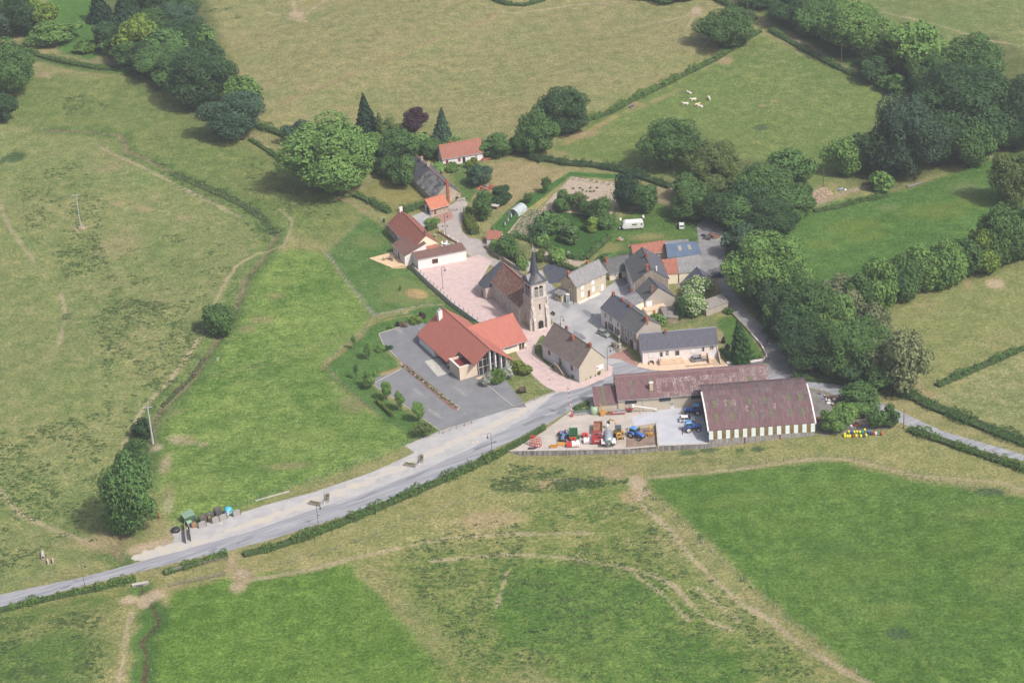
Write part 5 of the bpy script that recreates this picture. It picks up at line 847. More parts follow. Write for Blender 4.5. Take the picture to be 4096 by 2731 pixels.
tr([(1812,343,442,88,'tall','mid','spiky-crowned tree on the upper right of the big clump',.05),(1734,375,496,90,'big','mid','tree on the upper left of the big clump',.05),(1692,402,500,74,'mid','olive','olive tree behind the clump of the caravan lawn',.05),(1600,425,522,100,'big','mid','tree at the left end of the clump beside the parked van',.05),(1665,440,535,90,'big','dark','dark tree in the middle of the clump above the scrap heap',.05),(1797,435,524,98,'big','mid','tree at the right end of the big clump by the woodpile',.05),(1748,455,548,104,'big','dark','front tree of the big clump above the meadow',.04),(1440,397,496,52,'tall','conifer','dark pine beside the vegetable plot',.04),(1483,424,500,56,'mid','mid','lighter tree right of the dark garden pine',.04),(1703,515,605,72,'mid','blue','grey-green tree at the top of the lane avenue',.05),(1751,545,718,154,'big','light','largest spreading tree beside the lane',.05),(1803,653,785,82,'fir','fir','layered larch-like conifer beside the lane',.02),(1872,649,795,118,'big','mid','big tree in the middle of the lane-side wood',.05),(1944,638,735,104,'big','pale','pale flowering acacia at the back of the lane-side wood',.05),(1858,760,862,122,'big','dark','dark tree overhanging the road junction',.05),(1952,744,890,116,'big','mid','bright tree at the lower edge of the lane-side wood',.05),(2008,790,888,88,'mid','pale','pale acacia left of two by the bend of the road',.06),(2073,767,916,98,'tall','pale','tall silvery acacia right of two by the bend',.06),(1905,700,800,80,'mid','yellow','yellow-green tree inside the lane-side wood',.06)],'trees between the lane and the meadow')
tr([(1981,626,737,66,'mid','mid','first tree of the row above the right pasture',.04),(2018,592,729,80,'tall','light','light second tree of the row, above a bare stem',.04),(2070,580,700,66,'mid','mid','third tree of the row above the right pasture',.04),(2119,566,681,74,'mid','light','fourth tree of the row above the right pasture',.04),(2170,551,668,72,'mid','light','fifth tree of the row above the right pasture',.04),(2213,551,646,66,'mid','mid','sixth tree of the row above the right pasture',.04),(2257,526,635,72,'mid','yellow','seventh, yellowish tree of the row above the right pasture',.04),(2300,472,624,98,'big','mid','large eighth tree of the row near the right edge',.04),(2348,462,608,76,'big','mid','last tree of the row, cut by the right edge',.04),(2330,350,486,84,'big','olive','olive tree at the right edge above the meadow',.05)],'row of trees above the right pasture')
tr([(2236,90,214,122,'big','mid','round crowned tree in the upper right wood by the field',.05),(2208,182,386,190,'big','dark','broadest dark tree of the upper right wood',.04),(2087,225,436,142,'big','blue','broad blue-green tree left of the broadest one',.04),(1987,305,412,54,'mid','dark','slim dark tree right of the light green one',.05),(1938,314,416,68,'tall','light','light green tree by the woodpile',.05),(2024,392,447,48,'bush','light','light bush at the edge of the meadow track',.0),(2156,140,206,74,'mid','blue','grey-green tree in the gap of the upper right wood',.05),(2099,50,202,128,'tall','light','light ash right of two along the upper lane',.07),(1964,8,148,140,'big','light','tall ash left of two along the upper lane',.09),(1895,-5,80,104,'big','mid','tree at the top edge above the upper lane',.06),(1822,-14,76,104,'big','dark','dark tree at the top edge over the lane shade',.05),(1757,-30,30,108,'big','dark','dark tree cut by the top edge beside the lane',.05),(2334,182,350,94,'big','dark','dark tree cut by the right edge below the upper wood',.05),(1550,-22,16,80,'mid','mid','tree cut by the top edge above the muddy gateway',.05),(2150,182,260,90,'mid','dark','dark tree between the broad oaks and the upper lane',.05)],'trees of the upper right wood')
# gardens
tr([(1110,437,512,42,'tall','mid','upright dense tree beside the polytunnel garden',.04),(1150,426,474,44,'mid','dark','dark rounded yew behind the polytunnel',.02),(1103,378,435,52,'mid','blue','grey-green shrub tree in the cottage garden',.04),(1253,405,443,22,'airy','mid','small fruit tree on the grass bank',.2),(1216,443,472,22,'airy','mid','lower small fruit tree by the polytunnel path',.15),(1298,437,492,44,'mid','mid','left garden tree in front of the vegetable plot',.04),(1332,440,490,38,'airy','olive','thin tree right of the garden tree',.06),(1380,451,520,42,'tall','mid','taller garden tree nearest the pine',.04),(1350,462,504,38,'mid','mid','rounded garden tree between two taller ones',.03)],'garden trees')
tr([(1361,498,536,36,'bush','yellow','yellow-green round bush in the hedged garden',.0),(1260,493,545,66,'bush','mid','tangled shrub beside the potato rows',.0),(1240,515,556,40,'bush','dark','low dark shrub under the potato rows',.0),(1311,520,564,54,'bush','mid','elder bush full of white flowers in the hedged garden',.0,'white'),(1278,568,608,36,'bush','light','bright round bush behind the church spire',.0),(1168,541,598,48,'mid','mid','leafy bush behind the church apse',.0),(1137,553,584,34,'bush','light','light bush beside the tiled shed',.0),(1245,540,570,32,'bush','light','small pale bush above the spire',.0),(1200,594,622,24,'bush','light','small bright bush by the churchyard wall',.0),(1192,576,608,34,'bush','olive','loose bush left of the spire',.0),(1240,572,604,22,'bush','olive','narrow bush right of the spire',.0),(1395,585,612,42,'bush','mid','bush at the corner of the caravan lawn',.0),(1360,600,632,30,'bush','light','flowering shrub behind the beige house',.0,'white'),(1390,490,530,36,'bush','mid','dense bush at the hedge corner near the caravan',.0),(1605,638,692,58,'mid','light','cream-flowered bush beside the small slate house',.0,'white'),(1588,679,736,60,'mid','light','big white-flowering elder behind the bungalow',.0,'white'),(1560,680,740,24,'tall','dark','slim dark bush left of the white elder',.0),(1513,720,750,32,'bush','light','small white-flowered bush behind the terrace',.0,'white'),(1674,707,724,19,'bush','hedge','clipped round bush at the corner of the lane',.0),(1662,773,790,8,'bush','purple','small purple shrub nearest the bungalow',.0),(1672,788,806,10,'bush','purple','small purple shrub lower in the bungalow bed',.0),(1085,362,388,24,'bush','privet','clipped ball bush in front of the white cottage',.0),(1076,380,402,13,'cypress','mid','small clipped cone beside the ball bush',.0),(1038,377,395,36,'bush','hedge','clipped low bush under the red shutters',.0),(996,500,518,26,'bush','light','small bright tree over the square hedge',.0),(1130,520,535,12,'cypress','mid','small clipped bush on the polytunnel lawn',.0)],'garden bushes',cat='bush')
tr([(1704,731,838,52,'fir','fir','tall fir tree in the garden right of the bungalow',.01)],'garden trees')
tr([(1937,928,988,52,'mid','light','upper of two light round trees beside the hangar',.12),(1912,944,999,52,'mid','light','lower of two light round trees beside the hangar',.12),(1981,885,950,78,'mid','mid','dark green tree by the road behind the barrels',.05),(1976,924,966,44,'mid','light','light tree in the middle of the scrap yard',.1),(2010,938,994,38,'airy','mid','thin tree behind the coloured barrels',.06),(2044,931,988,40,'mid','mid','round tree at the road end of the barrels',.06)],'trees in the scrap yard')
tr([(1121,855,886,29,'bush','silver','silvery shrub left of two by the hall',.0),(1141,848,884,34,'bush','hedge','green shrub between the silvery ones by the hall',.0),(1163,842,873,29,'bush','silver','silvery shrub right of two by the hall',.0),(1193,830,866,38,'bush','privet','large yellow-green shrub right of the hall gable',.0),(956,727,745,28,'bush','yellow','low spreading shrub at the back of the car park',.0),(968,716,737,13,'bush','purple','purple shrub at the back of the car park',.0),(914,738,751,9,'bush','purple','tiny dark shrub by the car park corner',.0),(927,739,752,16,'bush','dry','brownish shrub by the car park corner',.0),(896,745,756,10,'bush','light','little green shrub by the car park edge',.0),(873,790,812,16,'bush','light','leafy shrub beside the fenced manhole',.0),(887,793,806,11,'bush','dark','clipped ball left of two by the car park',.0),(897,792,804,9,'bush','dark','clipped ball right of two by the car park',.0)],'shrubs around the hall',cat='bush')
tr([(961,923,968,25,'tall','light','young tree nearest the road beside the car park',.22),(919,896,943,19,'tall','light','second young tree from the road beside the car park',.22),(887,873,918,22,'tall','light','third young tree from the road beside the car park',.22),(850,850,890,28,'mid','light','round young tree at the car park corner',.2),(817,835,872,10,'airy','mid','thin sapling on the hall lawn',.35),(845,784,826,16,'tall','light','young tree by the upper kerb of the car park',.22),(813,768,802,11,'airy','light','sapling near the fence corner of the hall lawn',.3),(972,970,1012,34,'airy','olive','bare thin tree by the roadside fence',.15),(919,655,668,5,'bush','light','single seedling on the dry lawn',.0)],'young trees around the hall')
def fillers(rows,label,group):
    for r in rows: tree(*r,label,lo=.04,group=group)
fillers([(300,50,135,90,'big','dark'),(350,25,110,90,'big','mid'),(430,45,140,90,'big','dark'),(292,95,168,76,'mid','mid'),(412,125,212,92,'big','mid'),(238,55,122,56,'mid','dark'),(330,95,180,80,'mid','dark'),(480,95,175,70,'mid','dark'),(395,150,215,70,'mid','mid'),(60,10,95,60,'mid','dark'),(20,-5,70,70,'mid','mid'),(40,120,200,60,'mid','mid')],'one of the crowded trees filling the upper left wood','crowded trees of the upper left wood')
fillers([(2130,120,230,90,'big','mid'),(2180,150,260,100,'big','dark'),(2150,250,400,110,'big','dark'),(2270,160,300,100,'big','dark'),(2290,230,360,90,'big','mid'),(2040,300,420,80,'mid','dark'),(2240,280,400,90,'big','mid'),(2030,90,175,80,'mid','mid'),(1930,40,120,80,'mid','dark'),(1860,20,95,80,'mid','mid'),(2345,250,360,70,'big','dark'),(2010,130,200,60,'mid','dark'),(2055,170,225,50,'bush','mid')],'one of the crowded trees filling the upper right wood','crowded trees of the upper right wood')
fillers([(1780,390,480,90,'big','mid'),(1700,450,540,90,'big','mid'),(1640,400,500,90,'big','olive'),(1780,480,550,80,'mid','dark'),(1720,420,520,80,'mid','dark'),(1840,420,500,60,'mid','mid'),(1580,400,470,60,'mid','mid')],'one of the crowded trees filling the clump above the lane','crowded trees of the lane clump')
fillers([(1800,600,720,90,'big','mid'),(1835,700,810,90,'big','dark'),(1900,740,850,100,'big','mid'),(1985,730,850,90,'big','mid'),(1760,640,740,80,'mid','dark'),(1910,680,790,90,'big','light'),(2000,690,800,80,'mid','pale'),(1840,780,860,70,'mid','mid'),(2030,830,905,70,'mid','mid'),(1780,700,770,60,'mid','mid'),(1960,820,895,80,'mid','dark')],'one of the crowded trees filling the wood beside the lane','crowded trees of the lane-side wood')
fillers([(2000,640,735,70,'mid','mid'),(2045,600,712,70,'mid','dark'),(2095,590,690,66,'mid','mid'),(2145,575,675,66,'mid','mid'),(2192,565,655,64,'mid','light'),(2235,550,640,64,'mid','mid'),(2280,520,628,70,'mid','mid'),(2325,500,612,76,'big','mid')],'one of the shorter trees closing the gaps of the right-hand row','gap-filling trees of the right-hand row')
fillers([(800,330,440,80,'big','mid'),(840,320,380,50,'mid','mid'),(900,300,350,50,'mid','mid'),(950,320,365,50,'mid','mid'),(895,360,415,46,'mid','mid'),(1300,250,318,70,'mid','dark'),(1210,300,365,50,'mid','mid')],'one of the leafy trees filling the grove round the cottages','leafy trees round the cottages')
# hedges -------------------------------------------------------------
def hedge(label,pts,wd,ht,ml,trim=False,name='hedge',dens=13,leaf=.3,t='X',cat='hedge',gaps=0.):
    wd*=1.0 if trim else 1.3; ht*=1.0 if trim else 1.1; q=[g(t,a,b) for a,b in pts]; rs=np.random.RandomState(int(pts[0][0]*7+pts[0][1])%9999); c0=q[0]; V=[];Fs=[];of=0; inner=MB()
    per=2*ht+wd; 
    for a,b in zip(q[:-1],q[1:]):
        L_=(b-a).length; n=int(L_*per*dens); 
        if n<4: continue
        t_=rs.rand(n); s=rs.rand(n); u=np.array((b-a)/max(L_,.01)); nn=np.array([-u[1],u[0],0]); pos=np.array(a)[None]+t_[:,None]*np.array(b-a)[None]
        al=(t_*L_+a.x*3.1+a.y)
        if trim:
            d=s*per; off=np.where(d<ht,-wd/2,np.where(d<ht+wd,d-ht-wd/2,wd/2)); z=np.where(d<ht,d,np.where(d<ht+wd,ht,per-d)); no=np.where((d<ht)[:,None],-nn[None],np.where((d<ht+wd)[:,None],np.array([0,0,1.])[None],nn[None]))
            k=1+rs.normal(size=n)*.03
        else:
            ph=s*PI; wv=.82+.3*np.sin(al*.31)+.24*np.sin(al*.83+2)+.2*np.sin(al*2.3+1)+.16*rs.normal(size=n); wv=np.clip(wv,.25,1.5); off=-np.cos(ph)*wd/2*wv; z=np.abs(np.sin(ph))**.7*ht*wv; no=np.cos(ph)[:,None]*-nn[None]+np.sin(ph)[:,None]*np.array([0,0,1.])[None]; k=1
            z=np.maximum(z,.05)
        c=pos+nn[None]*(off*k)[:,None]; c[:,2]+=z*(k if trim else 1); c-=np.array(c0)[None]
        if gaps: keep=(np.sin(al*.35+2)+.5*np.sin(al*.9))>-1.5+gaps; c=c[keep]; no=no[keep]
        v,f=quads(c,no,leaf,rs); V.append(v); Fs.append(f+of); of+=len(v)
        hw=wd*.36; e=(b-a).normalized(); n2=Vector((-e.y,e.x,0))*hw; z0=Vector((0,0,-.1)); A_=a-c0; B_=b-c0; inner.ext([A_-n2+z0,B_-n2+z0,B_+n2+z0,A_+n2+z0],(0,0,ht*(.88 if trim else .55)))
    o=thing(name,label,cat,c0); fo=link('foliage',rawmesh('foliage',np.concatenate(V),F4=np.concatenate(Fs),m=LF[ml]),o); inner.build('stems',mat('hedge_inside',S3(78,96,56),S3(60,76,44),2,.95),o); return o
for a in (('long roadside hedge from the culvert to the farmyard corner',[(560,1276),(620,1262),(700,1236),(800,1197),(900,1155),(1000,1112),(1090,1072),(1150,1043)],2.0,1.5,'hedge'),('low hedge below the road at the left edge',[(-60,1418),(60,1389),(150,1368),(230,1352),(312,1331)],1.6,1.3,'hedge'),('roadside hedge along the lower side of the road at the right edge',[(2088,988),(2150,1010),(2230,1038),(2300,1062),(2400,1095)],2.2,1.6,'hedge'),('overgrown hedge on the upper side of the road at the right edge',[(2090,908),(2140,935),(2210,962),(2290,995),(2400,1035)],3.2,1.6,'mid'),('hedge dividing the two right-hand pastures',[(2152,888),(2220,858),(2290,828),(2400,782)],1.7,1.5,'mid'),('long bushy hedge between the cow pasture and the tan field',[(1335,282),(1400,262),(1460,228),(1520,200),(1580,170),(1640,140),(1690,110),(1745,74)],1.9,1.7,'hedge'),('dark hedge along the upper lane, its lower end',[(1770,72),(1850,118),(1930,160),(2010,195),(2088,232)],2.0,1.4,'mid'),('thick hedge along the upper lane at the top edge',[(1615,-14),(1660,8),(1700,28),(1735,48)],2.4,2.2,'mid'),('hedge closing the lower side of the cow pasture',[(1240,366),(1300,378),(1360,382),(1420,392),(1470,408),(1540,432)],2.6,2.0,'dark'),('clipped hedge along the left dirt track',[(30,104),(90,130),(150,145),(220,158),(330,166)],1.9,1.4,'hedge'),('shaggy hedge on the far side of the farm track',[(592,292),(630,305),(665,318)],2.4,1.9,'mid'),('low hedge on the near side of the farm track',[(575,322),(615,348),(668,385)],1.5,1.3,'hedge'),('hedge between the ash tree and the farmhouse chimney',[(815,450),(850,465),(895,490)],2.0,1.6,'mid'),('hedge behind the little orange-roofed garage',[(925,490),(950,480),(975,472)],2.2,1.8,'mid'),('dense hedge round the garden above the slate bed',[(1180,543),(1220,553),(1260,572),(1310,592),(1345,596),(1370,572),(1400,545)],2.0,1.5,'mid'),('low hedge behind the beige house',[(1290,608),(1320,622),(1345,630)],1.8,1.4,'hedge'),('bramble hedge along the meadow edge by the woodpile',[(1870,486),(1920,478),(1980,462),(2040,450)],1.8,1.0,'hedge'),('hedge at the top edge above the tan field',[(1130,0),(1165,12),(1205,14),(1250,2)],1.8,1.5,'mid'),('dark hedge at the top edge near the muddy gateway',[(1400,-6),(1470,0),(1540,4)],2.0,1.6,'dark'),('rough hedge along the lane wood at the road bend',[(1820,870),(1880,872),(1960,880),(2060,905),(2100,912)],3.0,2.0,'dark'),('weedy hedge behind the wooden fence near the culvert',[(378,1318),(420,1305),(470,1290),(522,1274)],1.6,1.2,'hedge'),('shrubby bank between the cottage garden and the rough plot',[(1180,352),(1215,362),(1245,372)],2.4,1.6,'dark')):
    hedge(*a)
hedge('rushy scrub along the upper stream',[(396,401),(450,422),(502,444),(560,472),(603,502),(632,540)],3.2,.7,'olive',dens=4,leaf=.4,name='stream_scrub',cat='scrub',gaps=.4); hedge('brownish scrub along the stream below the lone tree',[(470,822),(440,868),(400,905),(372,935)],1.4,.6,'dry',dens=4,leaf=.35,name='stream_scrub',cat='scrub',gaps=.5)
hedge('tall clipped golden hedge beside the church lane',[(1076,490),(1078,515),(1090,540)],3.0,2.4,'privet',True,dens=16,leaf=.26)
hedge('square clipped hedge at the farmhouse drive',[(980,531),(1002,522)],1.8,1.9,'hedge',True,dens=18,leaf=.22)
hedge('neatly clipped hedge along the farmyard retaining wall',[(1148,1046),(1200,1016),(1252,985)],1.2,1.5,'hedge',True,dens=18,leaf=.22)
hedge('clipped hedge behind the farmyard gate',[(1318,948),(1355,943)],1.0,1.0,'hedge',True,dens=18,leaf=.22); hedge('clipped hedge pointing from the farmyard gate to the road',[(1320,942),(1352,928)],1.2,1.1,'hedge',True,dens=18,leaf=.22)
hedge('clipped thuja hedge strip on the hall lawn',[(866,924),(880,938),(902,958)],.8,1.2,'privet',True,dens=20,leaf=.2)
hedge('thin clipped hedge around the garden corner at the lane',[(1690,835),(1730,829),(1747,822)],.6,.7,'hedge',True,dens=20,leaf=.2); hedge('low clipped hedge beside the bungalow ramp wall',[(1655,803),(1680,829)],.7,.7,'hedge',True,dens=20,leaf=.2)
# roses along the car park bed
rb=[]
for k in range(26):
    f=(k+.5)/26; x=926+f*122+rnd.uniform(-3,3); y=840+f*96+rnd.uniform(-2,2); 
    tree(x,y-3-rnd.random()*2,y+1,3.5+rnd.random()*2.5,'bush','mid' if k<11 else 'light',ORD[k]+' low green shrub from the lawn end of the car park strip' if k<11 else ORD[25-k]+' pink rose bush from the road end of the car park strip',.0,'rose_bush' if k>10 else 'shrub','shrubs in the car park strip' if k<11 else 'pink roses in the car park strip','bush','pink' if k>10 else None)
# rushes and meadow tussocks: countless, so one object of each kind
def tufts(name,label,regs,ml,r=(.25,.6),h=(.25,.55),seed=1,blades=7):
    rs=np.random.RandomState(seed); Cs=[];Ns=[];Sz=[]
    for pts,n,cl in regs:
        q=np.array(xy(pts)); lo=q.min(0); hi=q.max(0); p=lo+rs.rand(n*4,2)*(hi-lo); ok=poly_sd(p[:,0],p[:,1],[tuple(v) for v in q])<0; p=p[ok]
        nz=vnoise(p[:,0]+500,p[:,1],9,seed)*.55+vnoise(p[:,0]+500,p[:,1],3,seed+1)*.45; p=p[nz+rs.rand(len(p))*.3>cl+.17][:n]; m=len(p); z=height(p[:,0],p[:,1]); R_=rs.uniform(*r,m)*(.6+.8*rs.rand(m)); H_=rs.uniform(*h,m)
        for b in range(blades):
            a=rs.rand(m)*6.28; d=np.sqrt(rs.rand(m)); o=np.stack([np.cos(a)*d*R_*1.5,np.sin(a)*d*R_,H_*(1-d*d)*rs.uniform(.5,1,m)],1); c=np.column_stack([p,z])+o; Cs.append(c); Ns.append(np.stack([np.cos(a)*d*.6,np.sin(a)*d*.6,np.ones(m)],1)); Sz.append(R_*.6)
    V,F=quads(np.concatenate(Cs),np.concatenate(Ns),np.concatenate(Sz),rs,1.5,.22); o=link(name,rawmesh(name,V,F4=F,m=LF[ml])); tag(o,label,kind='stuff'); return o
tufts('rushes','dark rush clumps scattered over the wet pastures',[([(40,400),(180,360),(240,460),(230,560),(140,600),(60,540)],640,.45),([(130,560),(230,560),(290,680),(480,720),(470,800),(330,960),(250,1000),(230,780),(150,640)],2100,.46),([(0,1000),(230,950),(260,1100),(220,1240),(120,1280),(0,1340)],1000,.5),([(290,560),(480,520),(560,640),(480,720),(300,700)],500,.52),([(350,370),(520,430),(640,530),(620,570),(500,470),(380,420)],600,.4),([(150,200),(250,230),(240,275),(140,265)],160,.5),([(560,330),(680,430),(790,480),(700,540),(560,440)],420,.5),([(1170,1060),(1370,1060),(1400,1110),(1300,1120),(1150,1110)],380,.5),([(920,1250),(1250,1160),(1480,1150),(1620,1300),(1880,1550),(1560,1560),(1100,1560),(960,1380)],1900,.49),([(0,1420),(230,1400),(240,1560),(0,1568)],480,.48),([(1130,1100),(1290,1110),(1440,1100),(1440,1112),(1290,1128),(1130,1125)],330,.35),([(460,20),(560,20),(560,45),(470,45)],80,.5),([(1480,1115),(1600,1215),(1760,1370),(1750,1375),(1590,1225),(1470,1120)],200,.5)],'rush',(.22,.6),(.1,.26),3,7)
tufts('meadow_grass','tall pale grass tussocks over the meadows and verges',[([(592,612),(680,575),(748,588),(855,722),(742,832),(768,880),(935,1010),(560,1150),(412,1170),(352,1100),(370,975),(490,800),(560,690)],9000,.2),([(1165,1390),(1240,1295),(1360,1305),(1480,1345),(1560,1400),(1640,1500),(1690,1568),(1290,1568),(1190,1480)],3000,.25),([(1700,560),(1850,490),(2100,440),(2330,360),(2352,420),(2200,560),(1960,640),(1830,690)],5000,.25),([(345,1400),(385,1390),(700,1315),(800,1302),(1040,1568),(340,1568)],3500,.25)],'meadow',(.14,.34),(.05,.14),7,4)
# ============================================================ WALLS, FENCES, LAMPS, POLES
CON=mat('weathered_concrete',S3(176,170,166),S3(116,112,110),.8,.95,stretch=(2.2,2.2,.35),bump=.02,bs=4); COP=mat('pale_coping',S3(206,198,190),S3(186,178,170),1.2,.9)
def wallrun(name,label,t,pts,th,z0,z1,m,cap=None,cat='wall',hlow=False):
    q=PL(t,pts); o=thing(name,label,cat,Vector((q[0].x,q[0].y,0)))
    for a,b in zip(q[:-1],q[1:]):
        a2=(a-q[0]).xy; b2=(b-q[0]).xy; u=(b2-a2); L_=u.length; n_=max(1,int(L_/6)); nn=Vector((-u.y,u.x)).normalized()*th/2
        for k in range(n_):
            p=a2+u*k/n_; r_=a2+u*((k+1)/n_-.004); MB().prism([p-nn,r_-nn,r_+nn,p+nn],z0,z1+.004*(k%2)).build('wall_section',m,o)
        if cap: 
            n2=nn*1.25; MB().prism([a2-n2,b2-n2,b2+n2,a2+n2],z1+.006,z1+.1).build('coping',cap,o)
    return o
wallrun('retaining_wall','long stained concrete retaining wall below the farmyard','X',YWALL[:4],.45,-1.9,.12,CON,COP); wallrun('retaining_wall','concrete retaining wall below the concrete yard beside the hangar','X',YWALL[3:5],.45,-1.9,.12,CON,COP)
STW=mat('pale_rubble_wall',S3(196,190,180),S3(164,158,148),1.6,.95,bump=.05,bs=3,speck=S3(220,214,206),sscale=2.4,sth=.16)
pwl=wallrun('retaining_wall','stone retaining wall with white coping between lawn and church square','X',PWALL,.4,-1.6,.3,STW,COP)
q=PL('X',PWALL); RBP=mat('rust_brown_paint',S3(120,84,76),S3(104,72,66),3,.7)
for a,b in zip(q[:-1],q[1:]):
    n_=int((b-a).length/2.2)
    for k in range(n_): p=a.lerp(b,(k+.5)/n_)-q[0]; MB().cbox((p.x,p.y,.9),(.12,.12,.95)).build('railing_post',RBP,pwl)
wallrun('garden_wall','old rubble wall curving behind the church','E',[(120,1140),(200,1220),(320,1290),(440,1370),(540,1420)],.5,-.2,1.1,RUBD)
wallrun('garden_wall','low garden wall curving round the lawn corner at the lane','C',[(1490,1040),(1610,1042),(1750,1030),(1925,1005),(1960,950),(1890,820),(1780,700)],.3,-.1,.55,PKW)
wallrun('garden_wall','low mossy stone wall along the lane above the fir tree','C',[(1560,460),(1640,545),(1730,640),(1790,705)],.4,-.1,.5,RUBD)
wallrun('bay_wall','low concrete wall round the sunken earth bay in the yard','F',[(1500,940),(1660,915),(1840,885),(1852,1000),(1862,1140)],.35,-.3,.75,TAN,COP)
wallrun('garden_wall','low garden wall with concrete posts beside the church lane','W',[(1975,510),(2100,590),(2230,670),(2350,735)],.2,-.1,.6,GRY,TERR)
sheet('earth_bay','F',[(1490,945),(1835,890),(1850,1140),(1560,1165),(1480,1160)],mat('oily_earth',S3(162,140,122),S3(130,112,100),.5,.95,bump=.04),.036,.1)
o=[w_ for w_ in bpy.data.objects if w_.get('label')=='low garden wall with concrete posts beside the church lane'][0]; q0=P('W',1975,510)
for x,y in ((2000,520),(2075,570),(2140,610),(2210,655),(2280,695),(2340,730)): p=P('W',x,y)-q0; MB().cbox((p.x,p.y,.65),(.28,.28,1.3)).build('arched_post',WFR,o)
WDP=mat('fence_wood',S3(158,148,138),S3(130,120,110),3,.9); GRP=mat('green_post',S3(104,150,140),S3(88,132,122),3,.7); WHP=mat('pale_post',S3(196,190,182),S3(170,164,156),3,.9); WIRE=mat('fence_wire',S3(150,150,148),S3(130,130,128),3,.5,.6)
def fence(label,t,pts,sp,ht,m,r=.05,wires=(.4,.8),name='wire_fence',rails=None,wr=.012):
    q=[g(t,a,b) for a,b in pts]; o=thing(name,label,'fence',q[0]); pm=MB().cbox((0,0,ht/2-.1),(r*2,r*2,ht+.2)).mesh('post',m); wm=MB()
    for i,(a,b) in enumerate(zip(q[:-1],q[1:])):
        n_=max(1,int((b-a).length/sp))
        for k in range(n_+(1 if i==len(q)-2 else 0)):
            p=a.lerp(b,k/n_); p.z=hz(p.x,p.y); ob=link('post',pm,o); ob.location=p-q[0]; ob.rotation_euler=(rnd.uniform(-.05,.05),rnd.uniform(-.05,.05),rnd.random())
        if rails:
            for z in rails:
                for k in range(n_):
                    c0=a.lerp(b,k/n_)-q[0]; c1_=a.lerp(b,(k+1)/n_)-q[0]; MB().ext([c0+Vector((0,0,z-.06)),c1_+Vector((0,0,z-.06)),c1_+Vector((0,0,z+.06)),c0+Vector((0,0,z+.06))],(0,.05,0)).build('rail',m,o)
        else:
            for z in wires: wm.tube([a-q[0]+Vector((0,0,z)),b-q[0]+Vector((0,0,z))],wr,3)
    if not rails and wires: tag(wm.build('wires',WIRE,o),kind='stuff')
    return o
fence('green-post wire fence between the tall meadow and the gravel','X',[(545,1163),(640,1128),(729,1098),(820,1062),(900,1030),(1010,995)],2.6,1.0,GRP)
fence('green mesh fence down the left side of the hall lawn','X',[(742,838),(800,893),(872,957),(958,1003)],2.5,1.1,GRP); fence('green fence from the meadow corner up to the lawn wall','X',[(742,838),(790,800),(835,766),(856,724)],2.5,1.1,GRP); fence('fence along the left side of the farmhouse lawn','X',[(856,722),(800,650),(752,582),(790,545),(838,500)],2.6,1.0,GRP)
fence('wire fence on wooden posts along the top of the vivid field','X',[(1498,1092),(1640,1080),(1760,1066),(1880,1049),(1924,1050),(2000,1064),(2120,1098),(2240,1120),(2400,1145)],4.0,1.15,WDP,.07); fence('wire fence down the diagonal left edge of the vivid field','X',[(1476,1128),(1530,1170),(1594,1229),(1680,1310),(1780,1395),(1900,1490),(2000,1570)],4.0,1.1,WHP,.06); fence('short pale-post fence beside the damp strip below the yard','X',[(1276,1106),(1360,1104),(1447,1101)],3.0,1.1,WHP,.06)
fence('sparse post fence across the dry strip below the road hedge','X',[(620,1303),(663,1294),(774,1261),(910,1210),(1002,1175),(1085,1147)],5.0,1.1,WDP,.07); fence('low post fence along the field above the left road','X',[(10,1345),(120,1318),(240,1288),(290,1278)],4.5,.9,WHP,.05,(.5,))
fence('grey wooden rail fence beside the muddy stream crossing','T',[(1365,800),(1480,775),(1600,750),(1720,725),(1800,708)],1.9,1.2,WDP,.08,rails=(.35,.7,1.05),name='rail_fence'); fence('broken wooden rail fence in front of the weedy hedge','T',[(1470,660),(1640,620),(1820,580)],2.4,1.0,WDP,.07,rails=(.4,.8),name='rail_fence')
fence('wooden rail along the roadside edge of the speckled grass','D',[(1650,1410),(1760,1375),(1880,1325),(2000,1285),(2115,1238)],3.0,.8,mat('larch_rail',S3(190,176,156),S3(166,152,132),3,.9),.09,rails=(.62,),name='rail_fence'); fence('wooden barrier rail across the car park entrance','I',[(1690,540),(1770,510),(1850,478),(1940,450),(2022,420)],2.1,.9,mat('larch_rail',S3(190,176,156),S3(166,152,132),3,.9),.1,rails=(.8,),name='rail_fence')
fence('dark mesh fence at the back corner of the farmhouse lawn','W',[(1035,330),(1105,385),(1190,480)],1.6,1.5,GPN,.05,(.3,.6,.9,1.2)); fence('wire fence behind the bungalow garden','C',[(860,620),(940,590),(1020,565),(1100,550),(1250,525)],2.2,1.3,WDP,.05)
fence('small fence in front of the flowering acacias and hedge bank','Q',[(1500,640),(1660,690),(1760,725),(1900,760)],3,1.1,WHP,.05)
def gate(label,t,a,b,ht=1.15,bars=5,m=ZNC,name='field_gate'):
    A=g(t,*a); B=g(t,*b); L_=(B-A).length; o=thing(name,label,'gate',A,math.atan2((B-A).y,(B-A).x))
    for k in range(bars): MB().tube([(0,0,.18+k*(ht-.2)/(bars-1)),(L_,0,.18+k*(ht-.2)/(bars-1))],.035,5).build('bar',m,o)
    for x in (0,L_/2,L_): MB().tube([(x,0,0),(x,0,ht+.1)],.05,5).build('upright',m,o)
gate('grey metal bar gate at the farmyard entrance beside the barrier','F',(862,775),(1078,755),1.5,6); gate('grey metal field gate by the culvert hedge','T',(1330,700),(1465,660),1.2,5,WHP)
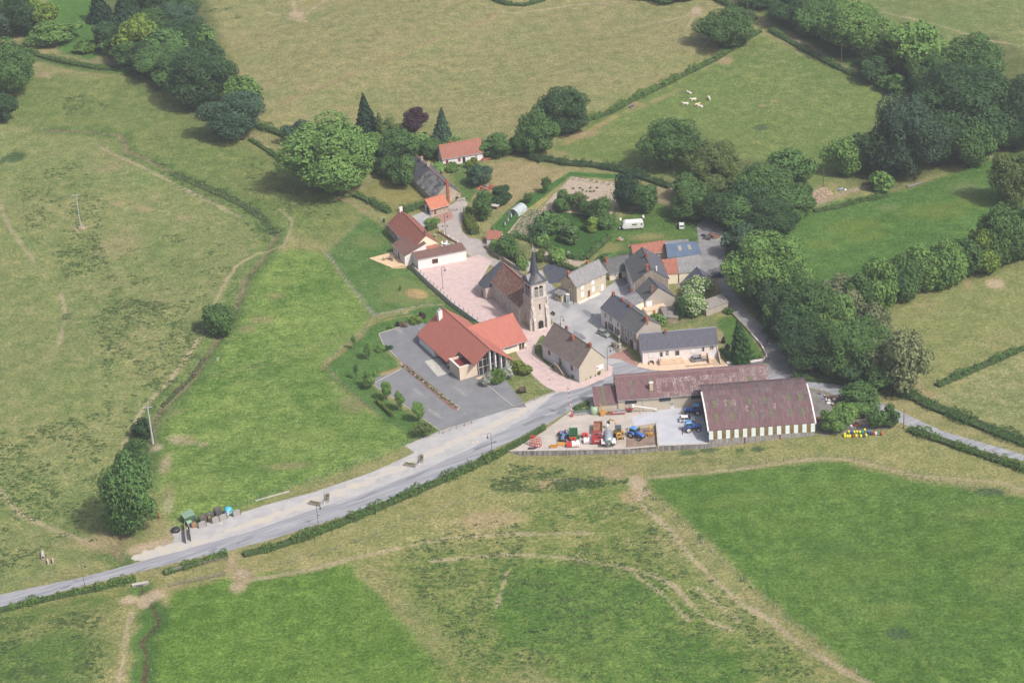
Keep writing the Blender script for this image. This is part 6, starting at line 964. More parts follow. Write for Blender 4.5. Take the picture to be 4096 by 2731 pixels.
# lamp posts with swan necks
LBR=mat('lamp_brown',S3(96,70,66),S3(82,58,56),3,.6); LGL=mat('lamp_globe',S3(240,240,238,.9),S3(226,228,230,.88),3,.3); LDK=mat('lamp_hood',S3(58,66,70),S3(48,54,58),3,.5)
def lamp(label,t,x,y,tx,ty,side=1,m=LBR,white=False,basket=False):
    q=g(t,x,y); H_=max(3,zup(q,t,tx,ty)-q.z); o=thing('street_lamp',label,'lamp',q,0,'swan-neck street lamps'); MB().tube([(0,0,-.1),(0,0,.8)],.1,8).build('base',WFR if white else m,o); MB().tube([(0,0,.8),(0,0,H_-.7)],.055,8).build('post',m,o)
    pts=[(0,0,H_-.75)]+[(side*(.45-.45*math.cos(k*PI/7)),0,H_-.75+.7*math.sin(k*PI/7)) for k in range(1,8)]+[(side*.9,0,H_-1.05)]; MB().tube(pts,.045,6).build('swan_neck',m,o)
    h=MB().lathe([(.05,H_-1.02),(.1,H_-1.12),(.3,H_-1.42),(.3,H_-1.46)],(side*.9,0,0),10).build('lantern',LDK,o); MB().ball((side*.9,0,H_-1.56),(.2,.2,.24),8,5).build('globe',LGL,h)
    if basket:
        for s_ in (-1,1): MB().tube([(0,0,H_*.45),(s_*.7,0,H_*.45)],.03,5).ball((s_*.7,0,H_*.45-.2),(.35,.35,.25),8,5).build('flower_basket',mat('basket_bloom',S3(150,110,80),S3(120,130,80),6,.9),o)
lamp('street lamp standing alone on the lower edge of the left road','J',997,1310,945,1020,1); lamp('street lamp beside the road hedge nearest the recycling screens','H',2278,905,2238,630,1); lamp('street lamp on the road hedge nearest the farmyard','I',2260,780,2225,530,-1)
lamp('pale post on the gravel between the two left planters','I',290,1365,268,1222,1,WHP,True); lamp('pale post on the gravel between the two right planters','I',1403,912,1390,768,1,WHP,True)
lamp('street lamp on the pink church square above the retaining wall','W',2047,1395,2030,1040,1); lamp('street lamp with flower baskets beside the church lane','A',1127,1300,1115,1035,1,LBR,False,True); lamp('street lamp next to the phone box and beige house','B',865,937,845,685,-1); lamp('street lamp behind the white house, near the church door','B',712,1185,710,1072,1); lamp('street lamp at the corner of the white house by the notice board','F',1268,240,1262,-40,1); lamp('street lamp at the lane corner beside the fir tree garden','C',1947,1005,1950,745,1); lamp('small street lamp on the path beside the white house bushes','D',1945,790,1938,640,1)
WPO=mat('pole_wood',S3(122,112,104),S3(100,92,84),3,.9); CPO=mat('pole_concrete',S3(204,204,206),S3(184,184,186),2,.8)
def pole(label,t,x,y,tx,ty,m=WPO,r=.14,arm=False,lattice=False):
    q=g(t,x,y); H_=zup(q,t,tx,ty)-q.z; o=thing('utility_pole',label,'pole',q); MB().tube([(0,0,-.2),(0,0,H_)],r,8,r1=r*.6).build('pole',m,o)
    if arm:
        MB().cbox((0,0,H_-.3),(3.0,.12,.14)).build('crossarm',m,o)
        for s_ in (-1.4,0,1.4): MB().lathe([(.06,H_-.2),(.09,H_),(.04,H_+.15)],(s_,0,0),6).build('insulator',LDK,o)
    return o
pole('tall pale concrete power pole with crossarm in the tall meadow','S',425,1350,388,1050,CPO,.28,True); pole('thin grey lattice-like pole in the left pasture','R',650,630,615,355,CPO,.16,True); pole('dark wooden pole beside the road right of the scrap yard','Q',1388,828,1405,672); pole('wooden pole in the hedge of the upper lane','N',890,560,895,355); pole('wooden pole beside the upper lane at the top edge','N',140,172,137,-20); pole('wooden pole behind the woodpile','O',745,312,752,145)
# ============================================================ VEHICLES AND FARM MACHINES
def paint_(n,c,k=.72,r=.35,metal=.0,coat=.4): return mat(n,S3(*c,k=k),S3(*[v*.94 for v in c],k=k),.8,r,metal,coat=coat,spec=.5)
TYR=mat('tyre_rubber',(.02,.02,.02),(.035,.033,.03),4,.9); RIMW=paint_('rim_pale',(226,220,210),.8,.5); RIMS=paint_('rim_silver',(190,192,196),.7,.35,.6); BLKP=paint_('black_plastic',(46,46,50),.7,.6); STEEL=paint_('dark_steel',(86,88,92),.7,.5,.3); NB=paint_('tractor_blue',(58,120,214)); NBL=paint_('tractor_roof_blue',(96,160,226),.75); NBO=paint_('faded_blue',(110,136,186)); REDP=paint_('machine_red',(222,62,52)); REDD=paint_('machine_dark_red',(186,54,48)); YELP=paint_('machine_yellow',(224,168,72)); ORGP=paint_('machine_orange',(222,158,60)); GRNP=paint_('baler_green',(56,146,72)); WHTP=paint_('machine_white',(236,234,232),.86); SILV=paint_('galvanised',(196,202,212),.75,.4,.4); RUST=mat('rusty_steel',S3(176,124,92),S3(140,98,76),1.5,.9); REFR=paint_('tail_red',(190,40,40)); HEAD=paint_('lamp_clear',(220,226,230),.8,.15)
CGL=mat('car_glass',(.03,.04,.045),(.05,.06,.065),1,.08,spec=.7)
def wheel(o,x,y,r,w_,rim=RIMS,z=None):
    z=r if z is None else z; p=MB().lathe([(r*.55,-w_/2),(r*.9,-w_/2),(r,-w_*.3),(r,w_*.3),(r*.9,w_/2),(r*.55,w_/2)],(x,y,z),14,'Y').build('wheel',TYR,o); s_=1 if y>0 else -1
    MB().lathe([(r*.58,-w_*.52),(r*.5,-w_*.3),(r*.2,-w_*.35),(.02,-w_*.4),(.02,w_*.4),(r*.2,w_*.35),(r*.5,w_*.3),(r*.58,w_*.52)],(x,y,z),12,'Y').build('rim',rim,p)
def car(name,label,t,rear,front,body,prof='hatch',L_=4.2,cat='car'):
    A=P(t,*rear); B=P(t,*front); rz=math.atan2((B-A).y,(B-A).x); c=(A+B)/2; o=thing(name,label,cat,(c.x,c.y,.03),rz); h=L_/2; w_=.84
    lower=[(-h,.35),(-h+.05,.75),(-h+.1,.9),(h*.38,.92),(h*.88,.74),(h,.55),(h,.3),(h-.3,.22),(-h+.3,.22)]; m_=MB(); n_=len(lower)
    v=[(x,-w_,z) for x,z in lower]+[(x,w_,z) for x,z in lower]; v=[(x,y*(.92 if abs(x)>h*.8 else 1),z) for x,y,z in v]
    m_.add(v,[tuple(range(n_))[::-1],tuple(range(n_,2*n_))]+[(i,(i+1)%n_,n_+(i+1)%n_,n_+i) for i in range(n_)]); m_.build('body',body,o,bevel=.05)
    b0,b1,t0,t1=(-h+.12,h*.42,-h+.55,h*.05) if prof=='hatch' else (-h+.1,h*.42,-h+.3,h*.08); zt=1.45; wy=.8; ty=.64
    bot=[(b0,-wy,.9),(b1,-wy,.9),(b1,wy,.9),(b0,wy,.9)]; tp=[(t0,-ty,zt),(t1,-ty,zt),(t1,ty,zt),(t0,ty,zt)]
    gh=MB().add(bot+tp,[(0,1,5,4),(1,2,6,5),(2,3,7,6),(3,0,4,7)]).build('windows',CGL,o); MB().box((t0-.04,-ty-.03,zt-.03),(t1+.04,ty+.03,zt+.04)).build('roof',body,o,bevel=.03)
    for s_ in (-1,1):
        MB().tube([(b1,s_*wy,.9),(t1,s_*ty,zt)],.035,5).build('windscreen_pillar',body,gh); MB().tube([(b0,s_*wy,.9),(t0,s_*ty,zt)],.06,5).build('rear_pillar',body,gh); MB().tube([((b0+b1)/2-.1,s_*wy,.9),((t0+t1)/2-.1,s_*ty,zt)],.04,5).build('door_pillar',body,gh)
        MB().cbox((h-.12,s_*.6,.62),(.2,.3,.14)).build('headlight',HEAD,o); MB().cbox((-h+.06,s_*.68,.8),(.12,.16,.22)).build('tail_light',REFR,o); MB().cbox((h*.3,s_*.92,.95),(.12,.14,.1)).build('door_mirror',body,o)
        for x in (-h*.62,h*.62): wheel(o,x,s_*.76,.31,.2)
    MB().cbox((-h-.005,0,.55),(.02,.5,.11)).build('number_plate',WFR,o); return o
car('parked_car','pale silver-green hatchback parked in front of the terraced houses','B',(1160,1265),(1285,1325),paint_('car_champagne',(186,190,178),.72,.3,.4))
car('parked_car','silver hatchback parked on the cream forecourt of the bungalow','C',(1085,1015),(1240,995),paint_('car_silver',(172,178,190),.7,.3,.5))
car('parked_car','white hatchback parked between the two tractors in the concrete yard','G',(55,838),(235,832),WHTP)
car('parked_van','small white van backed under the trees on the caravan lawn','B',(2138,62),(2130,-10),WHTP,'van',4.0,'van'); car('parked_car','dark car parked at the top of the lane','C',(1335,30),(1440,20),paint_('car_dark',(70,74,82),.7,.3,.3))
def tractor(label,t,rear,front,bodym=NB,roofm_=NBL,rim=RIMW,L_=4.4,cab=True,scale=1.):
    A=P(t,*rear); B=P(t,*front); rz=math.atan2((B-A).y,(B-A).x); o=thing('tractor',label,'tractor',(A.x,A.y,.03),rz,scale=scale)   # origin at the rear axle
    for s_ in (-1,1): wheel(o,0,s_*.95,.86,.5,rim); wheel(o,2.55,s_*.88,.58,.36,rim)
    MB().box((-.5,-.3,.55),(3.1,.3,1.1)).build('chassis',BLKP,o); MB().ext([(1.1,-.42,1.1),(3.2,-.4,1.05),(3.25,-.38,1.45),(2.9,-.38,1.68),(1.1,-.4,1.8)],(0,.82,0)).build('bonnet',bodym,o,bevel=.05); MB().box((3.1,-.3,.8),(3.5,.3,1.2)).build('front_weight',STEEL,o)
    for s_ in (-1,1):
        pts=[(-.95,.95),(-.75,1.45),(-.2,1.8),(.5,1.75),(.95,1.3)]; m_=MB()
        for a_,b_ in zip(pts[:-1],pts[1:]): m_.ext([(a_[0],s_*.62,a_[1]),(b_[0],s_*.62,b_[1]),(b_[0],s_*.62,b_[1]+.06),(a_[0],s_*.62,a_[1]+.06)],(0,s_*.6,0))
        m_.build('mudguard',bodym if s_ else bodym,o); MB().cbox((3.27,s_*.25,1.3),(.05,.2,.15)).build('headlight',HEAD,o)
    MB().tube([(1.9,-.5,1.5),(1.9,-.5,2.5)],.05,6).build('exhaust',BLKP,o)
    if cab:
        bt=[(-.75,-.72,1.2),(1.05,-.62,1.2),(1.05,.62,1.2),(-.75,.72,1.2)]; tp=[(-.6,-.66,2.62),(.85,-.6,2.62),(.85,.6,2.62),(-.6,.66,2.62)]; cb=MB().add(bt+tp,[(0,1,5,4),(1,2,6,5),(2,3,7,6),(3,0,4,7)]).build('cab_glass',CGL,o)
        for a_,b_ in zip(bt,tp): MB().tube([a_,b_],.045,5).build('cab_post',BLKP,cb)
        MB().add([(-.75,-.78,2.62),(1.0,-.7,2.62),(1.0,.7,2.62),(-.75,.78,2.62),(-.5,-.55,2.84),(.75,-.5,2.84),(.75,.5,2.84),(-.5,.55,2.84)],[(3,2,1,0),(4,5,6,7),(0,1,5,4),(1,2,6,5),(2,3,7,6),(3,0,4,7)]).build('cab_roof',roofm_,o)
    else:
        MB().box((-.3,-.25,1.1),(.2,.25,1.5)).box((-.35,-.25,1.5),(-.25,.25,1.9)).build('seat',BLKP,o); MB().lathe([(.2,1.75),(.24,1.78),(.2,1.81)],(.65,0,0),10).build('steering_wheel',BLKP,o)
    return o
tA=tractor('blue tractor facing left against the workshop wall','G',(262,748),(137,752),NB,NBL); MB().lathe([(.22,-.25),(.3,-.1),(.3,.1),(.22,.25)],(4.0,0,.75),10,'Y').build('front_ballast',RUST,tA)
tractor('blue tractor facing the hangar beside the white car','G',(155,950),(292,938),NB,NBL); tC=tractor('blue tractor with open cab door parked at the earth bay','F',(1570,1015),(1665,1055),NB,NBL); MB().ext([(.9,.7,1.3),(1.0,1.5,1.3),(1.0,1.5,2.5),(.9,.7,2.5)],(.03,0,0)).build('open_door',CGL,tC)
tD=tractor('old cabless blue tractor with black front loader','F',(765,1020),(738,1085),NBO,NBO,RIMW,cab=False,scale=.95)
for s_ in (-1,1): MB().tube([(1.0,s_*.62,1.5),(2.4,s_*.6,1.75),(3.9,s_*.55,.6)],.08,6).build('loader_arm',BLKP,tD)
MB().ext([(3.9,-.95,.15),(4.7,-.95,.1),(4.65,-.95,.2),(4.05,-.95,.75),(3.9,-.95,.75)],(0,1.9,0)).build('loader_bucket',ORGP,tD)
def at(t,a,b): A=P(t,*a); B=P(t,*b); return Vector((A.x,A.y,.02)),math.atan2((B-A).y,(B-A).x)
# red drum mower on the old tractor, green baler, mower-conditioners
p,r_=at('F',(690,985),(820,1000)); o=thing('mower','red mower bar mounted behind the old cabless tractor','machine',p,r_); MB().box((0,-.5,.4),(1.7,.35,.7)).box((2.6,-.5,.4),(4.4,.35,.7)).build('mower_deck',REDP,o); MB().tube([(1.6,0,.5),(1.7,0,1.5),(2.5,0,1.5),(2.6,0,.5)],.09,6).build('hitch_frame',REDP,o); MB().box((0,-.6,.1),(1.7,-.5,.5)).build('skirt',BLKP,o)
p,r_=at('F',(865,1050),(862,930)); o=thing('round_baler','green round baler with black belts','machine',p,r_); MB().box((-.6,-1.15,.5),(2.6,-1.0,2.0)).box((-.6,1.0,.5),(2.6,1.15,2.0)).box((-.6,-1.0,.5),(2.6,1.0,1.2)).build('frame',GRNP,o)
for x in (-.4,.7,1.8): MB().box((x,-1.0,1.2),(x+.9,1.0,1.75)).build('belt_panel',BLKP,o)
for x in (-.55,.55,1.65,2.5): MB().box((x,-1.1,1.75),(x+.12,1.1,1.95)).build('cross_bar',GRNP,o)
for s_ in (-1,1): wheel(o,.4,s_*1.4,.5,.35,paint_('rim_yellow',(226,206,70)))
def mowcond(label,t,base,top,two):
    p,r_=at(t,base,top); o=thing('mower_conditioner',label,'machine',p,r_); MB().ext([(-.9,-1.0,.3),(.9,-1.0,.3),(.7,-1.0,1.2),(-.7,-1.0,1.1)],(0,2.0,0)).build('white_cover',WHTP,o,bevel=.06)
    if two: MB().ext([(-.8,1.05,.3),(.9,1.05,.3),(.8,1.05,.95),(-.7,1.05,.95)],(0,1.3,0)).build('red_cover',REDP,o)
    MB().tube([(.2,0,1.2),(1.4,.1,1.5),(2.6,.2,1.0)],.16,6).build('drawbar',REDP,o); MB().lathe([(.3,.4),(.9,.7),(.9,.9),(.5,1.1)],(2.6,.6,0),12).build('red_disc',REDP,o)
    for k in range(3): MB().obox((-.86,-.6+k*.5,.6),(.06,.16,.5),0,0,.5).build('warning_stripe',REDP,o)
mowcond('larger red and white mower-conditioner in front of the green baler','F',(890,1125),(880,1040),True); mowcond('smaller white mower-conditioner beside the red spreader','F',(1030,1085),(1025,985),False)
# red lattice bale squeezer near the hedge, tarp, orange carriage
p,r_=at('F',(350,1130),(478,1148)); o=thing('bale_grab','bright red lattice bale grab standing on the gravel','machine',p,r_)
for y,tl in ((0,.25),(1.3,-.15)):
    for x in (0,.7,1.4,2.1,2.8): MB().tube([(x,y,0),(x*.85+.2,y+tl,2.9 if x<2 else 2.3)],.06,5).build('tine',REDP,o)
    for z in (.2,1.0,1.8,2.4): MB().tube([(0,y+tl*z/2.9,z),(2.75-.1*z,y+tl*z/2.9,z)],.07,5).build('crosspiece',REDP,o)
for x in (0,1.4,2.8): MB().tube([(x,0,.2),(x,1.3,.2)],.07,5).build('base_bar',REDP,o)
MB().box((.2,.1,2.5),(1.2,.5,2.95)).build('top_box',REDP,o)
p=g('F',372,1160); o=thing('tarpaulin','crumpled black tarpaulin below the red bale grab','tarpaulin',p); MB().ball((0,0,.1),(1.1,.5,.35),12,6).ball((.8,.2,.1),(.7,.4,.25),10,5).build('sheet',BLKP,o)
p,r_=at('F',(590,1155),(665,1150)); o=thing('orange_carriage','low orange implement frame beside the loader bucket','machine',p,r_); MB().box((0,0,.1),(1.9,.15,.6)).box((0,.7,.1),(1.9,.85,.6)).box((0,.15,.3),(.2,.7,.5)).box((.9,.15,.3),(1.1,.7,.5)).box((1.7,.15,.3),(1.9,.7,.5)).build('frame',ORGP,o)
# rusty tipper, red spreader, tanker, backhoe
p,r_=at('F',(1150,1000),(1155,905)); o=thing('tipping_trailer','rusty open tipping trailer behind the red spreader','trailer',p,r_); L_=4.2
MB().box((0,-1.1,.9),(L_,1.1,1.0)).build('bed',RUST,o)
for a_ in (((0,-1.15,.9),(L_,-1.05,1.7)),((0,1.05,.9),(L_,1.15,1.7)),((L_-.1,-1.05,.9),(L_,1.05,1.7)),((0,-1.05,.9),(.1,1.05,1.5))): MB().box(*a_).build('side_board',RUST,o)
for s_ in (-1,1): wheel(o,1.4,s_*1.0,.48,.3,RUST)
MB().tube([(0,0,.7),(-1.2,0,.5)],.08,6).build('drawbar',STEEL,o)
for s_ in (-.55,.55): MB().box((-.75,s_-.45,.1),(-.15,s_+.45,1.0)).build('concrete_block',CON,o)
p,r_=at('F',(1135,1115),(1138,1000)); o=thing('manure_spreader','red box manure spreader facing the retaining wall','machine',p,r_)
for a_,nm in ((((0,-1.25,.5),(.12,1.25,1.7)),'tail_board'),(((.12,-1.25,.6),(3.4,-1.1,2.0)),'side_board'),(((.12,1.1,.6),(3.4,1.25,2.0)),'side_board'),(((.12,-1.1,.6),(3.4,1.1,.8)),'floor')): MB().box(*a_).build(nm,REDD,o)
MB().tube([(.3,-1.1,1.5),(.3,1.1,1.5)],.18,8).build('beater',REDP,o); MB().tube([(.3,-1.1,1.0),(.3,1.1,1.0)],.18,8).build('beater',STEEL,o)
for x in (1.2,2.4,3.3): MB().box((x,-1.3,1.9),(x+.12,1.3,2.05)).build('hoop',REDP,o)
MB().box((-.02,-.7,1.15),(.0,.5,1.3)).build('lettering_strip',WHTP,o)
for s_ in (-1,1): wheel(o,1.8,s_*1.35,.5,.35,REDP)
p,r_=at('F',(1280,1150),(1265,960)); o=thing('slurry_tanker','grey galvanised slurry tanker with striped rear mudguards','machine',p,r_); MB().lathe([(.1,-.1),(.75,.05),(1.0,.4),(1.02,2.5),(1.0,4.6),(.7,5.0),(.1,5.15)],(.2,0,1.75),16,'X').build('tank',SILV,o,True)
for s_ in (-1,1):
    wheel(o,1.4,s_*1.35,.7,.55,RIMS); m_=MB().box((-.1,s_*1.35-.5,1.1),(2.3,s_*1.35+.5,1.5)).build('mudguard',WHTP,o,bevel=.08)
    for k in range(3): MB().obox((-.13,s_*1.35-.3+k*.3,1.3),(.04,.1,.42),0,0,.6*s_).build('warning_stripe',REDP,m_)
    MB().tube([(.5,s_*1.12,1.9),(5,s_*1.12,1.9)],.07,6).build('side_hose',mat('hose_green',S3(170,196,188),S3(150,176,168),2,.6) if s_<0 else BLKP,o)
MB().box((-.15,-.55,.7),(.15,-.45,2.3)).box((-.15,.45,.7),(.15,.55,2.3)).box((-.15,-.45,2.2),(.15,.45,2.3)).build('rear_frame',mat('frame_green',S3(150,176,162),S3(130,156,142),2,.6),o); MB().lathe([(.3,-.25),(.34,0),(.3,.2)],(0,0,1.2),10,'X').build('valve',mat('frame_green',S3(150,176,162),S3(130,156,142),2,.6),o); MB().tube([(4.6,0,2.7),(4.9,0,3.4),(5.4,0,3.9)],.2,8).build('loading_arm',SILV,o); MB().lathe([(.35,2.72),(.35,2.95)],(2.6,0,0),10).build('hatch',SILV,o)
p,r_=at('F',(1395,1020),(1422,1130)); o=thing('backhoe_loader','yellow backhoe loader with front bucket lowered at the wall','excavator',p,r_)
for s_ in (-1,1): wheel(o,-.4,s_*1.0,.72,.42,YELP); wheel(o,1.9,s_*.95,.5,.32,YELP); MB().tube([(.5,s_*.7,1.5),(1.8,s_*.68,1.6),(3.0,s_*.6,.55)],.1,6).build('loader_arm',YELP,o); MB().box((-.9,s_*1.0-.28,1.45),(.3,s_*1.0+.28,1.6)).build('mudguard',YELP,o)
MB().box((-1.2,-.6,.6),(2.3,.6,1.15)).build('chassis',STEEL,o); MB().ext([(.6,-.5,1.15),(2.3,-.48,1.1),(2.3,-.45,1.5),(.6,-.5,1.75)],(0,.98,0)).build('bonnet',YELP,o); MB().box((1.4,-.3,1.55),(2.1,.3,1.72)).build('grille',BLKP,o)
bt=[(-1.1,-.75,1.2),(.6,-.7,1.2),(.6,.7,1.2),(-1.1,.75,1.2)]; tp=[(-1.0,-.7,2.75),(.45,-.66,2.75),(.45,.66,2.75),(-1.0,.7,2.75)]; cb=MB().add(bt+tp,[(0,1,5,4),(1,2,6,5),(2,3,7,6),(3,0,4,7)]).build('cab_glass',CGL,o)
for a_,b_ in zip(bt,tp): MB().tube([a_,b_],.06,5).build('cab_post',YELP,cb)
MB().box((-1.15,-.8,2.75),(.6,.8,2.88)).build('cab_roof',paint_('cab_grey',(92,98,104)),o); MB().ext([(3.0,-1.15,.1),(3.7,-1.15,.05),(3.6,-1.15,.15),(3.15,-1.15,.95),(3.0,-1.15,.95)],(0,2.3,0)).build('front_bucket',mat('bucket_grey',S3(190,176,160),S3(160,146,132),2,.7),o)
MB().tube([(-1.3,0,1.0),(-2.1,-.4,2.9),(-2.6,-.7,3.4)],.2,6).build('boom',YELP,o); MB().tube([(-2.6,-.7,3.4),(-4.0,-1.7,3.0),(-4.4,-2.0,2.2)],.16,6).build('dipper',YELP,o); MB().box((-4.8,-2.4,1.6),(-4.1,-1.7,2.2)).build('rear_bucket',STEEL,o)
for s_ in (-1,1): MB().tube([(-1.2,s_*.5,.9),(-1.5,s_*1.5,.1)],.09,6).build('stabiliser',YELP,o)
def armmower(label,t,base,tip,sc_=1.):
    p=P(t,*base); a_=P(t,*tip); o=thing('hedge_cutter',label,'machine',(p.x,p.y,.03),math.atan2((a_-p).y,(a_-p).x),scale=sc_); MB().box((-.5,-.6,.2),(.5,.6,1.1)).build('mounting_frame',ORGP,o); MB().box((-.4,-.95,.4),(.4,-.62,1.2)).build('oil_tank',ORGP,o); MB().tube([(0,0,1.1),(.2,0,2.5)],.14,6).build('lower_arm',ORGP,o); MB().tube([(.2,0,2.5),(1.2,.2,3.0),(2.0,.3,2.3)],.12,6).build('upper_arm',ORGP,o); MB().obox((2.3,.35,1.7),(.5,1.3,.4),0,.6).build('flail_head',paint_('flail_yellow',(216,200,60)),o)
    for s_ in (-.5,.5): MB().tube([(s_*.6,s_,.2),(s_*.8,s_,0)],.06,5).build('stand',STEEL,o)
armmower('orange hedge-cutting arm parked beside the farmyard gate','F',(1200,765),(1160,720)); armmower('orange hedge-cutting arm standing in the earth bay','F',(1765,1010),(1790,950),.85)
p,r_=at('F',(1325,765),(1480,755)); o=thing('seed_drill','long pale-red seed drill along the workshop wall','machine',p,r_); MB().box((0,0,.35),(3.4,.8,.6)).build('frame',mat('faded_red',S3(220,120,112),S3(200,150,146),1,.7),o); MB().box((1.0,.1,.6),(2.7,.7,.75)).build('seed_box',SILV,o)
for k in range(6): MB().tube([(.3+k*.55,-.1,.4),(.3+k*.55,-.2,.02)],.05,5).build('coulter',STEEL,o)
for y in (.9,1.15): MB().tube([(.6,y,.9),(4.2,y,1.0)],.06,5).build('long_tube',SILV,o)
p,r_=at('F',(1482,740),(1570,735)); o=thing('spreader_hopper','bright red fertiliser hopper below the long auger','machine',p,r_); MB().add([(.4,.2,.6),(1.6,.2,.6),(1.6,.9,.6),(.4,.9,.6),(0,-.2,1.5),(2.0,-.2,1.5),(2.0,1.3,1.5),(0,1.3,1.5)],[(3,2,1,0),(0,1,5,4),(1,2,6,5),(2,3,7,6),(3,0,4,7)]).build('hopper',REDP,o); MB().add([(.45,.25,.62),(1.55,.25,.62),(1.55,.85,.62),(.45,.85,.62),(.05,-.15,1.49),(1.95,-.15,1.49),(1.95,1.25,1.49),(.05,1.25,1.49)],[(0,1,2,3),(4,5,1,0),(5,6,2,1),(6,7,3,2),(7,4,0,3)]).build('inside',REDD,o); MB().box((.5,.2,0),(1.5,.9,.6)).build('stand',STEEL,o)
p,r_=at('F',(1262,765),(1312,765)); o=thing('iron_box','small rusty open iron box between hedge cutter and drill','box',p,r_); 
for a_ in (((0,0,.1),(1.3,.06,.7)),((0,.74,.1),(1.3,.8,.7)),((0,.06,.1),(.06,.74,.7)),((1.24,.06,.1),(1.3,.74,.7)),((.06,.06,.1),(1.24,.74,.16))): MB().box(*a_).build('side',RUST,o)
A=P('F',1565,655,2.4); B=P('F',1835,692,.9); o=thing('grain_auger','long white grain auger propped in front of the workshop','machine',(B.x,B.y,0)); MB().tube([(0,0,.9),A-Vector((B.x,B.y,0))],.14,8).build('tube',WHTP,o); q_=A-Vector((B.x,B.y,0)); MB().cbox(q_,(.7,.6,.7)).build('head',WHTP,o); MB().tube([q_*.75+Vector((0,0,.2)),(q_.x*.7,q_.y*.7-.4,0)],.06,5).build('leg',RUST,o); MB().cbox((0,0,.85),(.45,.4,.4)).build('inlet',WHTP,o); MB().tube([(0,0,.7),(0,0,0)],.05,5).build('leg',RUST,o)
p=g('F',1105,745); o=thing('water_tank','pale green round-topped tank behind the farmyard gate','tank',p); MB().lathe([(.95,0),(1.05,.3),(1.05,1.5),(.8,2.0),(.3,2.25),(.05,2.3)],(0,0,0),14).build('tank',mat('pale_green_plastic',S3(176,196,164),S3(156,178,146),1,.6),o,True); MB().lathe([(.2,2.28),(.2,2.4)],(0,0,0),8).build('cap',BLKP,o)
p,r_=at('F',(2003,690),(2038,688)); o=thing('fuel_pump','white fuel pump cabinet against the workshop wall','pump',p,r_); MB().box((0,0,0),(.9,.6,1.5)).build('cabinet',WHTP,o,bevel=.05); MB().ext([(-.05,-.1,1.5),(.95,-.1,1.5),(.95,-.1,1.62),(-.05,-.1,1.7)],(0,.8,0)).build('hood',ZNC,o); MB().box((.15,-.02,.8),(.75,.0,1.3)).build('dial_panel',SILV,o)
o=sheet('inspection_pit','G',[(68,905),(95,905),(103,1008),(75,1010)],mat('pit_kerb',S3(228,220,212),S3(210,200,194),1,.8),.06,0); tag(o,'narrow inspection pit with pale rim in the concrete yard','pit',kind=None); del o['kind']; q=sheet('pit_cover','G',[(76,915),(88,915),(95,1000),(82,1000)],mat('pit_red',S3(132,70,64),S3(112,58,54),2,.8),.066,0); del q['kind']; q.parent=o
A=P('F',850,782); H_=zup(A,'F',775,410); o=thing('road_barrier','tall red and white striped barrier pole raised beside the road','barrier',(A.x,A.y,0)); MB().box((-.25,-.25,0),(.25,.25,1.1)).build('stand',REDP,o); n_=13; dx=-.85
for k in range(n_): f0=k/n_; f1=(k+1)/n_; MB().tube([(dx*f0,0,.6+(H_-.6)*f0),(dx*f1,0,.6+(H_-.6)*f1)],.1,6).build('stripe',(WHTP,REDP)[k%2],o)
# ============================================================ RECYCLING POINT AND STREET FURNITURE
GRY_W=mat('grey_planks',S3(184,180,176),S3(160,156,152),1.5,.9,stretch=(1,1,4)); DKPOST=mat('dark_post',S3(90,84,80),S3(76,70,66),3,.9)
def screen(label,t,a,b):
    A=P(t,*a); B=P(t,*b); L_=(B-A).length; o=thing('fence_panel',label,'panel',(A.x,A.y,0),math.atan2((B-A).y,(B-A).x),group='curved plank screens at the recycling point')
    for k in range(9): MB().box((.06,-.03,.05+k*.17),(L_-.06,.03,.21+k*.17)).build('plank',GRY_W,o)
    MB().ext([(.06,-.03,1.58),(L_-.06,-.03,1.58)]+[(L_-.06-(L_-.12)*k/6,-.03,1.6+.22*math.sin(PI*k/6)) for k in range(1,6)],(0,.06,0)).build('arched_top',GRY_W,o)
    for x in (0,L_): MB().box((x-.06,-.07,0),(x+.06,.07,1.75)).build('post',DKPOST,o)
screen('plank screen in front of the leftmost brown recycling bin','H',(868,918),(958,892)); screen('left of the two joined plank screens','H',(1028,864),(1112,838)); screen('right of the two joined plank screens','H',(1114,836),(1204,806)); screen('plank screen right of the blue globe container','H',(1275,784),(1362,755)); screen('plank screen seen edge-on near the road','H',(716,1095),(708,900)); screen('second edge-on plank screen, nearer the bins','H',(776,1068),(766,945))
OLV=paint_('skip_green',(86,116,86),.7,.6,0,0); p,r_=at('H',(710,875),(810,835)); o=thing('skip_container','large dark green metal container with sloping lid','container',p,r_); MB().ext([(0,0,.1),(0,1.9,.1),(0,1.9,2.2),(0,0,1.75)],(2.9,0,0)).build('body',OLV,o); MB().ext([(-.06,-.08,1.74),(-.06,1.98,2.24),(-.06,1.98,2.32),(-.06,-.08,1.82)],(3.02,0,0)).build('lid',paint_('skip_lid_green',(128,156,132),.7,.6,0,0),o); MB().box((2.1,-.02,1.0),(2.5,0,1.3)).build('blue_label',NB,o)
BBN=paint_('bin_brown',(104,94,84),.7,.6,0,0)
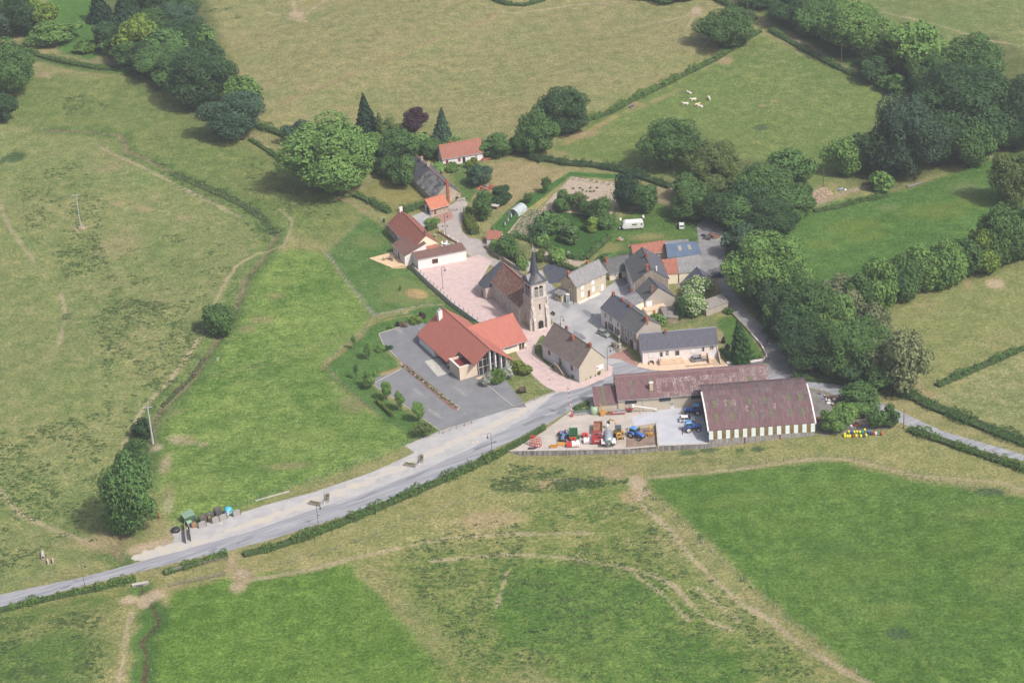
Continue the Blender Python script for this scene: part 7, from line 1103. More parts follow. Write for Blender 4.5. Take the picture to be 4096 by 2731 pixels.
for lab,a,b,acc in (('brown recycling bin with a green side beside the large container',(893,880),(960,855),GRNP),('brown recycling bin with a yellow edge',(985,850),(1060,815),paint_('bin_yellow',(226,210,60))),('brown recycling bin with a blue edge next to the globe',(1075,790),(1145,765),NB)):
    p,r_=at('H',a,b); o=thing('recycling_bin',lab,'bin',p,r_); MB().box((0,0,.05),(1.75,1.5,1.75)).build('body',BBN,o,bevel=.06); MB().box((-.05,-.05,1.75),(1.8,1.55,1.88)).build('lid',BBN,o,bevel=.04); MB().lathe([(.14,1.88),(.14,1.98)],(.9,.75,0),8).build('lifting_ring',SILV,o); MB().box((-.03,.2,1.2),(-.0,1.3,1.6)).build('slot_panel',acc,o); MB().box((.15,-.03,1.25),(.55,0,1.55)).build('opening',acc,o)
for lab,a,b,mb_,ml_ in (('grey wheeled bin with pale green lid',(742,905),(790,890),paint_('bin_grey',(160,166,170),.7,.6,0,0),paint_('bin_lid_green',(150,196,160),.7,.6,0,0)),('orange-brown wheeled bin with brown lid',(793,920),(850,903),paint_('bin_orange',(196,146,82),.7,.6,0,0),paint_('bin_lid_brown',(140,106,86),.7,.6,0,0))):
    p,r_=at('H',a,b); o=thing('wheeled_bin',lab,'bin',p,r_); MB().add([(.08,.08,.15),(1.02,.08,.15),(1.02,.92,.15),(.08,.92,.15),(0,0,1.1),(1.1,0,1.1),(1.1,1.0,1.1),(0,1.0,1.1)],[(3,2,1,0),(4,5,6,7),(0,1,5,4),(1,2,6,5),(2,3,7,6),(3,0,4,7)]).build('body',mb_,o); MB().ext([(-.05,-.08,1.1),(-.05,1.06,1.1),(-.05,.8,1.35),(-.05,.1,1.3)],(1.2,0,0)).build('lid',ml_,o)
    for x in (.15,.95): MB().lathe([(.1,-.04),(.1,.04)],(x,.15,.1),8,'X').build('castor',TYR,o)
p=g('H',1220,752); o=thing('bottle_bank','light blue globe-shaped bottle bank with white band','container',p); CYA=paint_('igloo_blue',(84,186,214),.75,.5,0,.1); MB().lathe([(.55,.05),(.95,.4),(1.12,.95)],(0,0,0),18).build('lower_shell',CYA,o,True); MB().lathe([(1.14,.95),(1.14,1.1)],(0,0,0),18).build('white_band',WHTP,o); MB().lathe([(1.12,1.1),(1.0,1.6),(.7,1.95),(.3,2.1),(.05,2.12)],(0,0,0),18).build('dome',CYA,o,True)
for z in (.62,1.42): MB().lathe([(.12,0),(.26,.0),(.26,.03),(.12,.03)],(0,-1.13 if z<1 else -1.1,z),14,'Y').build('white_ring',WHTP,o)
MB().lathe([(.14,0),(.14,.05)],(-.75,-.75,1.45),8,'Y').build('bottle_hole',BLKP,o)
p=g('H',598,955); o=thing('dark_container','low black rounded bin at the edge of the gravel','bin',p); MB().lathe([(.95,.05),(1.1,.4),(1.05,.8),(.7,1.05),(.1,1.1)],(0,0,0),12).build('body',BLKP,o,True); MB().cbox((.2,-1.3,.06),(1.6,.7,.12)).build('slab',COP,o)
p=g('H',755,945); o=thing('litter_post','short dark litter post beside the edge-on screens','bin',p); MB().box((-.15,-.15,0),(.15,.15,1.0)).build('body',DKPOST,o); MB().box((-.2,-.2,1.0),(.2,.2,1.08)).build('lid',BLKP,o)
def planter(label,t,a,b):
    A=P(t,*a); B=P(t,*b); L_=(B-A).length; o=thing('planter',label,'planter',(A.x,A.y,.02),math.atan2((B-A).y,(B-A).x)); w_=1.1
    for z in (.02,.22,.42):
        MB().box((0,0,z),(L_,.08,z+.18)).build('plank',GRY_W,o); MB().box((0,w_-.08,z),(L_,w_,z+.18)).build('plank',GRY_W,o); MB().box((0,.08,z),(.08,w_-.08,z+.18)).build('plank',GRY_W,o); MB().box((L_-.08,.08,z),(L_,w_-.08,z+.18)).build('plank',GRY_W,o)
    MB().box((.08,.08,.1),(L_-.08,w_-.08,.52)).build('earth',mat('planter_earth',S3(150,124,98),S3(120,98,78),2,.95,bump=.05),o); 
    for k in range(4): MB().ball((L_*(.2+.18*k),w_*.5,.58),(.28,.22,.16),7,4).build('seedling',LF['mid'],o)
planter('plank planter left of the left pale post','I',(98,1372),(235,1400)); planter('plank planter right of the left pale post','I',(345,1348),(350,1262)); planter('plank planter left of the right pale post','I',(1222,920),(1355,942)); planter('plank planter right of the right pale post','I',(1450,885),(1455,805)); planter('fifth plank planter, behind the street lamp near the bins','H',(2160,640),(2290,668)) if 0 else None
A=P('H',1535,605); B=P('H',1930,492); o=thing('guard_rail','white crash-barrier beam lying along the meadow fence','barrier',(A.x,A.y,0),math.atan2((B-A).y,(B-A).x)); L_=(B-A).length; MB().ext([(0,-.1,.1),(0,.1,.15),(0,.05,.3),(0,.12,.45),(0,-.1,.5)],(L_,0,0)).build('beam',COP,o)
for k in range(6): MB().box((k*L_/6+.3,.1,0),(k*L_/6+.42,.25,.5)).build('bracket',GUT,o)
p,r_=at('B',(782,912),(840,908)); o=thing('phone_box','white-framed glass telephone box beside the beige house','phone box',p,r_)
for x in (0,.9):
    for y in (0,.9): MB().box((x-.05,y-.05,0),(x+.05,y+.05,2.3)).build('post',WHTP,o)
MB().box((-.1,-.1,2.3),(1.0,1.0,2.5)).build('roof',WHTP,o,bevel=.04)
PGL=mat('pale_glass',S3(176,196,206,.6),S3(160,180,190,.6),1,.15)
for a_ in (((.05,-.02,.15),(.85,.0,2.2)),((.05,.9,.15),(.85,.92,2.2)),((-.02,.05,.15),(.0,.85,2.2)),((.9,.05,.15),(.92,.85,2.2))): MB().box(*a_).build('pane',PGL,o)
MB().box((.3,-.04,1.4),(.6,-.02,1.7)).build('phone_sign',WFR,o)
p=g('B',1405,1465); o=thing('wayside_cross','stone wayside cross on stepped base in the square','cross',p,.6); MB().box((-1.3,-1.3,0),(1.3,1.3,.25)).build('step',RUBD,o); MB().box((-.9,-.9,.25),(.9,.9,.5)).build('step',RUBD,o); MB().box((-.4,-.4,.5),(.4,.4,1.7)).build('pedestal',STW,o); MB().box((-.5,-.5,1.7),(.5,.5,1.85)).build('cornice',STW,o); MB().tube([(0,0,1.85),(0,0,4.6)],.11,8).build('shaft',STW,o); MB().box((-.4,-.08,4.0),(.4,.08,4.18)).build('cross_arm',STW,o)
p,r_=at('B',(1330,1440),(1365,1430)); o=thing('flower_trough','brown wooden flower trough beside the wayside cross','planter',p,r_); MB().add([(0,0,0),(1.0,0,0),(1.0,.9,0),(0,.9,0),(-.1,-.1,.9),(1.1,-.1,.9),(1.1,1.0,.9),(-.1,1.0,.9)],[(3,2,1,0),(4,5,6,7),(0,1,5,4),(1,2,6,5),(2,3,7,6),(3,0,4,7)]).build('box',mat('trough_brown',S3(150,124,106),S3(130,106,90),2,.9),o); MB().ball((.5,.45,.95),(.45,.4,.2),8,5).build('flowers',LF['olive'],o)
p,r_=at('B',(595,1045),(625,1065)); o=thing('bench','small dark bench right of the church tower','bench',p,r_); MB().box((0,0,.4),(1.6,.45,.47)).build('seat',DKPOST,o); MB().box((0,.45,.45),(1.6,.5,.9)).build('backrest',DKPOST,o)
for x in (.15,1.4): MB().box((x,.05,0),(x+.08,.42,.4)).build('leg',DKPOST,o)
p=P('D',1760,470); o=thing('ladder','wooden ladder leaning on the church nave wall','ladder',(p.x,p.y,0),ch.o.rotation_euler.z)
for x in (0,.45): MB().tube([(x,-1.0,0),(x,.6,4.6)],.05,5).build('stile',WDP,o)
for k in range(11): f=(k+.7)/11.5; MB().tube([(0,-1+1.6*f,4.6*f),(.45,-1+1.6*f,4.6*f)],.03,4).build('rung',WDP,o)
# cypress pots by the notice board and the boards themselves
tr([(1336,868,876,6,'cypress','mid','clipped shrub at the gable foot nearest the stair',.0),(1345,861,873,5,'cypress','mid','second small cypress along the gable foot',.0),(1356,856,869,5,'cypress','mid','third small cypress along the gable foot',.0),(1366,853,865,6,'cypress','mid','fourth small cypress along the gable foot',.0),(1374,849,862,9,'bush','mid','rounded shrub beside the notice board',.0)],'small shrubs along the gable',cat='bush')
# cart on the speckled grass
p,r_=at('D',(1735,1230),(1728,1150)); o=thing('farm_cart','old dark wooden farm cart on the speckled grass','cart',p,r_); WDK=mat('cart_wood',S3(110,92,84),S3(90,74,68),2,.9)
for k in range(6): MB().box((-1.2,-.75+k*.25,.95),(1.2,-.53+k*.25,1.02)).build('floor_plank',WDK,o)
for s_ in (-1,1):
    for z in (1.05,1.28): MB().box((-1.2,s_*.78-.03,z),(1.2,s_*.78+.03,z+.2)).build('side_plank',WDK,o)
    wh=MB().lathe([(.62,-.05),(.72,-.05),(.72,.05),(.62,.05)],(-.1,s_*.95,.72),16,'Y').build('wheel',WDK,o)
    for k in range(8): an_=k*PI/4; MB().tube([(-.1,s_*.95,.72),(-.1+.64*math.cos(an_),s_*.95,.72+.64*math.sin(an_))],.04,4).build('spoke',WDK,wh)
    MB().tube([(1.2,s_*.4,.95),(2.6,s_*.35,.45)],.05,5).build('shaft',WDK,o)
# ============================================================ GARDENS: caravan, polytunnel, furniture, rows
A=P('E',1735,950); B=P('E',1985,932); L_=(B-A).length; o=thing('caravan','white touring caravan parked on the garden lawn','caravan',(A.x,A.y,.02),math.atan2((B-A).y,(B-A).x))
pr_=[(.35,.45),(L_-.15,.45),(L_,.9),(L_-.1,2.3),(L_-.45,2.6),(.9,2.6),(.35,2.2),(0,1.4),(.05,.8)]; MB().ext([(x,0,z) for x,z in pr_],(0,2.2,0)).build('body',WHTP,o,bevel=.1)
MB().box((L_*.45,-.03,1.5),(L_*.68,0,2.0)).build('side_window',mat('tinted_window',S3(140,134,110),S3(110,106,90),1,.2),o); MB().box((L_*.86,-.03,1.45),(L_*.94,0,2.0)).build('rear_window',CGL,o); MB().ext([(.1,.3,1.5),(.1,1.9,1.5),(.42,1.9,2.15),(.42,.3,2.15)],(-.05,0,.02)).build('front_window',CGL,o); MB().box((L_*.5,.9,2.6),(L_*.5+.6,1.4,2.68)).build('roof_vent',WFR,o); MB().box((.3,-.015,.9),(L_-.2,0,.98)).build('trim_stripe',SILV,o)
for s_ in (.15,2.05): wheel(o,L_*.55,s_,.3,.2)
MB().tube([(.2,1.1,.5),(-1.1,1.1,.45)],.07,6).build('drawbar',STEEL,o); MB().cbox((-.7,1.1,.55),(.5,.9,.4)).build('gas_locker',SILV,o)
def tunnel():
    A=P('A',1860,1052); B=P('A',1982,1080); rz=math.atan2((B-A).y,(B-A).x); W=(B-A).length; L_=5.2; o=thing('polytunnel','small translucent polytunnel greenhouse on the garden lawn','greenhouse',(A.x,A.y,0),rz)
    PT=mat('polythene',S3(196,204,204,.75),S3(176,186,186,.72),.6,.35); arc=[(W/2-W/2*math.cos(k*PI/8),.0,2.1*math.sin(k*PI/8)**.8) for k in range(9)]; m_=MB()
    m_.add([(x,y,z) for y in (0,L_) for x,_,z in arc],[(i,i+1,10+i,9+i) for i in range(8)]).add([(x,L_,z) for x,_,z in arc],[tuple(range(9))]); m_.build('film',PT,o)
    for y in (0,1.3,2.6,3.9,L_): MB().tube([(x,y,z+.02) for x,_,z in arc],.04,5).build('hoop',SILV,o)
    MB().add([(x,0.02,z) for x,_,z in arc[:4]]+[(W*.35,.02,0)],[(0,1,2,3,4)]).build('end_panel',PT,o); MB().add([(x,0.02,z) for x,_,z in arc[5:]]+[(W*.65,.02,0)],[(4,0,1,2,3)]).build('end_panel',PT,o); MB().box((W*.36,.03,0),(W*.64,.06,1.7)).build('doorway',mat('tunnel_inside',S3(120,128,112),S3(96,104,90),1,.9),o)
tunnel()
def tableset(name,label,t,x,y,m,seats,rr=.7,bench=False):
    p=g(t,x,y,.0 if t!='W' or x>1500 else .09); o=thing(name,label,'table',p,.4); MB().lathe([(rr,.7),(rr,.75)],(0,0,0),12).build('table_top',m,o); MB().tube([(0,0,0),(0,0,.7)],.08,6).build('pedestal',m,o); return p
def chair(label,p,dx,dy,m,rz):
    o=thing('garden_chair',label,'chair',(p.x+dx,p.y+dy,p.z),rz); MB().box((-.26,-.26,.4),(.26,.26,.46)).build('seat',m,o); MB().ext([(-.26,.24,.42),(.26,.24,.42),(.24,.34,1.0),(-.24,.34,1.0)],(0,.04,0)).build('backrest',m,o)
    for a_ in (-.22,.22):
        for b_ in (-.22,.22): MB().box((a_-.03,b_-.03,0),(a_+.03,b_+.03,.4)).build('leg',m,o)
TEAK=mat('weathered_teak',S3(156,132,116),S3(132,110,96),2,.9)
p=tableset('garden_table','weathered wooden table on the sandstone terrace','W',1240,935,TEAK,4,.8)
for dx,dy,rz,lb in ((-1.2,.2,1.5,'wooden chair left of the terrace table'),(1.2,.3,-1.6,'wooden chair right of the terrace table'),(-.3,1.2,0,'wooden chair behind the terrace table'),(.3,-1.2,3.1,'wooden chair in front of the terrace table'),(-2.2,-.2,1.2,'wooden chair standing apart from the terrace table')): chair(lb,p,dx,dy,TEAK,rz)
sheet('slab_patio','W',[(2005,705),(2110,690),(2170,720),(2065,755)],mat('white_slab',S3(232,226,214,.8),S3(216,208,196,.78),1,.9),.03,0)
p=tableset('garden_table','white plastic table on a slab patio by the farmhouse','W',2090,715,WFR,3,.6)
for dx,dy,rz,lb in ((-.9,.6,.5,'white chair behind left of the patio table'),(.3,1.0,0,'white chair behind the patio table'),(1.0,.2,-1.4,'white chair right of the patio table')): chair(lb,p,dx,dy,WFR,rz)
p=g('E',1713,835); chair('white garden chair draped with a blue cloth left of the caravan',p,0,0,WFR,0); p=g('E',1983,805); chair('white garden chair right behind the caravan',p,0,0,WFR,.4)
GBL=mat('sawn_timber',S3(214,190,156),S3(190,164,132),2,.9)
p=g('E',1850,1128); o=thing('timber_planks','pair of pale planks lying crossed on the caravan lawn','planks',p); MB().obox((0,0,.08),(2.6,.3,.1),.1).build('plank',GBL,o); MB().obox((-.5,.1,.2),(2.2,.3,.1),-.9).build('plank',WDP,o)
p=g('E',1705,1060); o=thing('tile_stack','untidy stack of orange roof tiles on the caravan lawn','tiles',p)
for k in range(7): MB().obox((rnd.uniform(-.7,.7),rnd.uniform(-.5,.5),.08+.09*k),(1.3,.4,.1),rnd.random()*1.2+.4).build('tile',(TERR,COP)[k%2],o)
# washing line
A=g('A',1822,1210); B=g('A',1905,1105); o=thing('washing_line','washing line with dark and light clothes on the lawn','washing line',A,math.atan2((B-A).y,(B-A).x)); L_=(B-A).length
for x in (-.3,L_+.3): MB().tube([(x,0,0),(x,0,1.9)],.05,5).build('post',DKPOST,o)
MB().tube([(-.3,0,1.8),(L_+.3,0,1.8)],.012,4).build('line',WIRE,o)
for k in range(9): x=.2+k*L_/9; MB().ext([(x,0,.7+.3*rnd.random()),(x+.5,0,.75+.2*rnd.random()),(x+.48,.0,1.78),(x,0,1.78)],(0,.03,0)).build('garment',(WFR,BLKP,paint_('cloth_blue',(86,100,150),.7,.9,0,0),BLKP)[k%4],o)
# crop rows: each plant row is a long low strip of leaves
def rows(label,t,a0,a1,b0,b1,n,ml,pw=.35,ph=.3,dens=9,name='crop_row',group=None,skip=0.):
    for k in range(n):
        f=k/(n-1); A=P(t,a0[0]+(a1[0]-a0[0])*f,a0[1]+(a1[1]-a0[1])*f); B=P(t,b0[0]+(b1[0]-b0[0])*f,b0[1]+(b1[1]-b0[1])*f); rs=np.random.RandomState(k+n); L_=(B-A).length; m=int(L_*dens); u=rs.rand(m)
        if skip: u=u[np.sin(u*L_*3.1)>-1+skip]
        m=len(u); c=np.array(A)[None]+u[:,None]*np.array(B-A)[None]+rs.normal(size=(m,3))*np.array([pw*.4,pw*.4,0]); c[:,2]=.06+ph*rs.rand(m); c-=np.array(A)[None]
        V,F=quads(c,np.tile(np.array([0,0,1.]),(m,1)),.26,rs); o=link(name,rawmesh(name,V,F4=F,m=LF[ml])); o.location=A; tag(o,ORD[k]+' '+label,'crop',group)
rows('leafy potato row from the left, below the polytunnel','E',(632,705),(890,715),(420,985),(700,1000),11,'mid',name='crop_row',group='potato rows'); rows('thin seedling row from the left on the right side of the plot','E',(1470,540),(1640,440),(1440,640),(1620,690),5,'light',.2,.12,5,group='seedling rows',skip=.5); rows('pale seedling row from the top edge of the vegetable plot','E',(1150,318),(1130,350),(1660,395),(1670,425),3,'pale',.2,.12,7,group='top seedling rows',skip=.5)
for k_,(x,y) in enumerate(sorted(((1238,452),(1265,475),(1357,450),(1355,492),(1400,488),(1435,448),(1155,458),(1315,490),(1330,565),(1300,545)))): 
    s_=src('E',x,y); tree(s_[0]/1.7415,s_[1]/1.7415-2.5,s_[1]/1.7415+1.5,5,'bush','mid',ORD[k_]+' low leafy plant from the left on the bare vegetable plot',.0,'vegetable','plants on the vegetable plot','plant')
# yellow hose on the grass
o=thing('garden_hose','yellow hose lying loosely along the grass strip','hose',g('E',560,760)); q0=o.location.copy(); MB().tube([g('E',x,y,.05)-q0 for x,y in ((550,765),(620,700),(700,650),(780,590),(875,545))],.05,5).tube([g('E',x,y,.05)-q0 for x,y in ((715,695),(740,650),(800,610),(850,570))],.05,5).build('tube',paint_('hose_yellow',(226,214,90),.75,.7,0,0),o)
p,r_=at('A',(1655,985),(1750,1000)); o=thing('garden_hutch','small brick hutch with white roof slab beside the garden tree','shed',p,r_); MB().box((0,0,0),(2.2,1.4,1.0)).build('wall',BRKD,o); MB().box((-.2,-.2,1.0),(2.4,1.6,1.12)).build('slab',COP,o); MB().box((1.2,-.03,.1),(1.9,0,.8)).build('opening',DRK,o)
def heap(name,label,cat,t,x,y,n,mats,sp,sz,pile=.5):
    p=g(t,x,y); o=thing(name,label,cat,p); rr=random.Random(int(x*3+y))
    for k in range(n):
        a_=rr.random()*6.28; d=rr.random()**.6*sp; MB().obox((math.cos(a_)*d,math.sin(a_)*d*.7,rr.random()*pile*(1-d/sp)+.1),(sz*rr.uniform(.4,1.6),sz*rr.uniform(.3,.9),sz*rr.uniform(.15,.6)),rr.random()*3,rr.uniform(-.4,.4),rr.uniform(-.4,.4)).build('piece',rr.choice(mats),o)
    return o
heap('rubble_heap','heap of pale stones beside the derelict cottage gable','stones','A',1310,885,22,[STW,RUB,COP],1.6,.6); heap('rubble_heap','tumble of stones and flowers right of the orange-roofed garage','stones','A',1215,1000,18,[STW,RUB,RUBD],1.4,.5); heap('ruined_shed','collapsed red-tiled shed of broken beams and tiles','ruin','A',1610,745,30,[TRO,TERR,WDP,TRO],2.6,1.2,1.4); heap('tile_heap','small collapsed red-tiled roof beside the white cottage','ruin','A',1610,415,10,[TRO,TERR],1.3,1.2,.7)
heap('scrap_heap','heap of rusty scrap metal along the road behind the hangar','scrap','G',1890,600,34,[RUST,STEEL,SILV,BRKD,BLKP,WHTP],3.2,1.0,1.0); heap('scrap_heap','crate and blue scrap at the corner of the scrap yard','scrap','G',1780,555,8,[GBL,NB,SILV,BLKP],1.2,.8,.6); heap('scrap_heap','rusty scrap leaning on the right end of the hangar','scrap','G',1660,820,16,[RUST,STEEL,BRKD],1.1,.9,.9); heap('scrap_heap','dark scrap heap under the trees at the top of the lane','scrap','X',1635,545,24,[RUST,STEEL,BLKP,BRKD],3.0,1.1,1.0); heap('debris_heap','white flowers and rubble beside the churchyard wall','stones','E',1090,1215,5,[COP],.9,.7,.1)
# woodpile
A=P('O',655,435); B=P('O',830,360); o=thing('woodpile','long stacked woodpile of split logs beside the meadow track','woodpile',(A.x,A.y,0),math.atan2((B-A).y,(B-A).x)); L_=(B-A).length; LOGM=[mat('log_end',S3(216,192,158),S3(186,160,128),3,.9),mat('log_grey',S3(176,164,148),S3(150,138,124),3,.9)]; lm=[MB().lathe([(.2,0),(.19,1.5)],(0,0,0),7,'Y').mesh('log',m) for m in LOGM]
for rr_ in range(7):
    n_=int(L_/.42)-rr_//2
    for k in range(n_):
        if rr_*n_+k>290: break
        ob=link('log',lm[rnd.random()<.45],o); ob.location=(.2+k*.42+.2*(rr_%2),-.1+rnd.uniform(-.15,.15)+.25*rr_,.2+rr_*.33); s_=rnd.uniform(.8,1.15); ob.scale=(s_,1,s_); ob.rotation_euler=(0,0,rnd.uniform(-.1,.1))
heap('debris_heap','black sheet, boards and a white bag beside the woodpile','rubbish','O',900,320,9,[BLKP,SILV,WHTP,WDP],1.8,1.0,.5)
A=g('O',1415,303,.3); B=g('O',1535,268,.3); o=thing('felled_log','long pale felled trunk lying at the meadow edge','log',A,math.atan2((B-A).y,(B-A).x)); MB().tube([(0,0,0),((B-A).length,0,0)],.4,9,r1=.3).build('trunk',BARKG,o); MB().tube([((B-A).length*.6,0,.2),((B-A).length*.8,.5,.5)],.12,5).build('branch_stub',BARKG,o)
# barrels
BC=dict(y=paint_('barrel_yellow',(234,226,60),.78,.5,0,.1),b=paint_('barrel_blue',(56,86,190),.72,.5,0,.1),t=paint_('barrel_teal',(70,166,150),.72,.5,0,.1),r=paint_('barrel_red',(178,66,56),.72,.6,0,0),w=WHTP,n=paint_('barrel_navy',(60,64,130),.7,.5,0,0),g=paint_('barrel_green',(60,140,90),.7,.5,0,0))
def barrel(label,x,y,c,z=0.,lying=False,band=None):
    p=g('Q',x,y,z); o=thing('barrel',label,'barrel',p,rnd.random()*.4-.2,'coloured barrels by the scrap yard')
    pf=[(.26,.0),(.3,.04),(.3,.28),(.32,.3),(.3,.33),(.3,.58),(.32,.6),(.3,.63),(.3,.86),(.27,.9)]
    if lying: MB().lathe([(r,zz-.45) for r,zz in pf],(0,0,.31),12,'Y').build('drum',BC[c],o,True)
    else:
        MB().lathe(pf,(0,0,0),12).build('drum',BC[c],o,True)
        if band: MB().lathe([(.325,.35),(.325,.56)],(0,0,0),12).build('band',BC[band],o)
for a_ in (('yellow barrel with green band at the left end of the barrel line',918,885,'y',0,False,'t'),('yellow barrel lying first from the left in the front row',918,895,'y',0,True),('yellow barrel lying second from the left in the front row',939,895,'y',0,True),('yellow barrel lying third from the left in the front row',958,894,'y',0,True),('upright yellow barrel with green band behind the lying yellow ones',949,868,'y',0,False,'g'),('upright blue barrel first from the left',972,870,'b'),('yellow barrel with green band right of the first blue one',993,870,'y',0,False,'g'),('red barrel lying below the yellow and blue ones',985,893,'r',0,True),('yellow barrel in the middle of the line with green lid band',1015,868,'y',0,False,'g'),('yellow barrel lying in the middle of the line',1008,890,'y',0,True),('yellow barrel with green band left of the teal one',1038,870,'y',0,False,'g'),('teal barrel in the back row',1059,868,'t'),('tallest yellow barrel with green band beside the teal one',1077,862,'y',.35,False,'g'),('yellow barrel lying near the middle right',1048,893,'y',0,True),('navy barrel lying right of the yellow lying one',1068,892,'n',0,True),('bright yellow barrel lying next to the big blue barrels',1088,885,'y',0,True),('big blue barrel, larger of the two at the right',1103,870,'b'),('navy blue barrel right of the big blue one',1125,878,'n'),('dark red barrel right of the navy one',1145,878,'r'),('white barrel between the red and green-and-white ones',1166,878,'w'),('white-topped green barrel near the right end',1188,876,'g',0,False,'w'),('rust-red barrel at the right end of the barrel line',1208,880,'r')): barrel(*a_)
p=g('Q',1040,790); o=thing('pallet_crate','tilted slatted wooden pallet crate in the scrap yard','pallet',p,.5)
for k in range(5): MB().obox((-.6+k*.3,0,.6),(.16,1.4,.06),0,0,.7).build('slat',GBL,o)
for y in (-.6,0,.6): MB().obox((0,y*.77,.55+y*.64),(1.4,.12,.1),0,0,.7).build('bearer',GBL,o)
heap('red_machine','small red and white implement beside the pallet crate','machine','Q',985,808,8,[REDP,WHTP,REDD],.9,.6,.5)
p=g('Q',770,710); o=thing('workbench','rusty iron bench with a white top board beside the hangar','bench',p); MB().box((-.9,-.5,.75),(.9,.1,.85)).build('top_board',COP,o); MB().box((-.9,-.5,.1),(.9,.4,.7)).build('cabinet',RUST,o)
# small things round the fields
p,r_=at('T',(345,575),(340,530)); o=thing('concrete_trough','pale concrete pipe trough lying in the left pasture','trough',p,r_); MB().lathe([(.45,0),(.45,2.4)],(0,0,.42),10,'X').build('pipe',COP,o); MB().lathe([(.3,-.02),(.3,.01)],(0,0,.42),10,'X').build('opening',DRK,o)
p=g('T',405,605); o=thing('broken_trough','broken pair of concrete trough halves in the left pasture','trough',p); MB().obox((-.6,0,.35),(.35,1.6,.7),.3).build('half',COP,o); MB().obox((.6,.2,.35),(.35,1.6,.7),.25).build('half',COP,o)
p,r_=at('T',(1070,795),(1175,775)); o=thing('culvert','concrete culvert headwall with dark square opening under the road','culvert',p-Vector((0,0,.9)),r_,scale=.8); MB().box((-.4,0,-.3),(1.3,.5,1.5)).build('headwall',CON,o); MB().box((2.8,0,-.3),(4.3,.5,1.5)).build('headwall',CON,o); MB().box((1.3,0,1.0),(2.8,.5,1.5)).build('lintel',CON,o); MB().box((1.3,.4,-.3),(2.8,.45,1.0)).build('opening',DRK,o); MB().box((-.5,-.1,1.5),(4.4,.9,1.62)).build('coping',COP,o)
p=g('M',1055,862); o=thing('cattle_trough','small round stone cattle trough beside the long hedge','trough',p); MB().lathe([(.8,0),(.9,.7),(.75,.7),(.7,.3)],(0,0,0),14).build('basin',CON,o); MB().lathe([(.7,.5),(.02,.52)],(0,0,0),14).build('water',CGL,o)
for lab,t,x,y in (('tilted white marker post nearest the stream bend','S',935,690),('white marker post beside the tilted one','S',948,688)):
    p=g(t,x,y); o=thing('marker_post',lab,'post',p); MB().tube([(0,0,-.1),(rnd.uniform(-.3,.3),0,1.1)],.06,5).build('post',WFR,o)
p=g('Q',655,385); o=thing('road_sign','small red-rimmed road sign at the lane junction','sign',p); MB().tube([(0,0,0),(0,0,1.9)],.05,5).build('post',WHP,o); MB().box((-.4,-.05,1.5),(.4,0,2.1)).build('plate',WHTP,o); MB().box((-.4,-.06,1.5),(.4,-.05,1.6)).build('red_edge',REDP,o)
for lab,x in (('pale gate post left of two at the scrap yard entrance',730),('pale gate post right of two at the scrap yard entrance',740)):
    p=g('Q',x,556); o=thing('gate_post',lab,'post',p); MB().box((-.12,-.12,-.1),(.12,.12,1.4)).build('post',WHP,o); MB().box((-.15,-.15,1.4),(.15,.15,1.46)).build('cap',COP,o)
p=g('A',1262,530); o=thing('garden_bench','small white bench on the cottage lawn','bench',p,.2); MB().box((-.8,-.25,.4),(.8,.25,.47)).build('seat',WFR,o); MB().box((-.8,.25,.45),(.8,.3,.9)).build('backrest',WFR,o)
for x in (-.7,.62): MB().box((x,-.2,0),(x+.08,.2,.4)).build('leg',WFR,o)
p=g('W',1935,580); o=thing('garden_urn','pale stone urn on the farmhouse garden lawn','urn',p); MB().lathe([(.25,0),(.12,.3),(.15,.4),(.5,.75),(.45,.78),(.3,.6)],(0,0,0),12).build('bowl',STW,o)
p=g('A',400,1140); o=thing('rubbish_bin','dark bins beside the mesh fence behind the farmhouse','bin',p); MB().box((-.3,-.3,0),(.3,.3,1.0)).build('body',BLKP,o); MB().box((-.33,-.33,1.0),(.33,.33,1.08)).build('lid',GPN,o)
# ============================================================ COWS AND HORSE
def skin(name,m,verts,edges,rad,parent,sub=2):
    me=bpy.data.meshes.new(name); me.from_pydata(verts,edges,[]); ob=bpy.data.objects.new(name,me); COL.objects.link(ob); ob.parent=parent; md=ob.modifiers.new('skin','SKIN'); 
    for i,r in enumerate(rad): me.skin_vertices[0].data[i].radius=r if isinstance(r,tuple) else (r,r)
    me.skin_vertices[0].data[0].use_root=True; s_=ob.modifiers.new('sub','SUBSURF'); s_.levels=sub; s_.render_levels=sub; me.materials.append(m); return ob
COWM=mat('cow_cream',S3(232,220,206,.85),S3(216,200,184,.82),1.5,.9); COWT=mat('cow_tan',S3(226,200,160,.8),S3(206,180,142,.78),1.5,.9); HRS=mat('horse_bay',S3(150,90,60),S3(120,70,46),1.5,.7); DKH=mat('dark_hair',(.02,.016,.014),(.03,.025,.02),3,.8)
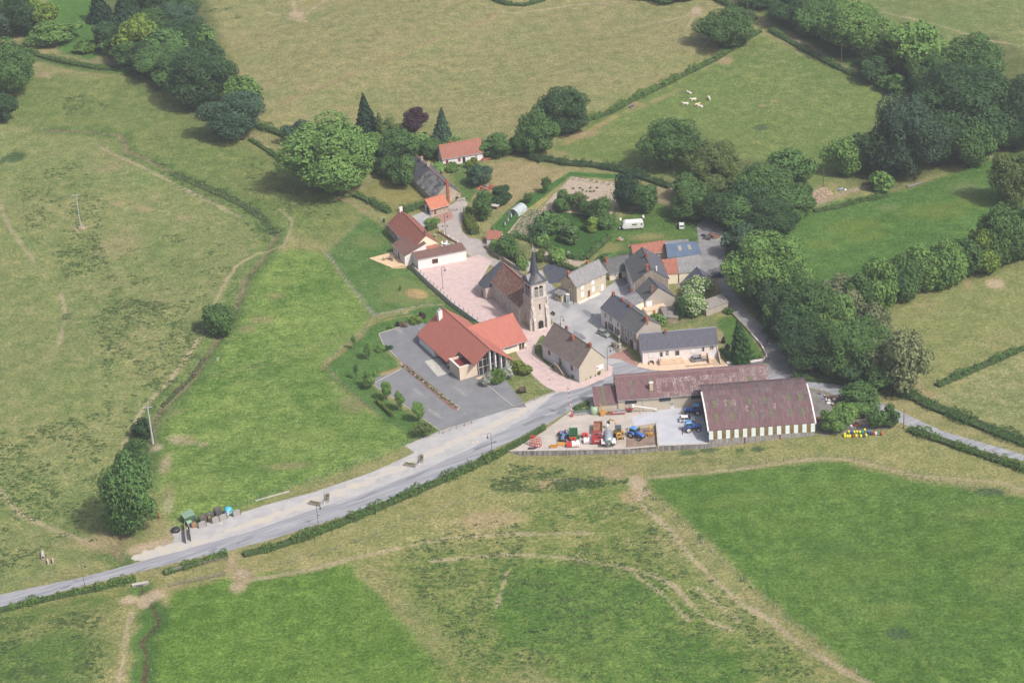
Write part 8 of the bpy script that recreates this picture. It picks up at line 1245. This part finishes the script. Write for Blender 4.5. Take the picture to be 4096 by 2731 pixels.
def beast(label,t,x,y,rz,m,lying=False,graze=False,name='cow',cat='cow',mane=False,sc_=1.):
    p=g(t,x,y); o=thing(name,label,cat,p,rz,scale=sc_*.88); z0=.55 if lying else 1.05
    v=[(-.1,0,z0),(-.75,0,z0+.05),(-1.0,0,z0+.1),(.6,0,z0),(.85,0,z0+.1)]; e=[(0,1),(1,2),(0,3),(3,4)]; r=[.43,.42,.25,.38,.28]
    hd=[(1.2,0,z0+.35),(1.5,0,z0+.38),(1.75,0,z0+.2)] if not graze else [(1.2,0,z0-.2),(1.45,0,z0-.6),(1.5,0,z0-.85)]
    if mane: hd=[(1.15,0,z0+.5),(1.35,0,z0+.85),(1.7,0,z0+.7)]
    b=len(v); v+=hd; e+=[(4,b),(b,b+1),(b+1,b+2)]; r+=[.21,.17,.12]
    for sx,ax in ((-.8,1),(.55,3)):
        for s_ in (-1,1):
            b=len(v)
            if lying: v+=[(sx+.1,s_*.35,.35),(sx+.5,s_*.5,.15),(sx+.1,s_*.55,.1)]
            elif sx<0: v+=[(sx+.05,s_*.2,z0-.3),(sx-.15,s_*.22,z0-.62),(sx-.05,s_*.22,.05)]
            else: v+=[(sx,s_*.2,z0-.3),(sx+.05,s_*.2,z0-.6),(sx,s_*.2,.05)]
            e+=[(ax,b),(b,b+1),(b+1,b+2)]; r+=[.17,.1,.07]
    bd=skin('body',m,v,e,r,o); 
    for s_ in (-1,1): MB().ball((hd[1][0]-.05,s_*.22,hd[1][2]+.1),(.06,.13,.06),6,4).build('ear',m,bd)
    MB().tube([(-1.1,0,z0+.2),(-1.22,0,z0-.1),(-1.2,0,max(.15,z0-.6))],[.04,.03,.05],5).build('tail',DKH if mane else m,bd)
    if mane: MB().ext([(.85,-.03,z0+.35),(1.3,-.03,z0+1.0),(1.15,-.03,z0+1.0),(.75,-.03,z0+.5)],(0,.06,0)).build('mane',DKH,bd)
    else:
        for s_ in (-1,1): MB().tube([(hd[1][0],s_*.1,hd[1][2]+.14),(hd[1][0]+.03,s_*.24,hd[1][2]+.22)],.03,5,r1=.01).build('horn',COP,bd)
beast('white cow lying highest of the group in the pasture','M',1515,752,2.2,COWM,True); beast('white cow lying in the middle of the group','M',1550,803,3.3,COWM,True); beast('white cow grazing alone at the right of the group','M',1670,800,-1.3,COWM,False,True); beast('cream cow lying leftmost of the group','M',1487,838,2.9,COWM,True); beast('tan-tinted cow lying beside the lowest white cow','M',1575,845,.2,COWT,True); beast('white cow lying lowest of the group in the pasture','M',1604,860,2.6,COWM,True)
beast('brown horse standing half hidden behind the big streamside tree','H',388,790,1.9,HRS,False,False,'horse','horse',True,1.05)
# notice boards at the white house gable (as free-standing items beside it)
# ============================================================ summer haze: one closed box of air round everything
hm=bpy.data.materials.new('haze'); hm.use_nodes=True; t_=hm.node_tree
for n in list(t_.nodes):
    if n.type!='OUTPUT_MATERIAL': t_.nodes.remove(n)
pv=t_.nodes.new('ShaderNodeVolumePrincipled'); pv.inputs['Color'].default_value=(.93,.96,1,1); pv.inputs['Density'].default_value=.00015; pv.inputs['Anisotropy'].default_value=.2
t_.links.new(pv.outputs[0],[n for n in t_.nodes if n.type=='OUTPUT_MATERIAL'][0].inputs['Volume'])
tag(MB().box((-4200,-1500,-4),(4200,6000,330)).build('haze',hm),kind='stuff')
